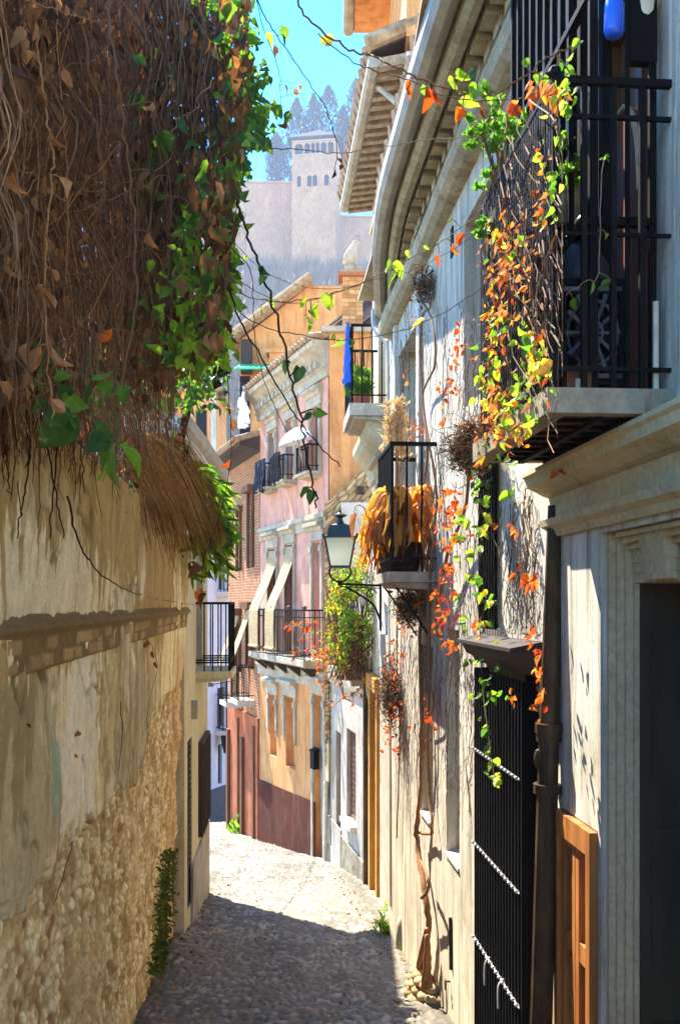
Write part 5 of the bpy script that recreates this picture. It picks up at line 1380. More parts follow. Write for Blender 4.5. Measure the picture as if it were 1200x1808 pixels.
def green_vine():
    t = thing("green_vine", "sunlit green vine with mixed brown leaves along the curtain's right edge", "vine", P(370, 500, 5.5))
    mb = MB(); br = MB()
    n = 2300
    u = rng.uniform(0, 1, n); y = -20 + 660 * u
    edge = np.interp(y, [-20, 100, 200, 280, 330, 420, 520, 640], [425, 455, 470, 455, 405, 408, 405, 385])
    x = edge - np.abs(rng.normal(0, 1, n)) * np.interp(y, [-20, 300, 640], [30, 48, 60]) + rng.normal(0, 14, n)
    cl = fbm(x / 30, y / 30, 61); ok = (cl > .47) & (x < edge + 26); x, y = x[ok], y[ok]; n = len(x)
    d = rng.uniform(3.2, 4.6, n)
    col = pal(n, GREEN + LIME[:1], .7, 1.25); ax = np.stack([rng.normal(0, .6, n), rng.normal(0, .6, n), rng.normal(-.7, .5, n)], 1)
    d = np.where(rng.random(n) < .28, rng.uniform(2.7, 3.2, n), d)
    put_leaves(mb, Pn(x, y, d), ax, rng.uniform(.022, .055, n), col, rng.uniform(.8, 1.2, n))
    n = 1500; x = rng.uniform(270, 425, n); y = rng.uniform(330, 640, n); cl = fbm(x / 24, y / 24, 88)
    ok = (cl > .47) & (x < np.interp(y, [330, 420, 520, 640], [400, 418, 415, 390])) & (x > np.interp(y, [330, 450, 640], [350, 285, 280])); x, y = x[ok], y[ok]; n = len(x)
    put_leaves(mb, Pn(x, y, rng.uniform(2.9, 4.8, n)), np.stack([rng.normal(0, .6, n), rng.normal(0, .6, n), rng.normal(-.6, .5, n)], 1), rng.uniform(.035, .075, n), pal(n, LIME + GREEN[1:2], .85, 1.25), rng.uniform(.8, 1.1, n))
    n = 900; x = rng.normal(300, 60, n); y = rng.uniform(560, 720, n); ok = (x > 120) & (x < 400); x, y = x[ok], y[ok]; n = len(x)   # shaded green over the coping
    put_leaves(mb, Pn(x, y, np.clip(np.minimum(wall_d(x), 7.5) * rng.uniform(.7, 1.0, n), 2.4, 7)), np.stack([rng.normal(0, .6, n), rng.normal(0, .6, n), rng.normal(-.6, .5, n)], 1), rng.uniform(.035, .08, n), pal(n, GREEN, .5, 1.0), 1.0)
    n = 60; x = rng.uniform(230, 330, n); y = rng.uniform(60, 330, n)
    put_leaves(mb, Pn(x, y, rng.uniform(3.0, 4.2, n)), np.stack([rng.normal(0, .5, n), rng.normal(0, .5, n), rng.normal(-.8, .4, n)], 1), rng.uniform(.035, .07, n), pal(n, GREEN, .6, 1.0), 1.0)
    mb.build("leaves", m_leaf, t)['kind'] = "stuff"
    n = 420; y = rng.uniform(-10, 620, n); edge = np.interp(y, [-20, 200, 300, 420, 640], [440, 440, 420, 410, 390]); x = edge - np.abs(rng.normal(0, 34, n))
    mb = MB(); put_leaves(mb, Pn(x, y, rng.uniform(2.6, 3.4, n)), np.stack([rng.normal(0, .3, n), rng.normal(0, .3, n), -np.ones(n)], 1), rng.uniform(.035, .07, n), pal(n, BROWN, .6, 1.1), rng.uniform(.5, .85, n))
    mb.build("dry_leaves", m_dryleaf, t)['kind'] = "stuff"
    n = 130; K = 12; q = np.linspace(0, 1, K)[None]; x0 = rng.uniform(300, 440, n); y0 = rng.uniform(-60, 420, n); ln = rng.uniform(90, 320, n)
    X = x0[:, None] + rng.normal(0, 30, (n, 1)) * q + np.cumsum(rng.normal(0, 3, (n, K)), 1); Y = y0[:, None] + ln[:, None] * q
    X = np.minimum(X, np.interp(Y, [-20, 100, 200, 280, 330, 520, 640], [440, 475, 490, 470, 420, 410, 395]))
    put_tubes(br, Pn(X, Y, rng.uniform(3, 4.4, (n, 1)) + 0 * q), rng.uniform(.001, .003, n), pal(n, STEM, .5, 1.0)); br.build("stems", m_stem, t)['kind'] = "stuff"
green_vine()

# ------------------------------------------------------------------ single runners: each one a thing of its own
PALS = {'g': GREEN, 'l': LIME, 'y': YELLOW, 'o': ORANGE, 'b': BROWN, 't': TAN, 'r': RED, 'k': [(60, 34, 26), (74, 44, 30)]}
def strand(label, pts, r, leaves=(), col=STEM, group=None, heart=False, name="vine_runner"):
    d = [p[2] for p in pts]; w = [P(*p) for p in pts]; path = smooth_path(w, 7)
    mid = path[len(path) // 2]; t = thing(name, label, "vine", mid, group)
    mb = MB(); n = len(path); c = tuple(pal(1, col, .7, 1.0)[0])
    jit = [Vector((random.gauss(0, r * .8), random.gauss(0, r * .8), random.gauss(0, r * .8))) for _ in path]
    path = [a + b for a, b in zip(path, jit)]
    mb.tube(path, [r * (1 - .45 * i / n) for i in range(n)], 6, c)
    L = []
    for lf in leaves:
        x, y, kind, s = lf[:4]; dn = np.argmin([(p[0] - x) ** 2 + (p[1] - y) ** 2 for p in pts]); dist = d[dn]
        q = P(x, y, dist); near = min(path, key=lambda v: (v - q).length)
        mb.tube([near, near.lerp(q, .6) + Vector((0, 0, .003)), q], r * .5, 5, c)
        L.append((q, kind, s))
    mb.build("stem", m_stem, t)
    if L:
        for mat, kinds in ((m_leaf, 'gly'), (m_dryleaf, 'obtrk')):
            sel = [q for q in L if q[1] in kinds]
            if not sel: continue
            lb = MB()
            for q, kind, s in sel:
                ax = np.array([[rng.normal(0, .5), rng.normal(0, .3), -rng.uniform(.5, 1)]])
                put_leaves(lb, [q], ax, [s], pal(1, PALS[kind], .85, 1.15), .3 if s > .15 else rng.uniform(.75, 1.05) if not heart else .9, heart and kind in 'gly', .6 if kind in 'obtr' else 0)
            lb.build("leaves" if kinds == 'gly' else "dry_leaves", mat, t)
    return t

strand("tan runner hanging straight down at the far left, with big papery tan leaves", [(60, -60, 2.25), (63, 40, 2.2), (72, 130, 2.2), (85, 220, 2.2), (94, 285, 2.18), (90, 350, 2.16), (80, 450, 2.14), (80, 540, 2.12), (86, 640, 2.1), (92, 740, 2.1)], .0032,
       [(68, 8, 't', .06), (58, 12, 't', .05), (62, 92, 't', .055), (66, 155, 't', .045), (90, 232, 't', .045), (84, 310, 't', .045), (104, 312, 't', .048), (80, 412, 't', .055), (62, 508, 't', .07), (82, 508, 't', .055), (72, 610, 't', .065), (92, 612, 't', .06), (88, 705, 't', .05), (92, 475, 't', .03)], TAN)
strand("thick brown runner falling down the middle of the dry curtain", [(185, -60, 2.7), (192, 40, 2.65), (208, 150, 2.6), (228, 300, 2.6), (241, 420, 2.58), (240, 520, 2.56), (222, 640, 2.55), (205, 780, 2.55)], .0045, [(270, 180, 'b', .05), (265, 410, 't', .05), (265, 300, 'b', .06), (198, 580, 'o', .06), (200, 235, 'b', .05)], STEM)
strand("second tan runner with scattered papery leaves beside the far left one", [(100, -40, 2.3), (102, 90, 2.3), (112, 200, 2.3), (120, 330, 2.3), (118, 500, 2.3)], .0015, [(96, 90, 't', .03), (112, 120, 't', .05), (125, 170, 'b', .055), (98, 190, 't', .035), (80, 50, 't', .03)], TAN)
dk = [(46, 26, 26), (58, 32, 30)]
strand("long dark runner dangling mid-lane to the pink house, tip bare", [(375, 170, 2.9), (395, 270, 2.85), (420, 360, 2.8), (445, 430, 2.75), (470, 505, 2.7), (497, 600, 2.65), (517, 690, 2.62), (538, 780, 2.6), (552, 860, 2.6), (557, 895, 2.6)], .0042, [(463, 470, 'g', .035), (468, 488, 'g', .03), (512, 640, 'g', .035), (528, 648, 'g', .045), (540, 728, 'g', .035), (556, 722, 'g', .04), (546, 862, 'g', .035), (553, 868, 'g', .035)], dk, heart=True)
strand("dark runner slanting right from the curtain across the pink windows", [(395, 480, 2.9), (420, 560, 2.9), (455, 620, 2.85), (500, 700, 2.85), (545, 765, 2.8), (600, 825, 2.8)], .003, [], dk)
strand("thin dark runner ending in a shrivelled seed pod against the tower", [(444, -40, 3.1), (462, 20, 3.1), (495, 72, 3.1), (535, 130, 3.1), (570, 185, 3.1), (590, 235, 3.1), (597, 280, 3.1)], .0024, [(598, 280, 'k', .02), (590, 300, 'k', .035), (604, 290, 'k', .02)], dk)
strand("thin dark runner with grey-green leaves hanging beside the cypress tops", [(447, -40, 3.3), (462, 40, 3.3), (488, 110, 3.3), (495, 150, 3.3), (493, 230, 3.3)], .0018, [(498, 45, 'g', .05), (486, 80, 'b', .04), (502, 150, 'b', .04), (528, 150, 'y', .03), (530, 165, 'g', .04), (510, 195, 'g', .045), (505, 215, 'b', .035), (498, 60, 'g', .04), (520, 155, 'b', .03)], dk)
strand("paired rope-like runners crossing the sky from the top to the gutter", [(515, -40, 3.3), (530, 12, 3.3), (565, 52, 3.3), (610, 82, 3.25), (655, 100, 3.2), (700, 118, 3.1), (745, 140, 3.05), (800, 158, 3.0), (850, 166, 2.95), (895, 155, 2.9), (940, 122, 2.85), (985, 92, 2.85), (1015, 80, 2.85)], .0045,
       [(575, 62, 'y', .055), (725, 138, 'o', .07), (757, 152, 'o', .075), (750, 150, 'l', .04), (765, 158, 'o', .06), (812, 120, 'l', .05), (800, 138, 'l', .06), (818, 168, 'l', .06), (842, 150, 'l', .055), (825, 130, 'g', .06), (860, 145, 'g', .05), (815, 190, 'o', .07), (850, 160, 'g', .05), (925, 105, 'l', .03), (950, 130, 'l', .035), (1000, 120, 'g', .03), (1010, 95, 'l', .03), (1022, 72, 'l', .035), (985, 112, 'g', .035), (1005, 128, 'l', .03), (968, 140, 'l', .04)], STEM, heart=True)
strand("lower of the paired runners, looping under the gutter", [(560, 60, 3.28), (610, 100, 3.22), (650, 122, 3.2), (720, 140, 3.1), (790, 170, 3.0), (860, 178, 2.95), (930, 170, 2.9), (975, 140, 2.9)], .0025, [(900, 180, 'o', .06), (915, 178, 'o', .05), (945, 155, 'o', .065), (960, 150, 'o', .07), (970, 148, 'o', .06), (935, 165, 'o', .05), (815, 192, 'o', .05), (850, 185, 'o', .045), (988, 160, 'l', .045), (1030, 168, 'l', .045)], STEM)
strand("thin bare runner strung level below the tower's eaves", [(455, 262, 3.6), (520, 264, 3.5), (600, 270, 3.4), (680, 258, 3.3), (760, 246, 3.2), (845, 242, 3.1)], .0022, [], GSTEM)
strand("thin runner sagging against the bare slope, left of the chimney", [(392, 392, 4.5), (425, 440, 4.5), (470, 480, 4.4), (520, 502, 4.4), (590, 510, 4.3), (640, 500, 4.3)], .0018, [], GSTEM)
strand("leafy runner rising to the balcony past the stone bird", [(398, 505, 4.2), (435, 522, 4.2), (480, 532, 4.1), (540, 530, 4.0), (600, 514, 3.9), (660, 490, 3.8), (720, 458, 3.7), (780, 425, 3.6), (835, 385, 3.5), (872, 345, 3.5)], .0028, [(542, 530, 'l', .05), (548, 548, 'l', .05), (540, 560, 'l', .055), (552, 575, 'l', .045), (582, 520, 'l', .07), (692, 468, 'l', .07), (702, 478, 'l', .08), (690, 465, 'g', .05), (722, 443, 'l', .03), (750, 432, 'l', .025), (795, 385, 'l', .02), (775, 448, 'o', .05), (800, 430, 'o', .045), (822, 412, 'o', .055)], GSTEM, heart=True)
strand("second leafy runner close under the stone bird, bearing fewer leaves", [(400, 470, 4.3), (430, 500, 4.3), (500, 534, 4.2), (560, 528, 4.1), (640, 500, 3.9), (720, 480, 3.8), (800, 440, 3.6), (860, 395, 3.5)], .0018, [(562, 536, 'l', .04), (460, 540, 'l', .04), (470, 528, 'l', .05)], GSTEM)
strand("lowest leafy runner swagged across the chimney to the balcony", [(388, 490, 4.2), (420, 548, 4.2), (470, 578, 4.1), (530, 592, 4.0), (590, 600, 3.9), (650, 596, 3.85), (720, 580, 3.75), (790, 548, 3.6), (850, 508, 3.5), (876, 485, 3.45)], .0026, [(600, 598, 'l', .045), (590, 590, 'g', .03), (747, 565, 'y', .06), (620, 600, 'g', .03)], GSTEM, heart=True)
strand("thin dark runner with a few leaves falling before the green awning", [(392, 400, 3.2), (410, 440, 3.2), (440, 470, 3.2), (447, 520, 3.2), (450, 600, 3.2), (470, 680, 3.2), (495, 740, 3.2), (520, 780, 3.2)], .0018, [], dk)
strand("brown-leaved runner hanging by the white eave to the iron balcony", [(385, 380, 4.6), (392, 470, 4.6), (395, 560, 4.6), (400, 650, 4.6), (408, 760, 4.6), (405, 830, 4.6), (385, 920, 4.6), (360, 990, 4.6), (358, 1060, 4.6)], .0025, [(392, 540, 'b', .09), (398, 600, 'b', .09), (385, 560, 'b', .08), (402, 690, 'b', .08), (408, 740, 'b', .07), (405, 810, 'o', .08), (412, 770, 'b', .05), (360, 1000, 'b', .1), (352, 1040, 'o', .09), (364, 1045, 'b', .08), (400, 715, 'b', .05)], dk)
strand("dark runner drooping from the wall top to the left balcony rail", [(120, 880, 2.9), (140, 960, 3.1), (175, 1010, 3.6), (220, 1040, 4.6), (275, 1057, 6.4), (345, 1068, 9.5)], .0035, [], dk)
strand("dark runner trailing down the flaking plaster to the rubble", [(195, 930, 4.6), (175, 1000, 4.3), (160, 1070, 4.15), (158, 1150, 4.1), (150, 1240, 4.0), (125, 1320, 3.72), (122, 1400, 3.7), (128, 1480, 3.75), (95, 1600, 3.45)], .0028, [(140, 1262, 'k', .05), (122, 1325, 'o', .05), (138, 1290, 'b', .04)], dk)
strand("thin runner in a long curve down the plaster, bending left at the foot", [(210, 960, 4.9), (216, 1100, 4.95), (212, 1200, 4.9), (216, 1300, 4.9), (205, 1380, 4.75), (170, 1440, 4.3), (125, 1490, 3.75)], .0022, [], dk)
strand("thin runner with three brown leaves near the brick band's far end", [(240, 1000, 5.6), (250, 1110, 5.7), (268, 1140, 5.9), (278, 1180, 6.1), (262, 1250, 5.8), (258, 1320, 5.7), (235, 1400, 5.2)], .002, [(258, 1130, 'b', .07), (270, 1148, 'b', .05), (274, 1168, 'b', .05)], STEM)
for i, (lab, x, y, l_, dx) in enumerate((("short bare root tip dangling at the left edge over pale plaster", 8, 760, 110, 6), ("bare dark root dangling below the papery leaf", 50, 820, 130, -12), ("forked bare root hanging under the big green leaves", 85, 800, 150, 18), ("bare root tip hanging left of the broad green leaf", 105, 760, 190, -10))):
    strand(lab, [(x - dx, y - 120, 2.4), (x, y, 2.4), (x + dx, y + l_ * .6, 2.42), (x + dx * 1.6, y + l_, 2.45)], .0028, [(x + 2, y + 20, 'k', .04)] if i == 0 else [], dk, name="hanging_root")

def broad_leaves():
    t = thing("broad_leaved_vine", "cluster of broad green leaves at the curtain's lower left fringe", "vine", P(140, 760, 2.3))
    mb = MB(); st = MB()
    for x, y, s, ax, az in ((70, 640, .05, -.3, .6), (66, 670, .055, -.6, -.4), (70, 700, .06, -.4, -.7), (88, 640, .05, .4, .6), (100, 660, .05, .5, -.1), (75, 655, .045, -.8, .2), (112, 710, .07, .95, -.15), (120, 740, .05, .5, -.6), (128, 735, .13, -.7, -.65), (150, 700, .05, .2, .7), (170, 755, .07, .8, -.5), (180, 690, .05, .7, .4), (205, 788, .115, -.1, -1), (213, 790, .10, .6, -.75), (180, 830, .05, -.3, -.8), (165, 665, .06, .6, .1), (105, 690, .05, .9, -.1), (210, 700, .05, .5, .5), (60, 655, .04, -.9, .3), (185, 770, .07, -.5, -.6)):
        col = pal(1, GREEN if y < 780 else LIME + GREEN, .8, 1.1)
        q = P(x, y, 2.25); put_leaves(mb, [q], [(ax, .35 * random.uniform(-1, 1), az)], [s * .8], col, .95, True)
        st.tube([q, q + Vector((-ax * .02, .02, .03)), q + Vector((-.02, .05, .09))], .0015, 5, S(90, 100, 50)[:3])
    mb.build("leaves", m_leaf, t); st.build("stems", m_stem, t)
broad_leaves()

def fringe():
    t = thing("root_fringe", "ragged fringe of dark roots and brown stems over the garden wall's top", "vine", P(150, 850, 3.4))
    mb = MB(); N = 620; K = 10; q = np.linspace(0, 1, K)[None]
    px = rng.uniform(-20, 330, N); d = np.minimum(wall_d(px), 8.0) * rng.uniform(.88, .965, N); y0 = np.interp(px, [0, 120, 330], [690, 720, 800]) + rng.normal(0, 25, N)
    ln = np.abs(rng.normal(0, 70, N)) + 20 + np.interp(px, [0, 150, 200, 330], [0, 10, 60, 60]) * rng.uniform(0, 1, N)
    X = px[:, None] + np.cumsum(rng.normal(0, 2.2, (N, K)), 1); Y = y0[:, None] + ln[:, None] * q
    put_tubes(mb, Pn(X, Y, d[:, None] + 0 * q), rng.uniform(.0012, .0032, N) * d ** .4 * .75, pal(N, dk + STEM[:2], .6, 1.2)); mb.build("roots", m_stem, t)['kind'] = "stuff"
    mb = MB(); n = 500; x = rng.uniform(120, 330, n); y = rng.uniform(690, 900, n) ; ok = y < np.interp(x, [120, 200, 330], [760, 840, 960]); x, y = x[ok], y[ok]; n = len(x)
    put_leaves(mb, Pn(x, y, np.minimum(wall_d(x), 8) * rng.uniform(.82, .95, n)), np.stack([rng.normal(0, .5, n), rng.normal(0, .4, n), -np.ones(n)], 1), rng.uniform(.03, .06, n), pal(n, BROWN + GREEN[:2], .5, 1.0), .8); mb.build("leaves", m_dryleaf, t)['kind'] = "stuff"
    # loose tendrils clinging to the plaster further down
    mb = MB(); N = 90; K = 14; q = np.linspace(0, 1, K)[None]
    px = rng.normal(245, 45, N); d = np.minimum(wall_d(px), 8.2) * .955; ln = rng.uniform(120, 380, N)
    X = px[:, None] + np.cumsum(rng.normal(0, 5, (N, K)), 1) + rng.normal(0, 25, (N, 1)) * q; Y = 880 + rng.normal(0, 40, (N, 1)) + ln[:, None] * q
    X = np.minimum(X, 322)
    put_tubes(mb, Pn(X, Y, np.minimum(wall_d(X), 8.6) * .955), rng.uniform(.0008, .002, N) * 1.6, pal(N, GSTEM + STEM, .6, 1.1)); mb.build("tendrils", m_stem, t)['kind'] = "stuff"
    mb = MB(); n = 120; x = rng.normal(285, 26, n); y = rng.uniform(920, 1090, n); x = np.minimum(x, 322)
    put_leaves(mb, Pn(x, y, np.minimum(wall_d(x), 8.6) * .95), np.stack([rng.normal(0, .5, n), rng.normal(0, .4, n), -np.ones(n)], 1), rng.uniform(.02, .045, n), pal(n, BROWN, .5, 1.0), .8); mb.build("dry_leaves", m_dryleaf, t)['kind'] = "stuff"
fringe()

def bamboo():
    t = thing("bamboo_clump", "bamboo spray with long green blades arching over the wall's far end", "bamboo", P(330, 930, 8.2))
    mb = MB(); st = MB(); n = 0
    for k in range(34):
        a = P(random.uniform(270, 330), random.uniform(820, 880), random.uniform(7.4, 8.6)); b = P(random.uniform(335, 408), random.uniform(890, 1010), random.uniform(7.6, 8.8))
        m = a.lerp(b, .5) + Vector((.06, 0, .14 + random.uniform(0, .1))); path = smooth_path([a, m, b], 6); st.tube(path, .003, 5, S(110, 116, 56)[:3])
        for p in path[3:]:
            for j in range(3):
                ax = (random.gauss(.5, .4), random.gauss(0, .4), random.gauss(-.75, .35)); put_leaves(mb, [p], [ax], [random.uniform(.11, .2)], pal(1, GREEN + LIME, .7, 1.2), .26)
    mb.build("leaves", m_leaf, t)['kind'] = 'stuff'; st.build("canes", m_stem, t)['kind'] = 'stuff'
    t = thing("dry_grass_clump", "straw coloured mop of dry stalks slumping over the wall beside the bamboo", "dry grass", P(320, 900, 7.6))
    mb = MB(); N = 900; K = 9; q = np.linspace(0, 1, K)[None]
    x0 = rng.uniform(215, 300, N); y0 = rng.uniform(770, 850, N); x1 = x0 + rng.uniform(10, 120, N); y1 = y0 + rng.uniform(60, 130, N) + (x1 - x0) * .4
    x1 = np.minimum(x1, 402); X = x0[:, None] + (x1 - x0)[:, None] * q + np.cumsum(rng.normal(0, 1.5, (N, K)), 1); Y = y0[:, None] + (y1 - y0)[:, None] * q ** 1.5 - 26 * q * (1 - q) * 4
    put_tubes(mb, Pn(X, Y, np.minimum(wall_d(x0), 7.6)[:, None] * .93 + .5 * q), rng.uniform(.0014, .003, N) * 1.3, pal(N, [(176, 132, 70), (152, 104, 56), (196, 156, 92), (124, 84, 46)], .7, 1.2)); mb.build("stalks", m_stem, t)['kind'] = 'stuff'
    t = thing("evergreen_bush", "feathery dark evergreen bush behind the curtain above the white eave", "bush", P(300, 945, 7.5))
    mb = MB(); n = 2600; a = rng.normal(0, 1, (n, 3)); a = unit(a) * rng.uniform(.2, 1, (n, 1)) ** .5
    c = Pn(355 + 42 * a[:, 0], 655 + 42 * a[:, 2], 7.3 + .25 * a[:, 1]); put_leaves(mb, c, a + rng.normal(0, .3, (n, 3)), rng.uniform(.04, .09, n), pal(n, [(46, 74, 40), (58, 92, 44), (36, 58, 34)], .6, 1.2), .14)
    n = 1800; a = unit(rng.normal(0, 1, (n, 3))) * rng.uniform(.2, 1, (n, 1)) ** .5
    c = Pn(312 + 44 * a[:, 0], 575 + 55 * a[:, 2], 7.2 + .4 * a[:, 1]); put_leaves(mb, c, a + rng.normal(0, .3, (n, 3)), rng.uniform(.05, .1, n), pal(n, GREEN + LIME[:1], .6, 1.2), .5)
    mb.build("leaves", m_leaf, t)['kind'] = 'stuff'
    mb = MB(); mb.tube(smooth_path([P(290, 945, 7.5), P(318, 780, 7.4), P(345, 670, 7.3), P(346, 620, 7.3)], 4), .03, 7, S(80, 60, 46)[:3])
    for k in range(14): p = P(345, 660 - k * 3, 7.3); mb.tube([p, P(355 + random.uniform(-40, 40), 655 + random.uniform(-40, 34), 7.3 + random.uniform(-.2, .2))], .006, 5, S(80, 60, 46)[:3])
    mb.build("trunk", m_stem, t)
bamboo()

# ------------------------------------------------------------------ climbing vine on the near white house
def climber():
    t = thing("climbing_vine", "old climbing vine with twisted trunk and orange leaves on the near white house", "vine", F1.W(742, 1740, .05))
    mb = MB(); br = S(148, 104, 70)[:3]
    def run(pts, r, n=.05, col=br, k=8, tap=.4):
        path = smooth_path([F1.W(x, y, n + random.uniform(-.01, .015)) for x, y in pts], 6); m = len(path)
        path = [p + Vector((random.gauss(0, r * .12), random.gauss(0, r * .12), 0)) for p in path]
        mb.tube(path, [r * (1 - tap * i / m) * random.uniform(.88, 1.12) for i in range(m)], k, col)
    run([(742, 1745), (750, 1670), (756, 1630), (748, 1570), (738, 1500), (735, 1460), (742, 1400), (744, 1300), (742, 1180), (740, 1080), (735, 1000), (730, 930)], .024, .06, tap=.65)
    run([(757, 1745), (756, 1700), (752, 1650)], .025, .08); run([(732, 1748), (742, 1690), (752, 1640)], .022, .08); run([(748, 1750), (750, 1700), (754, 1650)], .02, .10)
    run([(744, 1585), (756, 1570), (753, 1545), (742, 1520)], .013, .09)
    run([(738, 1470), (755, 1472), (762, 1465), (758, 1400), (755, 1300), (758, 1180), (757, 1060), (765, 940), (770, 860), (750, 740), (742, 640), (745, 560), (760, 540), (748, 500), (745, 470)], .011, .04)
    run([(737, 1080), (748, 980), (745, 880), (755, 800), (745, 700), (768, 640), (760, 560), (740, 520), (755, 470)], .010, .05)
    run([(700, 1480), (705, 1300), (700, 1150), (702, 1010), (695, 900), (712, 800), (712, 700), (708, 600)], .006, .03); run([(770, 1080), (790, 980), (820, 900), (830, 820), (850, 760)], .012, .07)
    run([(752, 1180), (765, 1240), (752, 1280)], .008, .05)
    mb.build("trunk", m_stem, t, smooth=True)
    # fine tendrils all over the wall
    tb = MB(); N = 330; K = 16
    cx = rng.choice([705, 722, 740, 755, 780, 810, 835, 850, 900, 930], N, p=[.12, .12, .12, .12, .12, .1, .1, .08, .06, .06]) + rng.normal(0, 10, N); cy = rng.uniform(520, 1320, N)
    cy = np.where((cx > 870) & (cy > 1080), rng.uniform(840, 1060, N), cy); cy = np.where((cx > 870) & (cy < 830), rng.uniform(840, 1000, N), cy)
    for i in range(N):
        u, z = F1.hit(cx[i], cy[i], .02); ln = random.uniform(.12, .9); q = np.linspace(0, 1, K)
        uu = u + np.cumsum(rng.normal(0, .018, K)); zz = z - ln * q; nn = .015 + np.abs(np.cumsum(rng.normal(0, .006, K)))
        zz = np.maximum(zz, -1.0)
        if cx[i] > 868: zz = np.maximum(zz, 1.46 + .01 * rng.random())
        pts = np.array([F1.pt(a, b, c) for a, b, c in zip(uu, nn, zz)]); put_tubes(tb, pts[None], [random.uniform(.0012, .0034)], pal(1, GSTEM + STEM, .6, 1.1))
        for j in range(random.randint(1, 4)):      # little hooked holdfasts
            k_ = random.randint(2, K - 3); p = pts[k_]; h = random.uniform(.02, .06); s_ = random.choice((-1, 1))
            cu = np.array([p, p + [0, s_ * h * .6, .0], p + [-.008, s_ * h, -.012], p + [-.004, s_ * h * .9, -.03]]); put_tubes(tb, cu[None], [.0016], pal(1, GSTEM, .7, 1.1))
    tb.build("tendrils", m_stem, t)['kind'] = 'stuff'
    lf = MB(); gr = MB()
    def clump(x, y, n, sx, sy, pl, size, mbx, nn=.08, heart=False):
        n = int(n * 1.35 + .5); size *= .78; sx, sy = sx * 1.2, sy * 1.25
        xs = rng.normal(x, sx, n); ys = rng.normal(y, sy, n)
        pos = [F1.W(a, b, nn + random.uniform(-.04, .05)) for a, b in zip(xs, ys)]
        put_leaves(mbx, pos, np.stack([rng.normal(-.3, .5, n), rng.normal(0, .5, n), rng.normal(-.6, .5, n)], 1), rng.uniform(.6, 1.3, n) * size, pal(n, pl, .8, 1.15), rng.uniform(.75, 1.1, n), heart)
    for x, y, n, sx, sy in ((805, 610, 14, 4, 22), (795, 690, 5, 4, 6), (776, 688, 6, 4, 8), (785, 730, 5, 5, 10), (800, 675, 6, 5, 5), (735, 760, 16, 6, 18), (700, 780, 8, 8, 20), (800, 880, 18, 8, 12), (812, 905, 18, 9, 18), (780, 915, 12, 6, 14), (795, 965, 10, 8, 8), (798, 1005, 10, 6, 6), (782, 1030, 12, 8, 10), (770, 1058, 12, 8, 10), (783, 1085, 16, 10, 12), (776, 1095, 10, 6, 8), (845, 1105, 8, 4, 10), (795, 1140, 10, 6, 5), (720, 1080, 10, 8, 30), (705, 1170, 30, 8, 60), (690, 1220, 20, 8, 40), (755, 1255, 5, 3, 8), (760, 1270, 5, 3, 5), (905, 935, 4, 6, 5), (918, 1010, 4, 5, 6), (942, 1030, 5, 4, 12), (940, 1115, 5, 4, 8), (948, 1150, 4, 4, 4), (880, 930, 3, 4, 3), (985, 828, 5, 6, 4), (955, 1215, 16, 3, 22), (905, 1222, 4, 3, 6), (850, 800, 10, 12, 8), (730, 560, 5, 4, 10), (715, 660, 3, 3, 8), (830, 610, 3, 5, 10)):
        clump(x, y, n, sx, sy, ORANGE + RED, .05 if y > 840 else .045, lf)
    for x, y, n, sx, sy in ((833, 810, 10, 14, 12), (850, 860, 6, 8, 6), (822, 918, 4, 6, 4), (858, 885, 4, 8, 6), (850, 935, 5, 5, 3), (862, 905, 4, 6, 8), (815, 945, 3, 5, 3), (830, 978, 5, 7, 4), (838, 1018, 6, 8, 4), (808, 1052, 3, 4, 4), (850, 1045, 3, 4, 3), (868, 1055, 4, 4, 8), (815, 1100, 4, 5, 3), (850, 1100, 4, 8, 5), (870, 1140, 5, 8, 8), (875, 1175, 4, 6, 4), (865, 1200, 4, 8, 4), (880, 1222, 4, 8, 3), (845, 1222, 3, 6, 3), (845, 1165, 3, 6, 3), (862, 1320, 3, 3, 6), (872, 1350, 4, 5, 5), (876, 1372, 4, 5, 4), (858, 1270, 3, 3, 12), (895, 870, 3, 5, 4)):
        clump(x, y, n, sx, sy, LIME + GREEN + YELLOW[2:], .05, gr, .09, True)
    lf.build("orange_leaves", m_dryleaf, t); gr.build("green_leaves", m_leaf, t)
    # green shoot down the wall edge beside the cage
    sh = MB()
    path = smooth_path([F1.W(850, 880, .09), F1.W(835, 1000, .09), F1.W(846, 1100, .09), F1.W(850, 1200, .09), F1.W(862, 1300, .10), F1.W(872, 1370, .10)], 6); sh.tube(path, .003, 5, S(100, 90, 60)[:3])
    sh.build("shoot", m_stem, t)
climber()

def twig_ball(label, px, py, n, rad, N, dens, st=(.5, 1.2, 1)):
    c = F1.W(px, py, n); t = thing("twig_tangle", label, "dry twigs", c)
    mb = MB(); K = 9
    for i in range(N):
        a = rng.normal(0, 1, 3); a /= np.linalg.norm(a); p = np.array(c) + a * np.array(st) * rad * random.uniform(.1, 1); v = rng.normal(0, 1, 3); pts = [p]
        for k in range(K - 1):
            v = v + rng.normal(0, .5, 3) + (np.array(c) - pts[-1]) / rad * .35; v /= np.linalg.norm(v); pts.append(pts[-1] + v * rad * .22)
        put_tubes(mb, np.array(pts)[None], [random.uniform(.0015, .0045)], pal(1, STEM + GSTEM, .5, 1.1))
    mb.build("twigs", m_stem, t)['kind'] = 'stuff'
    mb = MB(); m = dens; pos = np.array(c) + rng.normal(0, 1, (m, 3)) * rad * .55 * np.array(st); put_leaves(mb, pos, rng.normal(0, 1, (m, 3)), rng.uniform(.03, .05, m), pal(m, BROWN + ORANGE, .6, 1.1), .8); mb.build("dry_leaves", m_dryleaf, t)['kind'] = 'stuff'
twig_ball("knot of dry twigs and dead leaves below the big balcony's far corner", 828, 790, .14, .13, 330, 60)
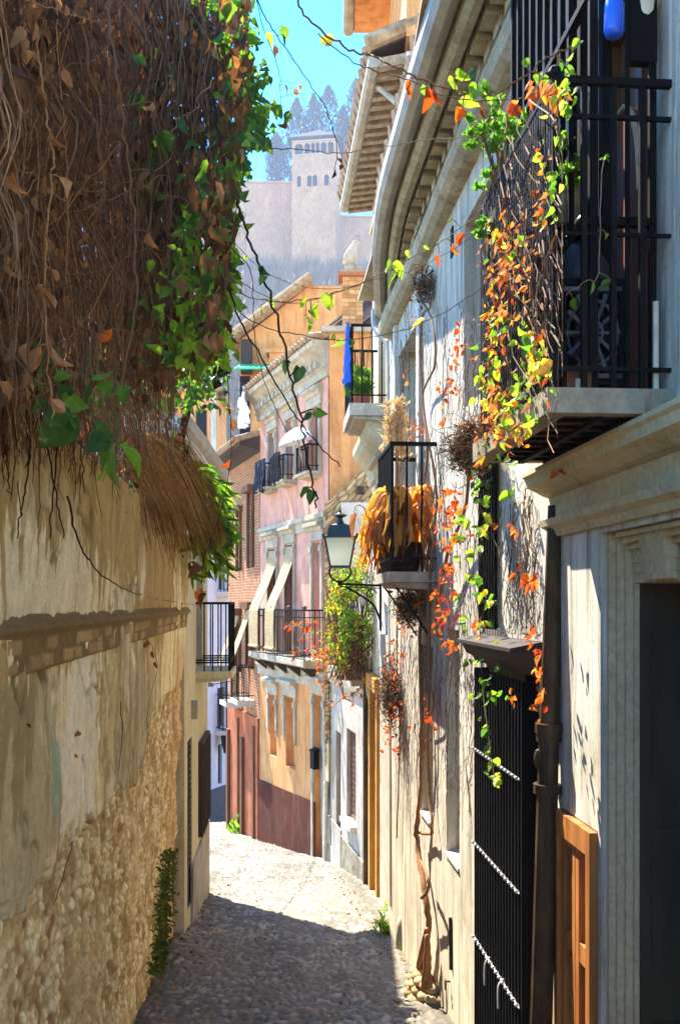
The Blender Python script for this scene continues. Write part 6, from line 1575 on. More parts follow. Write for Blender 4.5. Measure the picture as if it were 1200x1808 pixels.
twig_ball("small dark twig bundle on the wall under the grey eave", 750, 505, .06, .11, 150, 14)
twig_ball("straggly dry twigs filling the space under the middle balcony", 722, 1070, .10, .14, 240, 80, (.6, 1.6, 1.3))
twig_ball("dry brown creeper matted beside the ochre doorway", 690, 1225, .08, .17, 330, 130, (.35, 1.6, 2.4))

def balcony_vine():
    t = thing("balcony_vine", "yellow and orange leafed vine draped over the big balcony's street side", "vine", F1.W(900, 700, .36))
    lf = MB(); gr = MB(); st = MB()
    def band(n, x0, y0, x1, y1, sx, sy, pl, size, mbx, heart=False, nn=.38):
        n = int(n * 1.35); size *= .62
        k = rng.uniform(0, 1, n); xs = x0 + (x1 - x0) * k + rng.normal(0, sx, n); ys = y0 + (y1 - y0) * k + rng.normal(0, sy, n)
        pos = [F1.W(a, b, nn + random.uniform(-.025, .05)) for a, b in zip(xs, ys)]
        put_leaves(mbx, pos, np.stack([rng.normal(-.2, .4, n), rng.normal(0, .4, n), rng.normal(-.8, .4, n)], 1), rng.uniform(.55, 1.3, n) * size, pal(n, pl, .8, 1.15), rng.uniform(.65, 1.0, n), heart)
    A = ORANGE + YELLOW[:1] + TAN + BROWN[:2]
    band(60, 880, 390, 885, 520, 16, 20, A, .045, lf); band(50, 870, 470, 865, 650, 10, 20, A, .04, lf); band(40, 905, 420, 900, 560, 14, 20, A, .04, lf); band(50, 860, 620, 885, 760, 12, 18, A, .045, lf)
    band(60, 890, 700, 870, 790, 22, 18, A, .05, lf); band(26, 930, 560, 945, 720, 14, 16, A, .04, lf); band(16, 965, 270, 950, 420, 10, 20, A, .04, lf); band(24, 950, 150, 985, 165, 12, 8, A, .06, lf); band(14, 925, 380, 935, 480, 14, 18, A, .035, lf)
    G = LIME + YELLOW[2:] + GREEN[:2]
    band(22, 865, 600, 860, 700, 10, 20, G, .045, gr, True); band(34, 885, 690, 900, 790, 22, 20, G, .05, gr, True); band(26, 930, 600, 945, 700, 16, 20, G, .045, gr, True); band(14, 960, 250, 975, 400, 10, 25, G, .04, gr, True); band(12, 990, 140, 1020, 180, 10, 15, G, .04, gr, True)
    band(8, 875, 430, 905, 430, 14, 12, G, .045, gr, True); band(10, 870, 560, 890, 600, 10, 10, G, .04, gr, True); band(5, 948, 600, 950, 640, 6, 8, YELLOW, .07, gr, True)
    lf.build("autumn_leaves", m_dryleaf, t); gr.build("green_leaves", m_leaf, t)
    K = 12; q = np.linspace(0, 1, K)
    for i in range(95):
        x0, y0 = random.uniform(860, 985), random.uniform(150, 560); x1, y1 = x0 + random.gauss(0, 45), min(800, y0 + random.uniform(90, 330))
        xs = x0 + (x1 - x0) * q + np.cumsum(rng.normal(0, 4, K)); ys = y0 + (y1 - y0) * q
        xs = np.clip(xs, 852, 992)
        put_tubes(st, np.array([F1.W(a, b, .36 + .02 * random.random()) for a, b in zip(xs, ys)])[None], [random.uniform(.0013, .003)], pal(1, GSTEM + STEM, .7, 1.2))
    st.build("stems", m_stem, t)['kind'] = 'stuff'
    strand("leafy sprig curving before the black carved stove on the balcony", [(1075, 285, 2.7), (1062, 300, 2.7), (1055, 480, 2.7), (1035, 495, 2.7), (1000, 520, 2.7)], .0018, [(1072, 270, 'g', .03), (1075, 275, 'l', .025), (1010, 525, 'g', .045), (1045, 498, 'l', .035), (1078, 494, 'g', .035), (1070, 412, 'l', .02)], GSTEM)
balcony_vine()

# ------------------------------------------------------------------ things on the balconies
m_succ = attr_mat("succulent", .35, .3, .1, 90, .4, .2, 40, .002, (1.7, 1.9, .9, 1))
def succulent(label, pot_px, pot_py, d, heads, pot=(.05, .09)):
    b = P(pot_px, pot_py, d); t = thing("potted_succulent", label, "potted plant", b)
    mb = MB(); w, h = pot; mb.lathe(b, [(w * .7, 0), (w * .9, h * .6), (w, h * .85), (w * 1.08, h * .86), (w * 1.08, h), (w * .9, h), (w * .88, h * .8)], 16); mb.build("pot", m_terrapot, t)
    st = MB(); top = b + Vector((0, 0, h * .85))
    for x, y, dd, s, n in heads:
        lf = MB(); c = P(x, y, dd); st.tube(smooth_path([top, top.lerp(c, .5) + Vector((0, 0, -.02)), c], 4), .006, 6, S(120, 92, 66)[:3])
        for k in range(n):
            cc = c + Vector((random.gauss(0, s), random.gauss(0, s), random.gauss(0, s * .8)))
            m = 14; a = rng.uniform(0, 2 * PI, m); up = rng.uniform(.1, 1.2, m)
            put_leaves(lf, np.tile(np.array(cc), (m, 1)), np.stack([np.cos(a), np.sin(a), up], 1), rng.uniform(.025, .042, m), pal(m, [(122, 168, 52), (96, 148, 48), (140, 184, 66)], .8, 1.15), .75)
        lf.build("rosette", m_succ, t)["kind"] = "stuff"
    st.build("stems", m_stem, t)
m_terrapot = simple("pale_clay_pot", S(176, 160, 134), S(142, 124, 100), 14, .85)
succulent("bright green succulent in a clay pot at the big balcony's outer corner", 897, 392, 3.45, [(850, 235, 3.4, .035, 7), (880, 222, 3.45, .04, 8), (905, 225, 3.5, .035, 7), (875, 255, 3.4, .03, 6), (865, 305, 3.45, .03, 5), (895, 245, 3.5, .03, 5)])
succulent("green succulent standing inside the big balcony's black bars", 1000, 400, 3.05, [(1000, 265, 3.05, .04, 7), (1015, 300, 3.0, .035, 6), (990, 320, 3.1, .03, 4)], (.06, .10))
succulent("low succulent tumbling through the railing beside the orange leaves", 868, 468, 3.5, [(862, 412, 3.45, .03, 5), (872, 425, 3.5, .025, 4)], (.04, .07))
succulent("low succulent deep in the balcony by the black cage posts", 985, 470, 3.2, [(985, 420, 3.2, .03, 4), (1000, 432, 3.2, .02, 3)], (.04, .07))

def stove():
    d = 2.92; b = P(1032, 690, d); b.z = 2.205; t = thing("carved_black_stove", "black pierced iron garden stove with domed lid and finial on the balcony", "stove", b)
    w = .085; mb = MB(); z0, z1 = b.z + .05, b.z + .33
    for x in (-1, 1):
        for y in (-1, 1): mb.box(b.x + x * w - .008, b.x + x * w + .008, b.y + y * w - .008, b.y + y * w + .008, b.z, z1)
    mb.box(b.x - w, b.x + w, b.y - w, b.y + w, z0 - .012, z0); mb.box(b.x - w - .012, b.x + w + .012, b.y - w - .012, b.y + w + .012, z1, z1 + .018); mb.build("frame", m_iron, t)
    pn = MB()                                   # pierced star panels: spokes and bars, real gaps between
    for sx, sy, ax in ((0, -1, 'x'), (-1, 0, 'y'), (0, 1, 'x'), (1, 0, 'y')):
        def q(a, z): return Vector((b.x + a, b.y + sy * w, z)) if ax == 'x' else Vector((b.x + sx * w, b.y + a, z))
        c = (z0 + z1) / 2
        for k in range(12):
            an = 2 * PI * k / 12; pn.tube([q(.015 * math.cos(an), c + .015 * math.sin(an)), q(w * .95 * math.cos(an), c + .13 * math.sin(an))], [.004, .011], 5)
        for rr in (.03, .075):
            ring = [q(rr * math.cos(2 * PI * k / 20), c + rr * 1.3 * math.sin(2 * PI * k / 20)) for k in range(21)]; pn.tube(ring, .006, 5)
        for zz in (z0 + .012, z1 - .012): pn.tube([q(-w, zz), q(w, zz)], .012, 5)
        pn.tube([q(0, z0), q(0, z1)], .006, 5)
    pn.build("pierced_panel", m_stovem, t)
    dm = MB(); dm.lathe(Vector((b.x, b.y, z1 + .018)), [(.088, 0), (.09, .02), (.085, .055), (.068, .10), (.042, .135), (.018, .15), (.014, .165), (.012, .18), (.026, .19), (.032, .205), (.018, .222), (.004, .232)], 22); dm.build("domed_lid", m_stovem, t, smooth=True)
m_stovem = simple("blue_black_iron", S(52, 56, 66), S(38, 40, 48), 20, .45, 0, .2, spec=.5)
stove()
t = thing("small_box", "little dark wooden box with a white label on the balcony floor", "box", P(1017, 690, 2.78))
b = P(1017, 690, 2.78); b.z = 2.203; mb = MB(); mb.box(b.x - .035, b.x + .035, b.y - .03, b.y + .03, b.z, b.z + .055); mb.box(b.x - .038, b.x + .038, b.y - .033, b.y + .033, b.z + .055, b.z + .063); t.location = b; mb.build("case", m_wood, t)
mb = MB(); mb.box(b.x - .011, b.x + .011, b.y - .0335, b.y - .031, b.z + .012, b.z + .038); mb.build("paper_label", m_white, t)
def board():
    u0, u1 = F1.U(1138, .03), F1.U(1078, .03); z0 = 2.205; zt = F1.hit(1105, 195, .03)[1]
    t = thing("arched_board", "round-topped reddish brown wooden board leaning inside the balcony's bars", "board", F1.pt((u0 + u1) / 2, .03, z0))
    m = (u0 + u1) / 2; h = (u1 - u0) / 2; out = [(m - h, z0), (m + h, z0), (m + h, zt - h * 2.2)]
    out += [(m + h * math.cos(a), zt - h * 2.2 + h * 2.2 * math.sin(a)) for a in np.linspace(0.15, PI - .15, 12)] + [(m - h, zt - h * 2.2)]
    mb = MB(); k = len(out); v = [F1.pt(a, .02, z) for a, z in out] + [F1.pt(a, .045, z) for a, z in out]
    mb.add([tuple(q) for q in v], [tuple(range(k - 1, -1, -1)), tuple(range(k, 2 * k))] + [(i, (i + 1) % k, k + (i + 1) % k, k + i) for i in range(k)]); mb.build("plank", m_redwood, t)
    mb = MB(); v = [F1.pt(m + (a - m) * 1.0, .048, z) for a, z in out[2:]]; mb.tube(v, .009, 6); mb.build("rim", m_terrapot, t)
m_redwood = simple("red_brown_wood", S(132, 66, 38), S(96, 44, 26), 10, .55, 0, .2, (1, 1, .15)); board()
def bottle():
    c = P(1083, 66, 2.72); t = thing("blue_bottle", "shiny blue bottle hanging upside down from the balcony cage top", "bottle", c)
    mb = MB(); mb.lathe(c, [(.012, 0), (.024, .004), (.029, .02), (.028, .07), (.026, .10), (.018, .125), (.011, .14), (.010, .165), (.012, .167), (.012, .18), (.004, .182)], 20); mb.build("body", simple("blue_plastic", S(30, 92, 214), S(24, 78, 196), 4, .3, bump=0, spec=.5), t, smooth=True)
    mb = MB(); mb.tube([c + Vector((0, 0, .182)), c + Vector((.004, .01, .30)), c + Vector((.01, .03, .36))], .003, 5); mb.build("hanging_wire", m_iron, t)
bottle()
def ceramic():
    c = F1.W(1132, 62, .05); t = thing("patterned_pot", "white and dark glazed wall pot beside the blue bottle", "pot", c)
    n = NT("glazed_pattern"); vo = n.n("TexVoronoi"); vo.inputs["Scale"].default_value = 28; n.l(n.tc.outputs["Object"], vo.inputs["Vector"]); n.done(n.ramp(vo.outputs["Distance"], [(.3, S(60, 70, 66)), (.42, S(206, 198, 180))]), .25)
    mb = MB(); mb.lathe(c, [(.026, 0), (.036, .02), (.044, .05), (.046, .08), (.05, .082), (.05, .092), (.042, .092), (.04, .08)], 18); mb.build("bowl", n.m, t, smooth=True)
    mb = MB(); mb.tube([c + Vector((.02, 0, .08)), c + Vector((.06, .0, .10))], .005, 5); mb.build("hook", m_iron, t)
ceramic()

m_gold = attr_mat("golden_blade", .6, .42, .3, 40, .3, .3, 25, .003, (1.7, 1.4, .7, 1))
def golden_plant():
    b = F1.pt(F1.ud(6.78), .16, 1.815); t = thing("withered_strap_plant", "large golden withered plant with long drooping blades in a wicker pot", "potted plant", b)
    mb = MB(); mb.lathe(b, [(.085, 0), (.105, .08), (.115, .18), (.122, .185), (.122, .21), (.10, .21), (.098, .17)], 20)
    p_ = mb.build("pot", m_wicker, t)
    lf = MB(); top = b + Vector((0, 0, .2)); r_ = random.Random(12)
    for i in range(190):
        a = r_.uniform(0, 2 * PI); ln = r_.uniform(.35, .75); out = r_.uniform(.10, .32)
        if i < 135: a = r_.gauss(PI + .35, .75); out = r_.uniform(.12, .33)
        dirv = Vector((math.cos(a) * .8, math.sin(a) * 1.0, 0)); h = r_.uniform(.12, .40)
        pts = [top, top + dirv * out * .35 + Vector((0, 0, h * .8)), top + dirv * out * .75 + Vector((0, 0, h)), top + dirv * out * 1.05 + Vector((0, 0, h * .7)), top + dirv * out * 1.2 + Vector((0, 0, h - ln * .35)), top + dirv * out * 1.22 + Vector((r_.uniform(-.04, .04), r_.uniform(-.04, .04), h - ln * r_.uniform(.30, .62)))]
        pts = smooth_path(pts, 4); k = len(pts); w = r_.uniform(.012, .05); side = Vector((-dirv.y, dirv.x, r_.uniform(-.3, .3))).normalized()
        wd = [max(.05, math.sin(PI * min(1, (j / (k - 1)) * .93 + .07)) ** .8) for j in range(k)]; c = pal(1, [(222, 164, 66), (232, 180, 84), (206, 138, 48), (212, 168, 96), (180, 116, 50)], .8, 1.15)[0]
        v = []
        for j, p in enumerate(pts):
            tw = side * (w * wd[j] * .5); kk = Vector((0, 0, .008 * wd[j])) + dirv * .006
            v += [tuple(p - tw + kk), tuple(p - kk), tuple(p + tw + kk)]
        f = [(3 * j + e, 3 * j + e + 1, 3 * j + e + 4, 3 * j + e + 3) for j in range(k - 1) for e in (0, 1)]
        lf.add(v, f, c)
    lf.build("blades", m_gold, t, smooth=True)['kind'] = 'stuff'
m_wicker = brick("wicker", (1, 0), S(112, 84, 58), S(86, 62, 44), S(40, 30, 22), .03, .016, .004)
golden_plant()
strand("long curved golden blade arching out over the street lamp", [(672, 962, 6.6), (655, 925, 6.55), (640, 895, 6.5), (630, 893, 6.5), (626, 900, 6.45), (626, 915, 6.45)], .004, [(628, 905, 't', .20)], TAN, name="curved_leaf_stalk")
def plume():
    b = F1.pt(F1.ud(7.1), .20, 1.815); t = thing("pampas_plume", "pale feathery dry plumes rising behind the middle balcony's rail", "dry grass", b)
    mb = MB(); N = 9
    for i in range(N):
        c = P(random.uniform(683, 712), random.uniform(700, 730), 7.1); path = smooth_path([b + Vector((random.uniform(-.03, .03), random.uniform(-.03, .03), 0)), b.lerp(c, .5) + Vector((.01, 0, 0)), c - Vector((0, 0, .3)), c], 4); mb.tube(path, .003, 5, S(196, 170, 116)[:3])
        m = 130; tt = rng.uniform(0, 1, m); pos = np.array(c) - np.array([0, 0, .36]) * tt[:, None] + rng.normal(0, .028, (m, 3)) * (0.4 + tt[:, None]); put_leaves(mb, pos, np.stack([rng.normal(0, .4, m), rng.normal(0, .4, m), rng.uniform(.2, 1, m)], 1), rng.uniform(.03, .06, m), pal(m, [(240, 226, 184), (222, 202, 152)], .8, 1.1), .12)
    mb.lathe(b, [(.05, 0), (.06, .1), (.055, .1)], 12, S(120, 84, 60)[:3]); mb.build("plumes", m_dryleaf, t)['kind'] = 'stuff'
plume()

# tall house balcony: planters, grass, blue cloth
bz2 = P(0, 712, 10.2).z
def flower_balcony():
    for lab, d, n, sz, tall in (("terracotta trough of bright grass at the flowery balcony's outer edge", 10.45, .30, (.20, .13), .30), ("square grey pot of leafy stems at the back of the flowery balcony", 10.95, .26, (.13, .16), .55)):
        c = F2.pt(F2.ud(d), n, bz2 + .004); t = thing("planter", lab, "planter", c); mb = MB(); u = F2.ud(d); w, h = sz
        v = []
        for z, k in ((bz2 + .004, .85), (bz2 + h, 1.0)): v += [F2.pt(u - w / 2 * k, n - .09 * k, z), F2.pt(u + w / 2 * k, n - .09 * k, z), F2.pt(u + w / 2 * k, n + .09 * k, z), F2.pt(u - w / 2 * k, n + .09 * k, z)]
        mb.hexa(v); mb.build("trough", m_terra if tall < .4 else m_grey, t)
        m = 260; lf = MB(); pos = np.array([F2.pt(u + random.uniform(-w, w) * .5, n + random.uniform(-.08, .08), bz2 + h + (random.uniform(0, tall * .6) if tall > .4 else 0)) for _ in range(m)])
        put_leaves(lf, pos, np.stack([rng.normal(0, .3, m), rng.normal(0, .3, m), np.ones(m)], 1), rng.uniform(.08, .22, m) * (1 if tall < .4 else .6), pal(m, LIME + GREEN, .8, 1.2), .12 if tall < .4 else .5); lf.build("foliage", m_leaf, t)['kind'] = 'stuff'
        if tall > .4:
            s = MB()
            for k in range(7): p = F2.pt(u + random.uniform(-.04, .04), n, bz2 + h); s.tube([p, p + Vector((random.gauss(0, .06), random.gauss(0, .06), random.uniform(.5, .9)))], .004, 5, S(100, 96, 60)[:3])
            s.build("stems", m_stem, t)
flower_balcony()
cloth("blue_cloth", simple("blue_cotton", S(44, 98, 196), S(34, 80, 172), 12, .85), None, F2, F2.ud(10.22), F2.ud(10.5), .46, bz2 + .86, bz2 + .22, 3, .03, 3, .10, ("bright blue cloth hung over the flowery balcony's rail", "cloth"))
def tops():
    o = FP
    wins = [sorted((o.U(a), o.U(b))) for a, b in ((565, 549.5), (521, 508.5), (488, 477))]
    zb = [o.hit(557, 838)[1], o.hit(515, 852)[1], o.hit(482, 864)[1]]
    dk_ = simple("dark_denim", S(34, 42, 56), S(24, 28, 40), 14, .9); bl = simple("black_cloth", S(34, 34, 38), S(24, 24, 28), 14, .9)
    cloth("hanging_clothes", dk_, None, o, wins[2][0] - .14, wins[2][1] + .14, .27, zb[2] + .54, zb[2] - .05, 4, .03, 11, .08, ("dark blue garments covering the leftmost small balcony on the pink house", "laundry"))
    cloth("hanging_clothes", bl, None, o, wins[1][0] + .05, wins[1][1] + .14, .27, zb[1] + .54, zb[1] + .0, 4, .03, 14, .10, ("black garments on the middle small balcony of the pink house", "laundry"))
    cloth("pink_rag", simple("pink_cotton", S(226, 130, 150), S(206, 110, 134), 10, .9), None, o, wins[2][1] + .14, wins[2][1] + .22, .22, zb[2] + .5, zb[2] + .25, 1, .02, 17, .05, ("tiny pink rag beside the dark blue garments", "laundry"))
    u = (wins[0][0] + wins[0][1]) / 2; z = zb[0] + .58; t = thing("white_parasol", "white fabric parasol tilted over the pink house's right small balcony", "parasol", o.pt(u, .3, zb[0] + .03))
    mb = MB(); k = 16; c = o.pt(u + .05, .34, z + .20); v = [tuple(c)]
    for ring, (rr, dz) in enumerate(((.22, -.05), (.38, -.14), (.46, -.24))):
        for j in range(k):
            a = 2 * PI * j / k; sc = 1 - .05 * (j % 2) * (ring > 1); p = c + Vector((FP.u.x * math.cos(a) * rr * 1.0 * sc, FP.u.y * math.cos(a) * rr * sc, dz)) + Vector((FP.n.x, FP.n.y, -.25)) * (math.sin(a) * rr * .6 * sc); v.append(tuple(p))
    f = [(0, 1 + j, 1 + (j + 1) % k) for j in range(k)] + [(1 + r * k + j, 1 + (r + 1) * k + j, 1 + (r + 1) * k + (j + 1) % k, 1 + r * k + (j + 1) % k) for r in range(2) for j in range(k)]
    v2 = [(x, y, q - .012) for x, y, q in v]; mb.add(v, f); mb.add(v2, [q[::-1] for q in f]); mb.build("canopy", m_sheet, t)
    mb = MB(); mb.tube([o.pt(u, .2, zb[0] + .03), c], .012, 6); mb.build("pole", m_zinc, t)
m_sheet = simple("white_fabric", S(232, 232, 236), S(214, 214, 222), 5, .8); tops()

# ------------------------------------------------------------------ street lamp on its bracket
def lamp():
    d = 11.3; k = d / F
    def q(px, py, dy=0): v = P(px, py, d); v.y += dy; return v
    c = P(600, 1000, d); t = thing("street_lamp", "old square black street lantern with frosted panes on a scrolled wall bracket", "street lamp", F2.pt(F2.ud(11.35), 0, 1.75))
    x, y = c.x, d
    zb, zt_ = P(0, 1000, d).z, P(0, 951, d).z; wb, wt = .115, .175
    fr = MB()
    for sx in (-1, 1):
        for sy in (-1, 1): fr.tube([(x + sx * wb, y + sy * wb, zb), (x + sx * wt, y + sy * wt, zt_)], .012, 5)
    fr.hexa([(x - wb - .01, y - wb - .01, zb - .02), (x + wb + .01, y - wb - .01, zb - .02), (x + wb + .01, y + wb + .01, zb - .02), (x - wb - .01, y + wb + .01, zb - .02), (x - wb - .005, y - wb - .005, zb + .01), (x + wb + .005, y - wb - .005, zb + .01), (x + wb + .005, y + wb + .005, zb + .01), (x - wb - .005, y + wb + .005, zb + .01)])
    fr.box(x - wt - .03, x + wt + .03, y - wt - .03, y + wt + .03, zt_, zt_ + .02); fr.build("frame", m_green, t)
    rf = MB(); z = zt_ + .021
    rf.hexa([(x - .15, y - .15, z), (x + .15, y - .15, z), (x + .15, y + .15, z), (x - .15, y + .15, z), (x - .125, y - .125, z + .13), (x + .125, y - .125, z + .13), (x + .125, y + .125, z + .13), (x - .125, y + .125, z + .13)])
    rf.lathe((x, y, z + .131), [(.13, 0), (.05, .03), (.038, .06), (.03, .085), (.05, .10), (.085, .115), (.085, .125), (.04, .14), (.015, .155), (.02, .17), (.008, .19), (.004, .22)], 14)
    for sx in (-1, 1):
        for sy in (-1, 1): rf.ball((x + sx * (wt + .02), y + sy * (wt + .02), z + .012), .018, 6, 5)
    rf.build("roof", m_green, t)
    gl = MB()
    n = 4; P0 = [(-1, -1), (1, -1), (1, 1), (-1, 1)]
    v = [(x + a * (wb - .003), y + b * (wb - .003), zb + .012) for a, b in P0] + [(x + a * (wt - .004), y + b * (wt - .004), zt_ - .002) for a, b in P0]
    gl.add(v, [(i, (i + 1) % 4, 4 + (i + 1) % 4, 4 + i) for i in range(4)]); gl.build("glass", m_frost, t)
    sc = MB(); yb = P(0, 1031, d).z
    for s in (-1, 1): sc.tube(smooth_path([(x + s * wb, y, zb - .02), (x + s * (wb + .01), y, zb - .09), (x + s * .07, y, zb - .16), (x, y, yb + .02)], 5), .011, 6)
    wq = F2.pt(F2.ud(11.35), .0, yb)
    sc.tube([(x, y, yb - .02), (x, y, yb + .04)], .03, 8); sc.tube([(x, y, yb), (wq.x, wq.y, yb - .02)], .016, 6); sc.tube([(x, y, yb - .03), (wq.x, wq.y, yb - .05)], .008, 6)
    sc.tube(smooth_path([(x + .08, y, yb - .04), (x + .25, y, yb - .14), (x + .40, y, yb - .26), (wq.x, wq.y, yb - .46)], 5), .014, 6)
    sp = [(x + .36 + .07 * (1 - a / 9) * math.cos(a), y, yb - .12 + .07 * (1 - a / 9) * math.sin(a)) for a in np.linspace(0, 8, 22)]; sc.tube(sp, .008, 5)
    sc.box(wq.x - .02, wq.x + .02, wq.y - .04, wq.y + .04, yb - .55, yb + .08); sc.build("bracket", m_iron, t)
m_green = simple("green_black_paint", S(26, 44, 40), S(20, 32, 30), 10, .35, bump=.05, spec=.5)
def frost():
    t = NT("frosted_pane"); t.done(t.ramp(t.noise(4, 3), [(.3, S(236, 240, 230)), (.7, S(220, 228, 216))]), .5)
    tr = t.n("BsdfTranslucent"); tr.inputs[0].default_value = S(246, 250, 236); mx = t.n("MixShader"); mx.inputs[0].default_value = .7
    t.l(t.b.outputs[0], mx.inputs[1]); t.l(tr.outputs[0], mx.inputs[2]); t.l(mx.outputs[0], t.out.inputs[0]); return t.m
m_frost = frost()
lamp()

# ------------------------------------------------------------------ shrub on the roof terrace, weeds, moss, root step
def shrub():
    c = P(618, 1120, 12.6); t = thing("terrace_shrub", "sunlit green and rusty shrub spilling over the roof terrace behind the lamp", "shrub", c)
    lf = MB(); dr = MB(); st = MB(); n = 3600
    a = unit(rng.normal(0, 1, (n, 3))) * rng.uniform(.1, 1, (n, 1)) ** .45
    x = 618 + 46 * a[:, 0]; y = 1085 + 105 * a[:, 2]; d = 12.4 + .45 * a[:, 1]
    ok = fbm(x / 16 + 3, y / 16, 5) > .42; x, y, d = x[ok], y[ok], d[ok]; n = len(x)
    px_lim = x < 668
    g = rng.random(n) < np.clip(.62 + (x - 590) / 90 - np.clip((y - 1130) / 70, 0, 1) * .5, .12, .85)
    for mb_, m_, pl in ((lf, g, GREEN + LIME + LIME + YELLOW[2:]), (dr, ~g, ORANGE[:1] + YELLOW + TAN + LIME)):
        k = int(m_.sum()); put_leaves(mb_, Pn(x[m_], y[m_], d[m_]), np.stack([rng.normal(0, .6, k), rng.normal(0, .6, k), rng.normal(-.2, .6, k)], 1), rng.uniform(.035, .075, k), pal(k, pl, .75, 1.2), .7)
    for i in range(120):
        p = Vector((random.gauss(c.x, .12), random.gauss(12.6, .2), .6)); e = P(random.uniform(570, 662), random.uniform(990, 1170), random.uniform(12.1, 12.8)); st.tube(smooth_path([p, p.lerp(e, .5) + Vector((random.gauss(0, .05), 0, .05)), e], 3), .005, 4, S(110, 84, 58)[:3])
    k = 400; x = np.concatenate([rng.normal(640, 10, 150), rng.uniform(548, 650, 250)]); y = np.concatenate([rng.uniform(930, 1010, 150), rng.normal(1150, 22, 250)])
    put_leaves(dr, Pn(x, y, rng.uniform(12.2, 12.9, 400)), rng.normal(0, 1, (400, 3)), rng.uniform(.03, .06, 400), pal(400, ORANGE + YELLOW + LIME, .8, 1.2), .7)
    lf.build("leaves", m_leaf, t)['kind'] = 'stuff'; dr.build("rusty_leaves", m_dryleaf, t)['kind'] = 'stuff'; st.build("branches", m_stem, t)['kind'] = 'stuff'
    strand("rusty creeper trailing along the pink house's balcony railing", [(575, 1180, 15.0), (560, 1150, 15.0), (540, 1150, 15.4), (525, 1140, 15.6), (540, 1110, 15.5), (500, 1105, 15.8)], .012, [(x + random.uniform(-8, 8), y + random.uniform(-8, 8), random.choice('oor'), .09) for x, y in ((575, 1165), (565, 1160), (555, 1150), (545, 1145), (535, 1100), (540, 1115), (528, 1104), (515, 1102), (505, 1104), (520, 1152), (540, 1130), (580, 1150), (570, 1140), (585, 1170), (560, 1175), (550, 1100), (545, 1108)) for _ in range(3)], GSTEM)
    strand("rusty creeper hanging off the terrace parapet above the drain pipe", [(650, 1190, 12.3), (630, 1222, 12.4), (605, 1232, 12.8), (582, 1245, 13.4), (560, 1190, 13.6)], .01, [(x + random.uniform(-6, 6), y + random.uniform(-6, 6), random.choice('oot'), .07) for x, y in ((640, 1205), (630, 1220), (618, 1228), (605, 1232), (590, 1240), (580, 1244), (620, 1240), (570, 1215), (562, 1195), (610, 1180), (600, 1200), (590, 1190)) for _ in range(3)], GSTEM)
shrub()
def tuft(label, px, py, d, w, h, n, pl, name="weed_tuft", cat="weeds"):
    c = P(px, py, d); c.z = gz(d) + .01; t = thing(name, label, cat, c); mb = MB()
    pos = np.array(c) + np.stack([rng.normal(0, w, n), rng.normal(0, w, n), np.abs(rng.normal(0, h * .4, n))], 1); put_leaves(mb, pos, np.stack([rng.normal(0, .6, n), rng.normal(0, .6, n), np.ones(n)], 1), rng.uniform(.4, 1, n) * h, pal(n, pl, .8, 1.2), .4); mb.build("leaves", m_leaf, t)['kind'] = 'stuff'
tuft("bright green weeds growing from the cobbles by the ochre guard stone", 686, 1640, 8.95, .05, .10, 130, LIME)
tuft("small weed sprouting at the vine trunk's stony foot", 741, 1712, 7.0, .03, .07, 50, GREEN + LIME)
tuft("sprig of weeds under the ochre guard stone", 690, 1604, 10.2, .035, .09, 50, LIME)
tuft("green weeds along the brick house's foot", 430, 1472, 21.3, .12, .3, 160, LIME + GREEN)
def rootstep():
    b = P(738, 1750, 6.6); b.z = gz(6.6); t = thing("root_planter", "small rounded stone kerb built around the climbing vine's trunk", "planter", b); mb = MB(); r_ = random.Random(6)
    for i in range(26):
        a = PI * (.42 + 1.15 * (i % 9) / 8); lay = i // 9; rr = .20 - .03 * lay
        c = b + Vector((.10 + rr * math.cos(a) * .75, rr * 1.5 * math.sin(a), .02 + lay * .055)); g = r_.uniform(.7, 1.1); mb.ball(c, r_.uniform(.04, .06), 9, 6, tuple(np.array(S(178, 150, 112)[:3]) * g), (1, 1.2, .7))
    mb.build("stones", m_attr, t, smooth=True)
    mb = MB(); mb.ball(b + Vector((.10, 0, .0)), .19, 14, 8, S(120, 92, 62)[:3], (.75, 1.3, .75)); mb.build("earth", m_attr, t, smooth=True)
rootstep()
def moss():
    t = thing("moss_patch", "dark green moss and ferns climbing the garden wall's far foot", "moss", FG.W(285, 1690, .05)); mb = MB(); n = 900
    x = rng.normal(288, 7, n); y = rng.uniform(1500, 1720, n); x = x - (y - 1600) * .09; x += rng.normal(0, 3, n)
    pos = [FG.W(a, b, .03 + random.random() * .05) for a, b in zip(x, y)]; put_leaves(mb, pos, np.stack([rng.normal(.7, .4, n), rng.normal(-.2, .4, n), rng.normal(-.2, .5, n)], 1), rng.uniform(.03, .06, n), pal(n, [(72, 92, 36), (56, 76, 30), (96, 112, 44)], .6, 1.1), .5); mb.build("fronds", m_leaf, t)['kind'] = 'stuff'
moss()

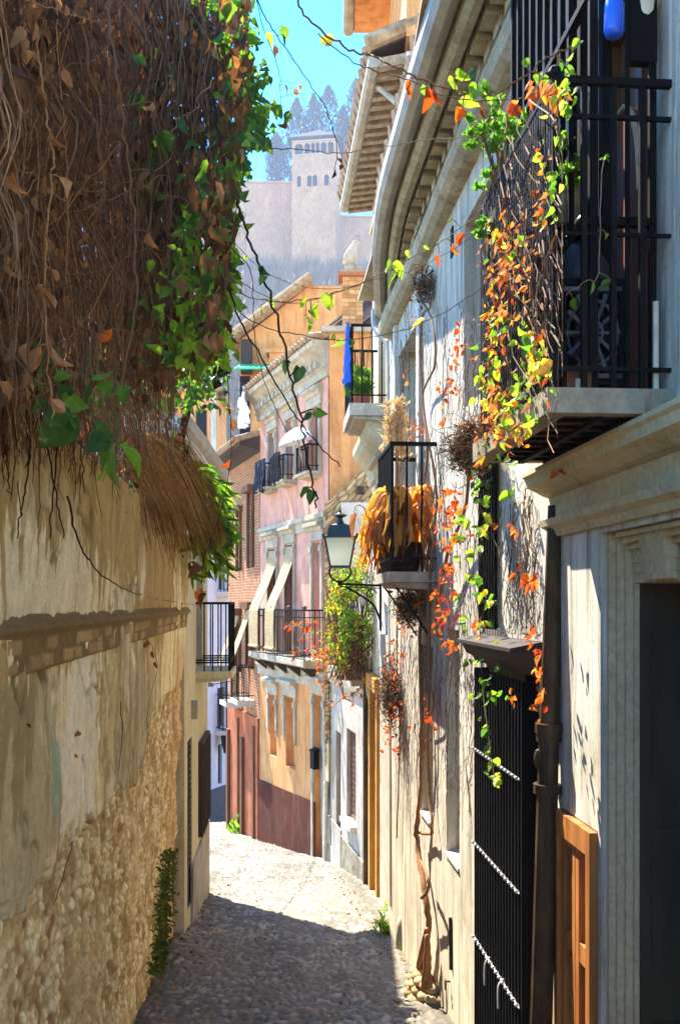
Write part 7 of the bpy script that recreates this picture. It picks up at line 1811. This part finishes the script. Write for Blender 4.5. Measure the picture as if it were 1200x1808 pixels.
def litter():
    n = 150; d = rng.uniform(5.6, 13, n); side = rng.random(n)
    xl, xr = -1.0 - .05 * d, 1.10 - .078 * d; x = np.where(side < .45, xr - np.abs(rng.normal(0, .16, n)), np.where(side < .8, xl + np.abs(rng.normal(0, .16, n)), rng.uniform(-1.2, .5, n)))
    mb = MB(); pos = np.stack([x, d, np.array([gz(q) for q in d]) + .035 + rng.uniform(0, .02, n)], 1)
    put_leaves(mb, pos, np.stack([rng.normal(0, 1, n), rng.normal(0, 1, n), rng.normal(0, .15, n)], 1), rng.uniform(.025, .05, n), pal(n, BROWN + ORANGE[:1] + TAN, .7, 1.1), .7, curl=.5)
    tag(mb.build("fallen_leaves", m_dryleaf), "scattered dry brown leaves lying along the lane's edges", "leaf litter", kind='stuff')
litter()

def cables():
    for lab, pts in (("black cable sagging along the pink house above its ground floor", [FP.pt(FP.L - .1, .12, .75), FP.pt(2.2, .16, .66), FP.pt(.9, .14, .70), FP.pt(.05, .12, .82)]),
                     ("black cable running down the grey house's wall by the drain pipe", [F3.pt(2.9, .05, .4), F3.pt(2.75, .06, -.6), F3.pt(2.8, .05, -1.5), F3.pt(2.7, .05, -2.2)]),
                     ("thin cable crossing the lane from the iron balcony to the brick house", [FL.pt(FL.L - .1, .05, .62), Vector((-1.5, 15, .48)), FB.pt(.3, .1, .62)])):
        t = thing("cable", lab, "cable", pts[0]); mb = MB(); mb.tube(smooth_path(pts, 8), .006, 6); mb.build("wire", m_iron, t)
        mb = MB(); q = pts[0]; mb.box(q.x - .03, q.x + .03, q.y - .03, q.y + .03, q.z - .02, q.z + .03); mb.build("bracket", m_zinc, t)
cables()

# ------------------------------------------------------------------ air between the lane and the palace
def haze():
    mb = MB(); mb.box(-300, 300, -42, 335, -14, 172)
    t = NT("warm_haze"); t.t.nodes.remove(t.b)
    v = t.n("VolumePrincipled"); v.inputs["Color"].default_value = (0.62, 0.72, 0.95, 1); v.inputs["Density"].default_value = 0.00065; v.inputs["Anisotropy"].default_value = 0.1
    t.l(v.outputs[0], t.out.inputs["Volume"])
    tag(mb.build("haze", t.m), "thin bluish sunlit haze in front of the palace hill", "haze", kind='stuff')
haze()
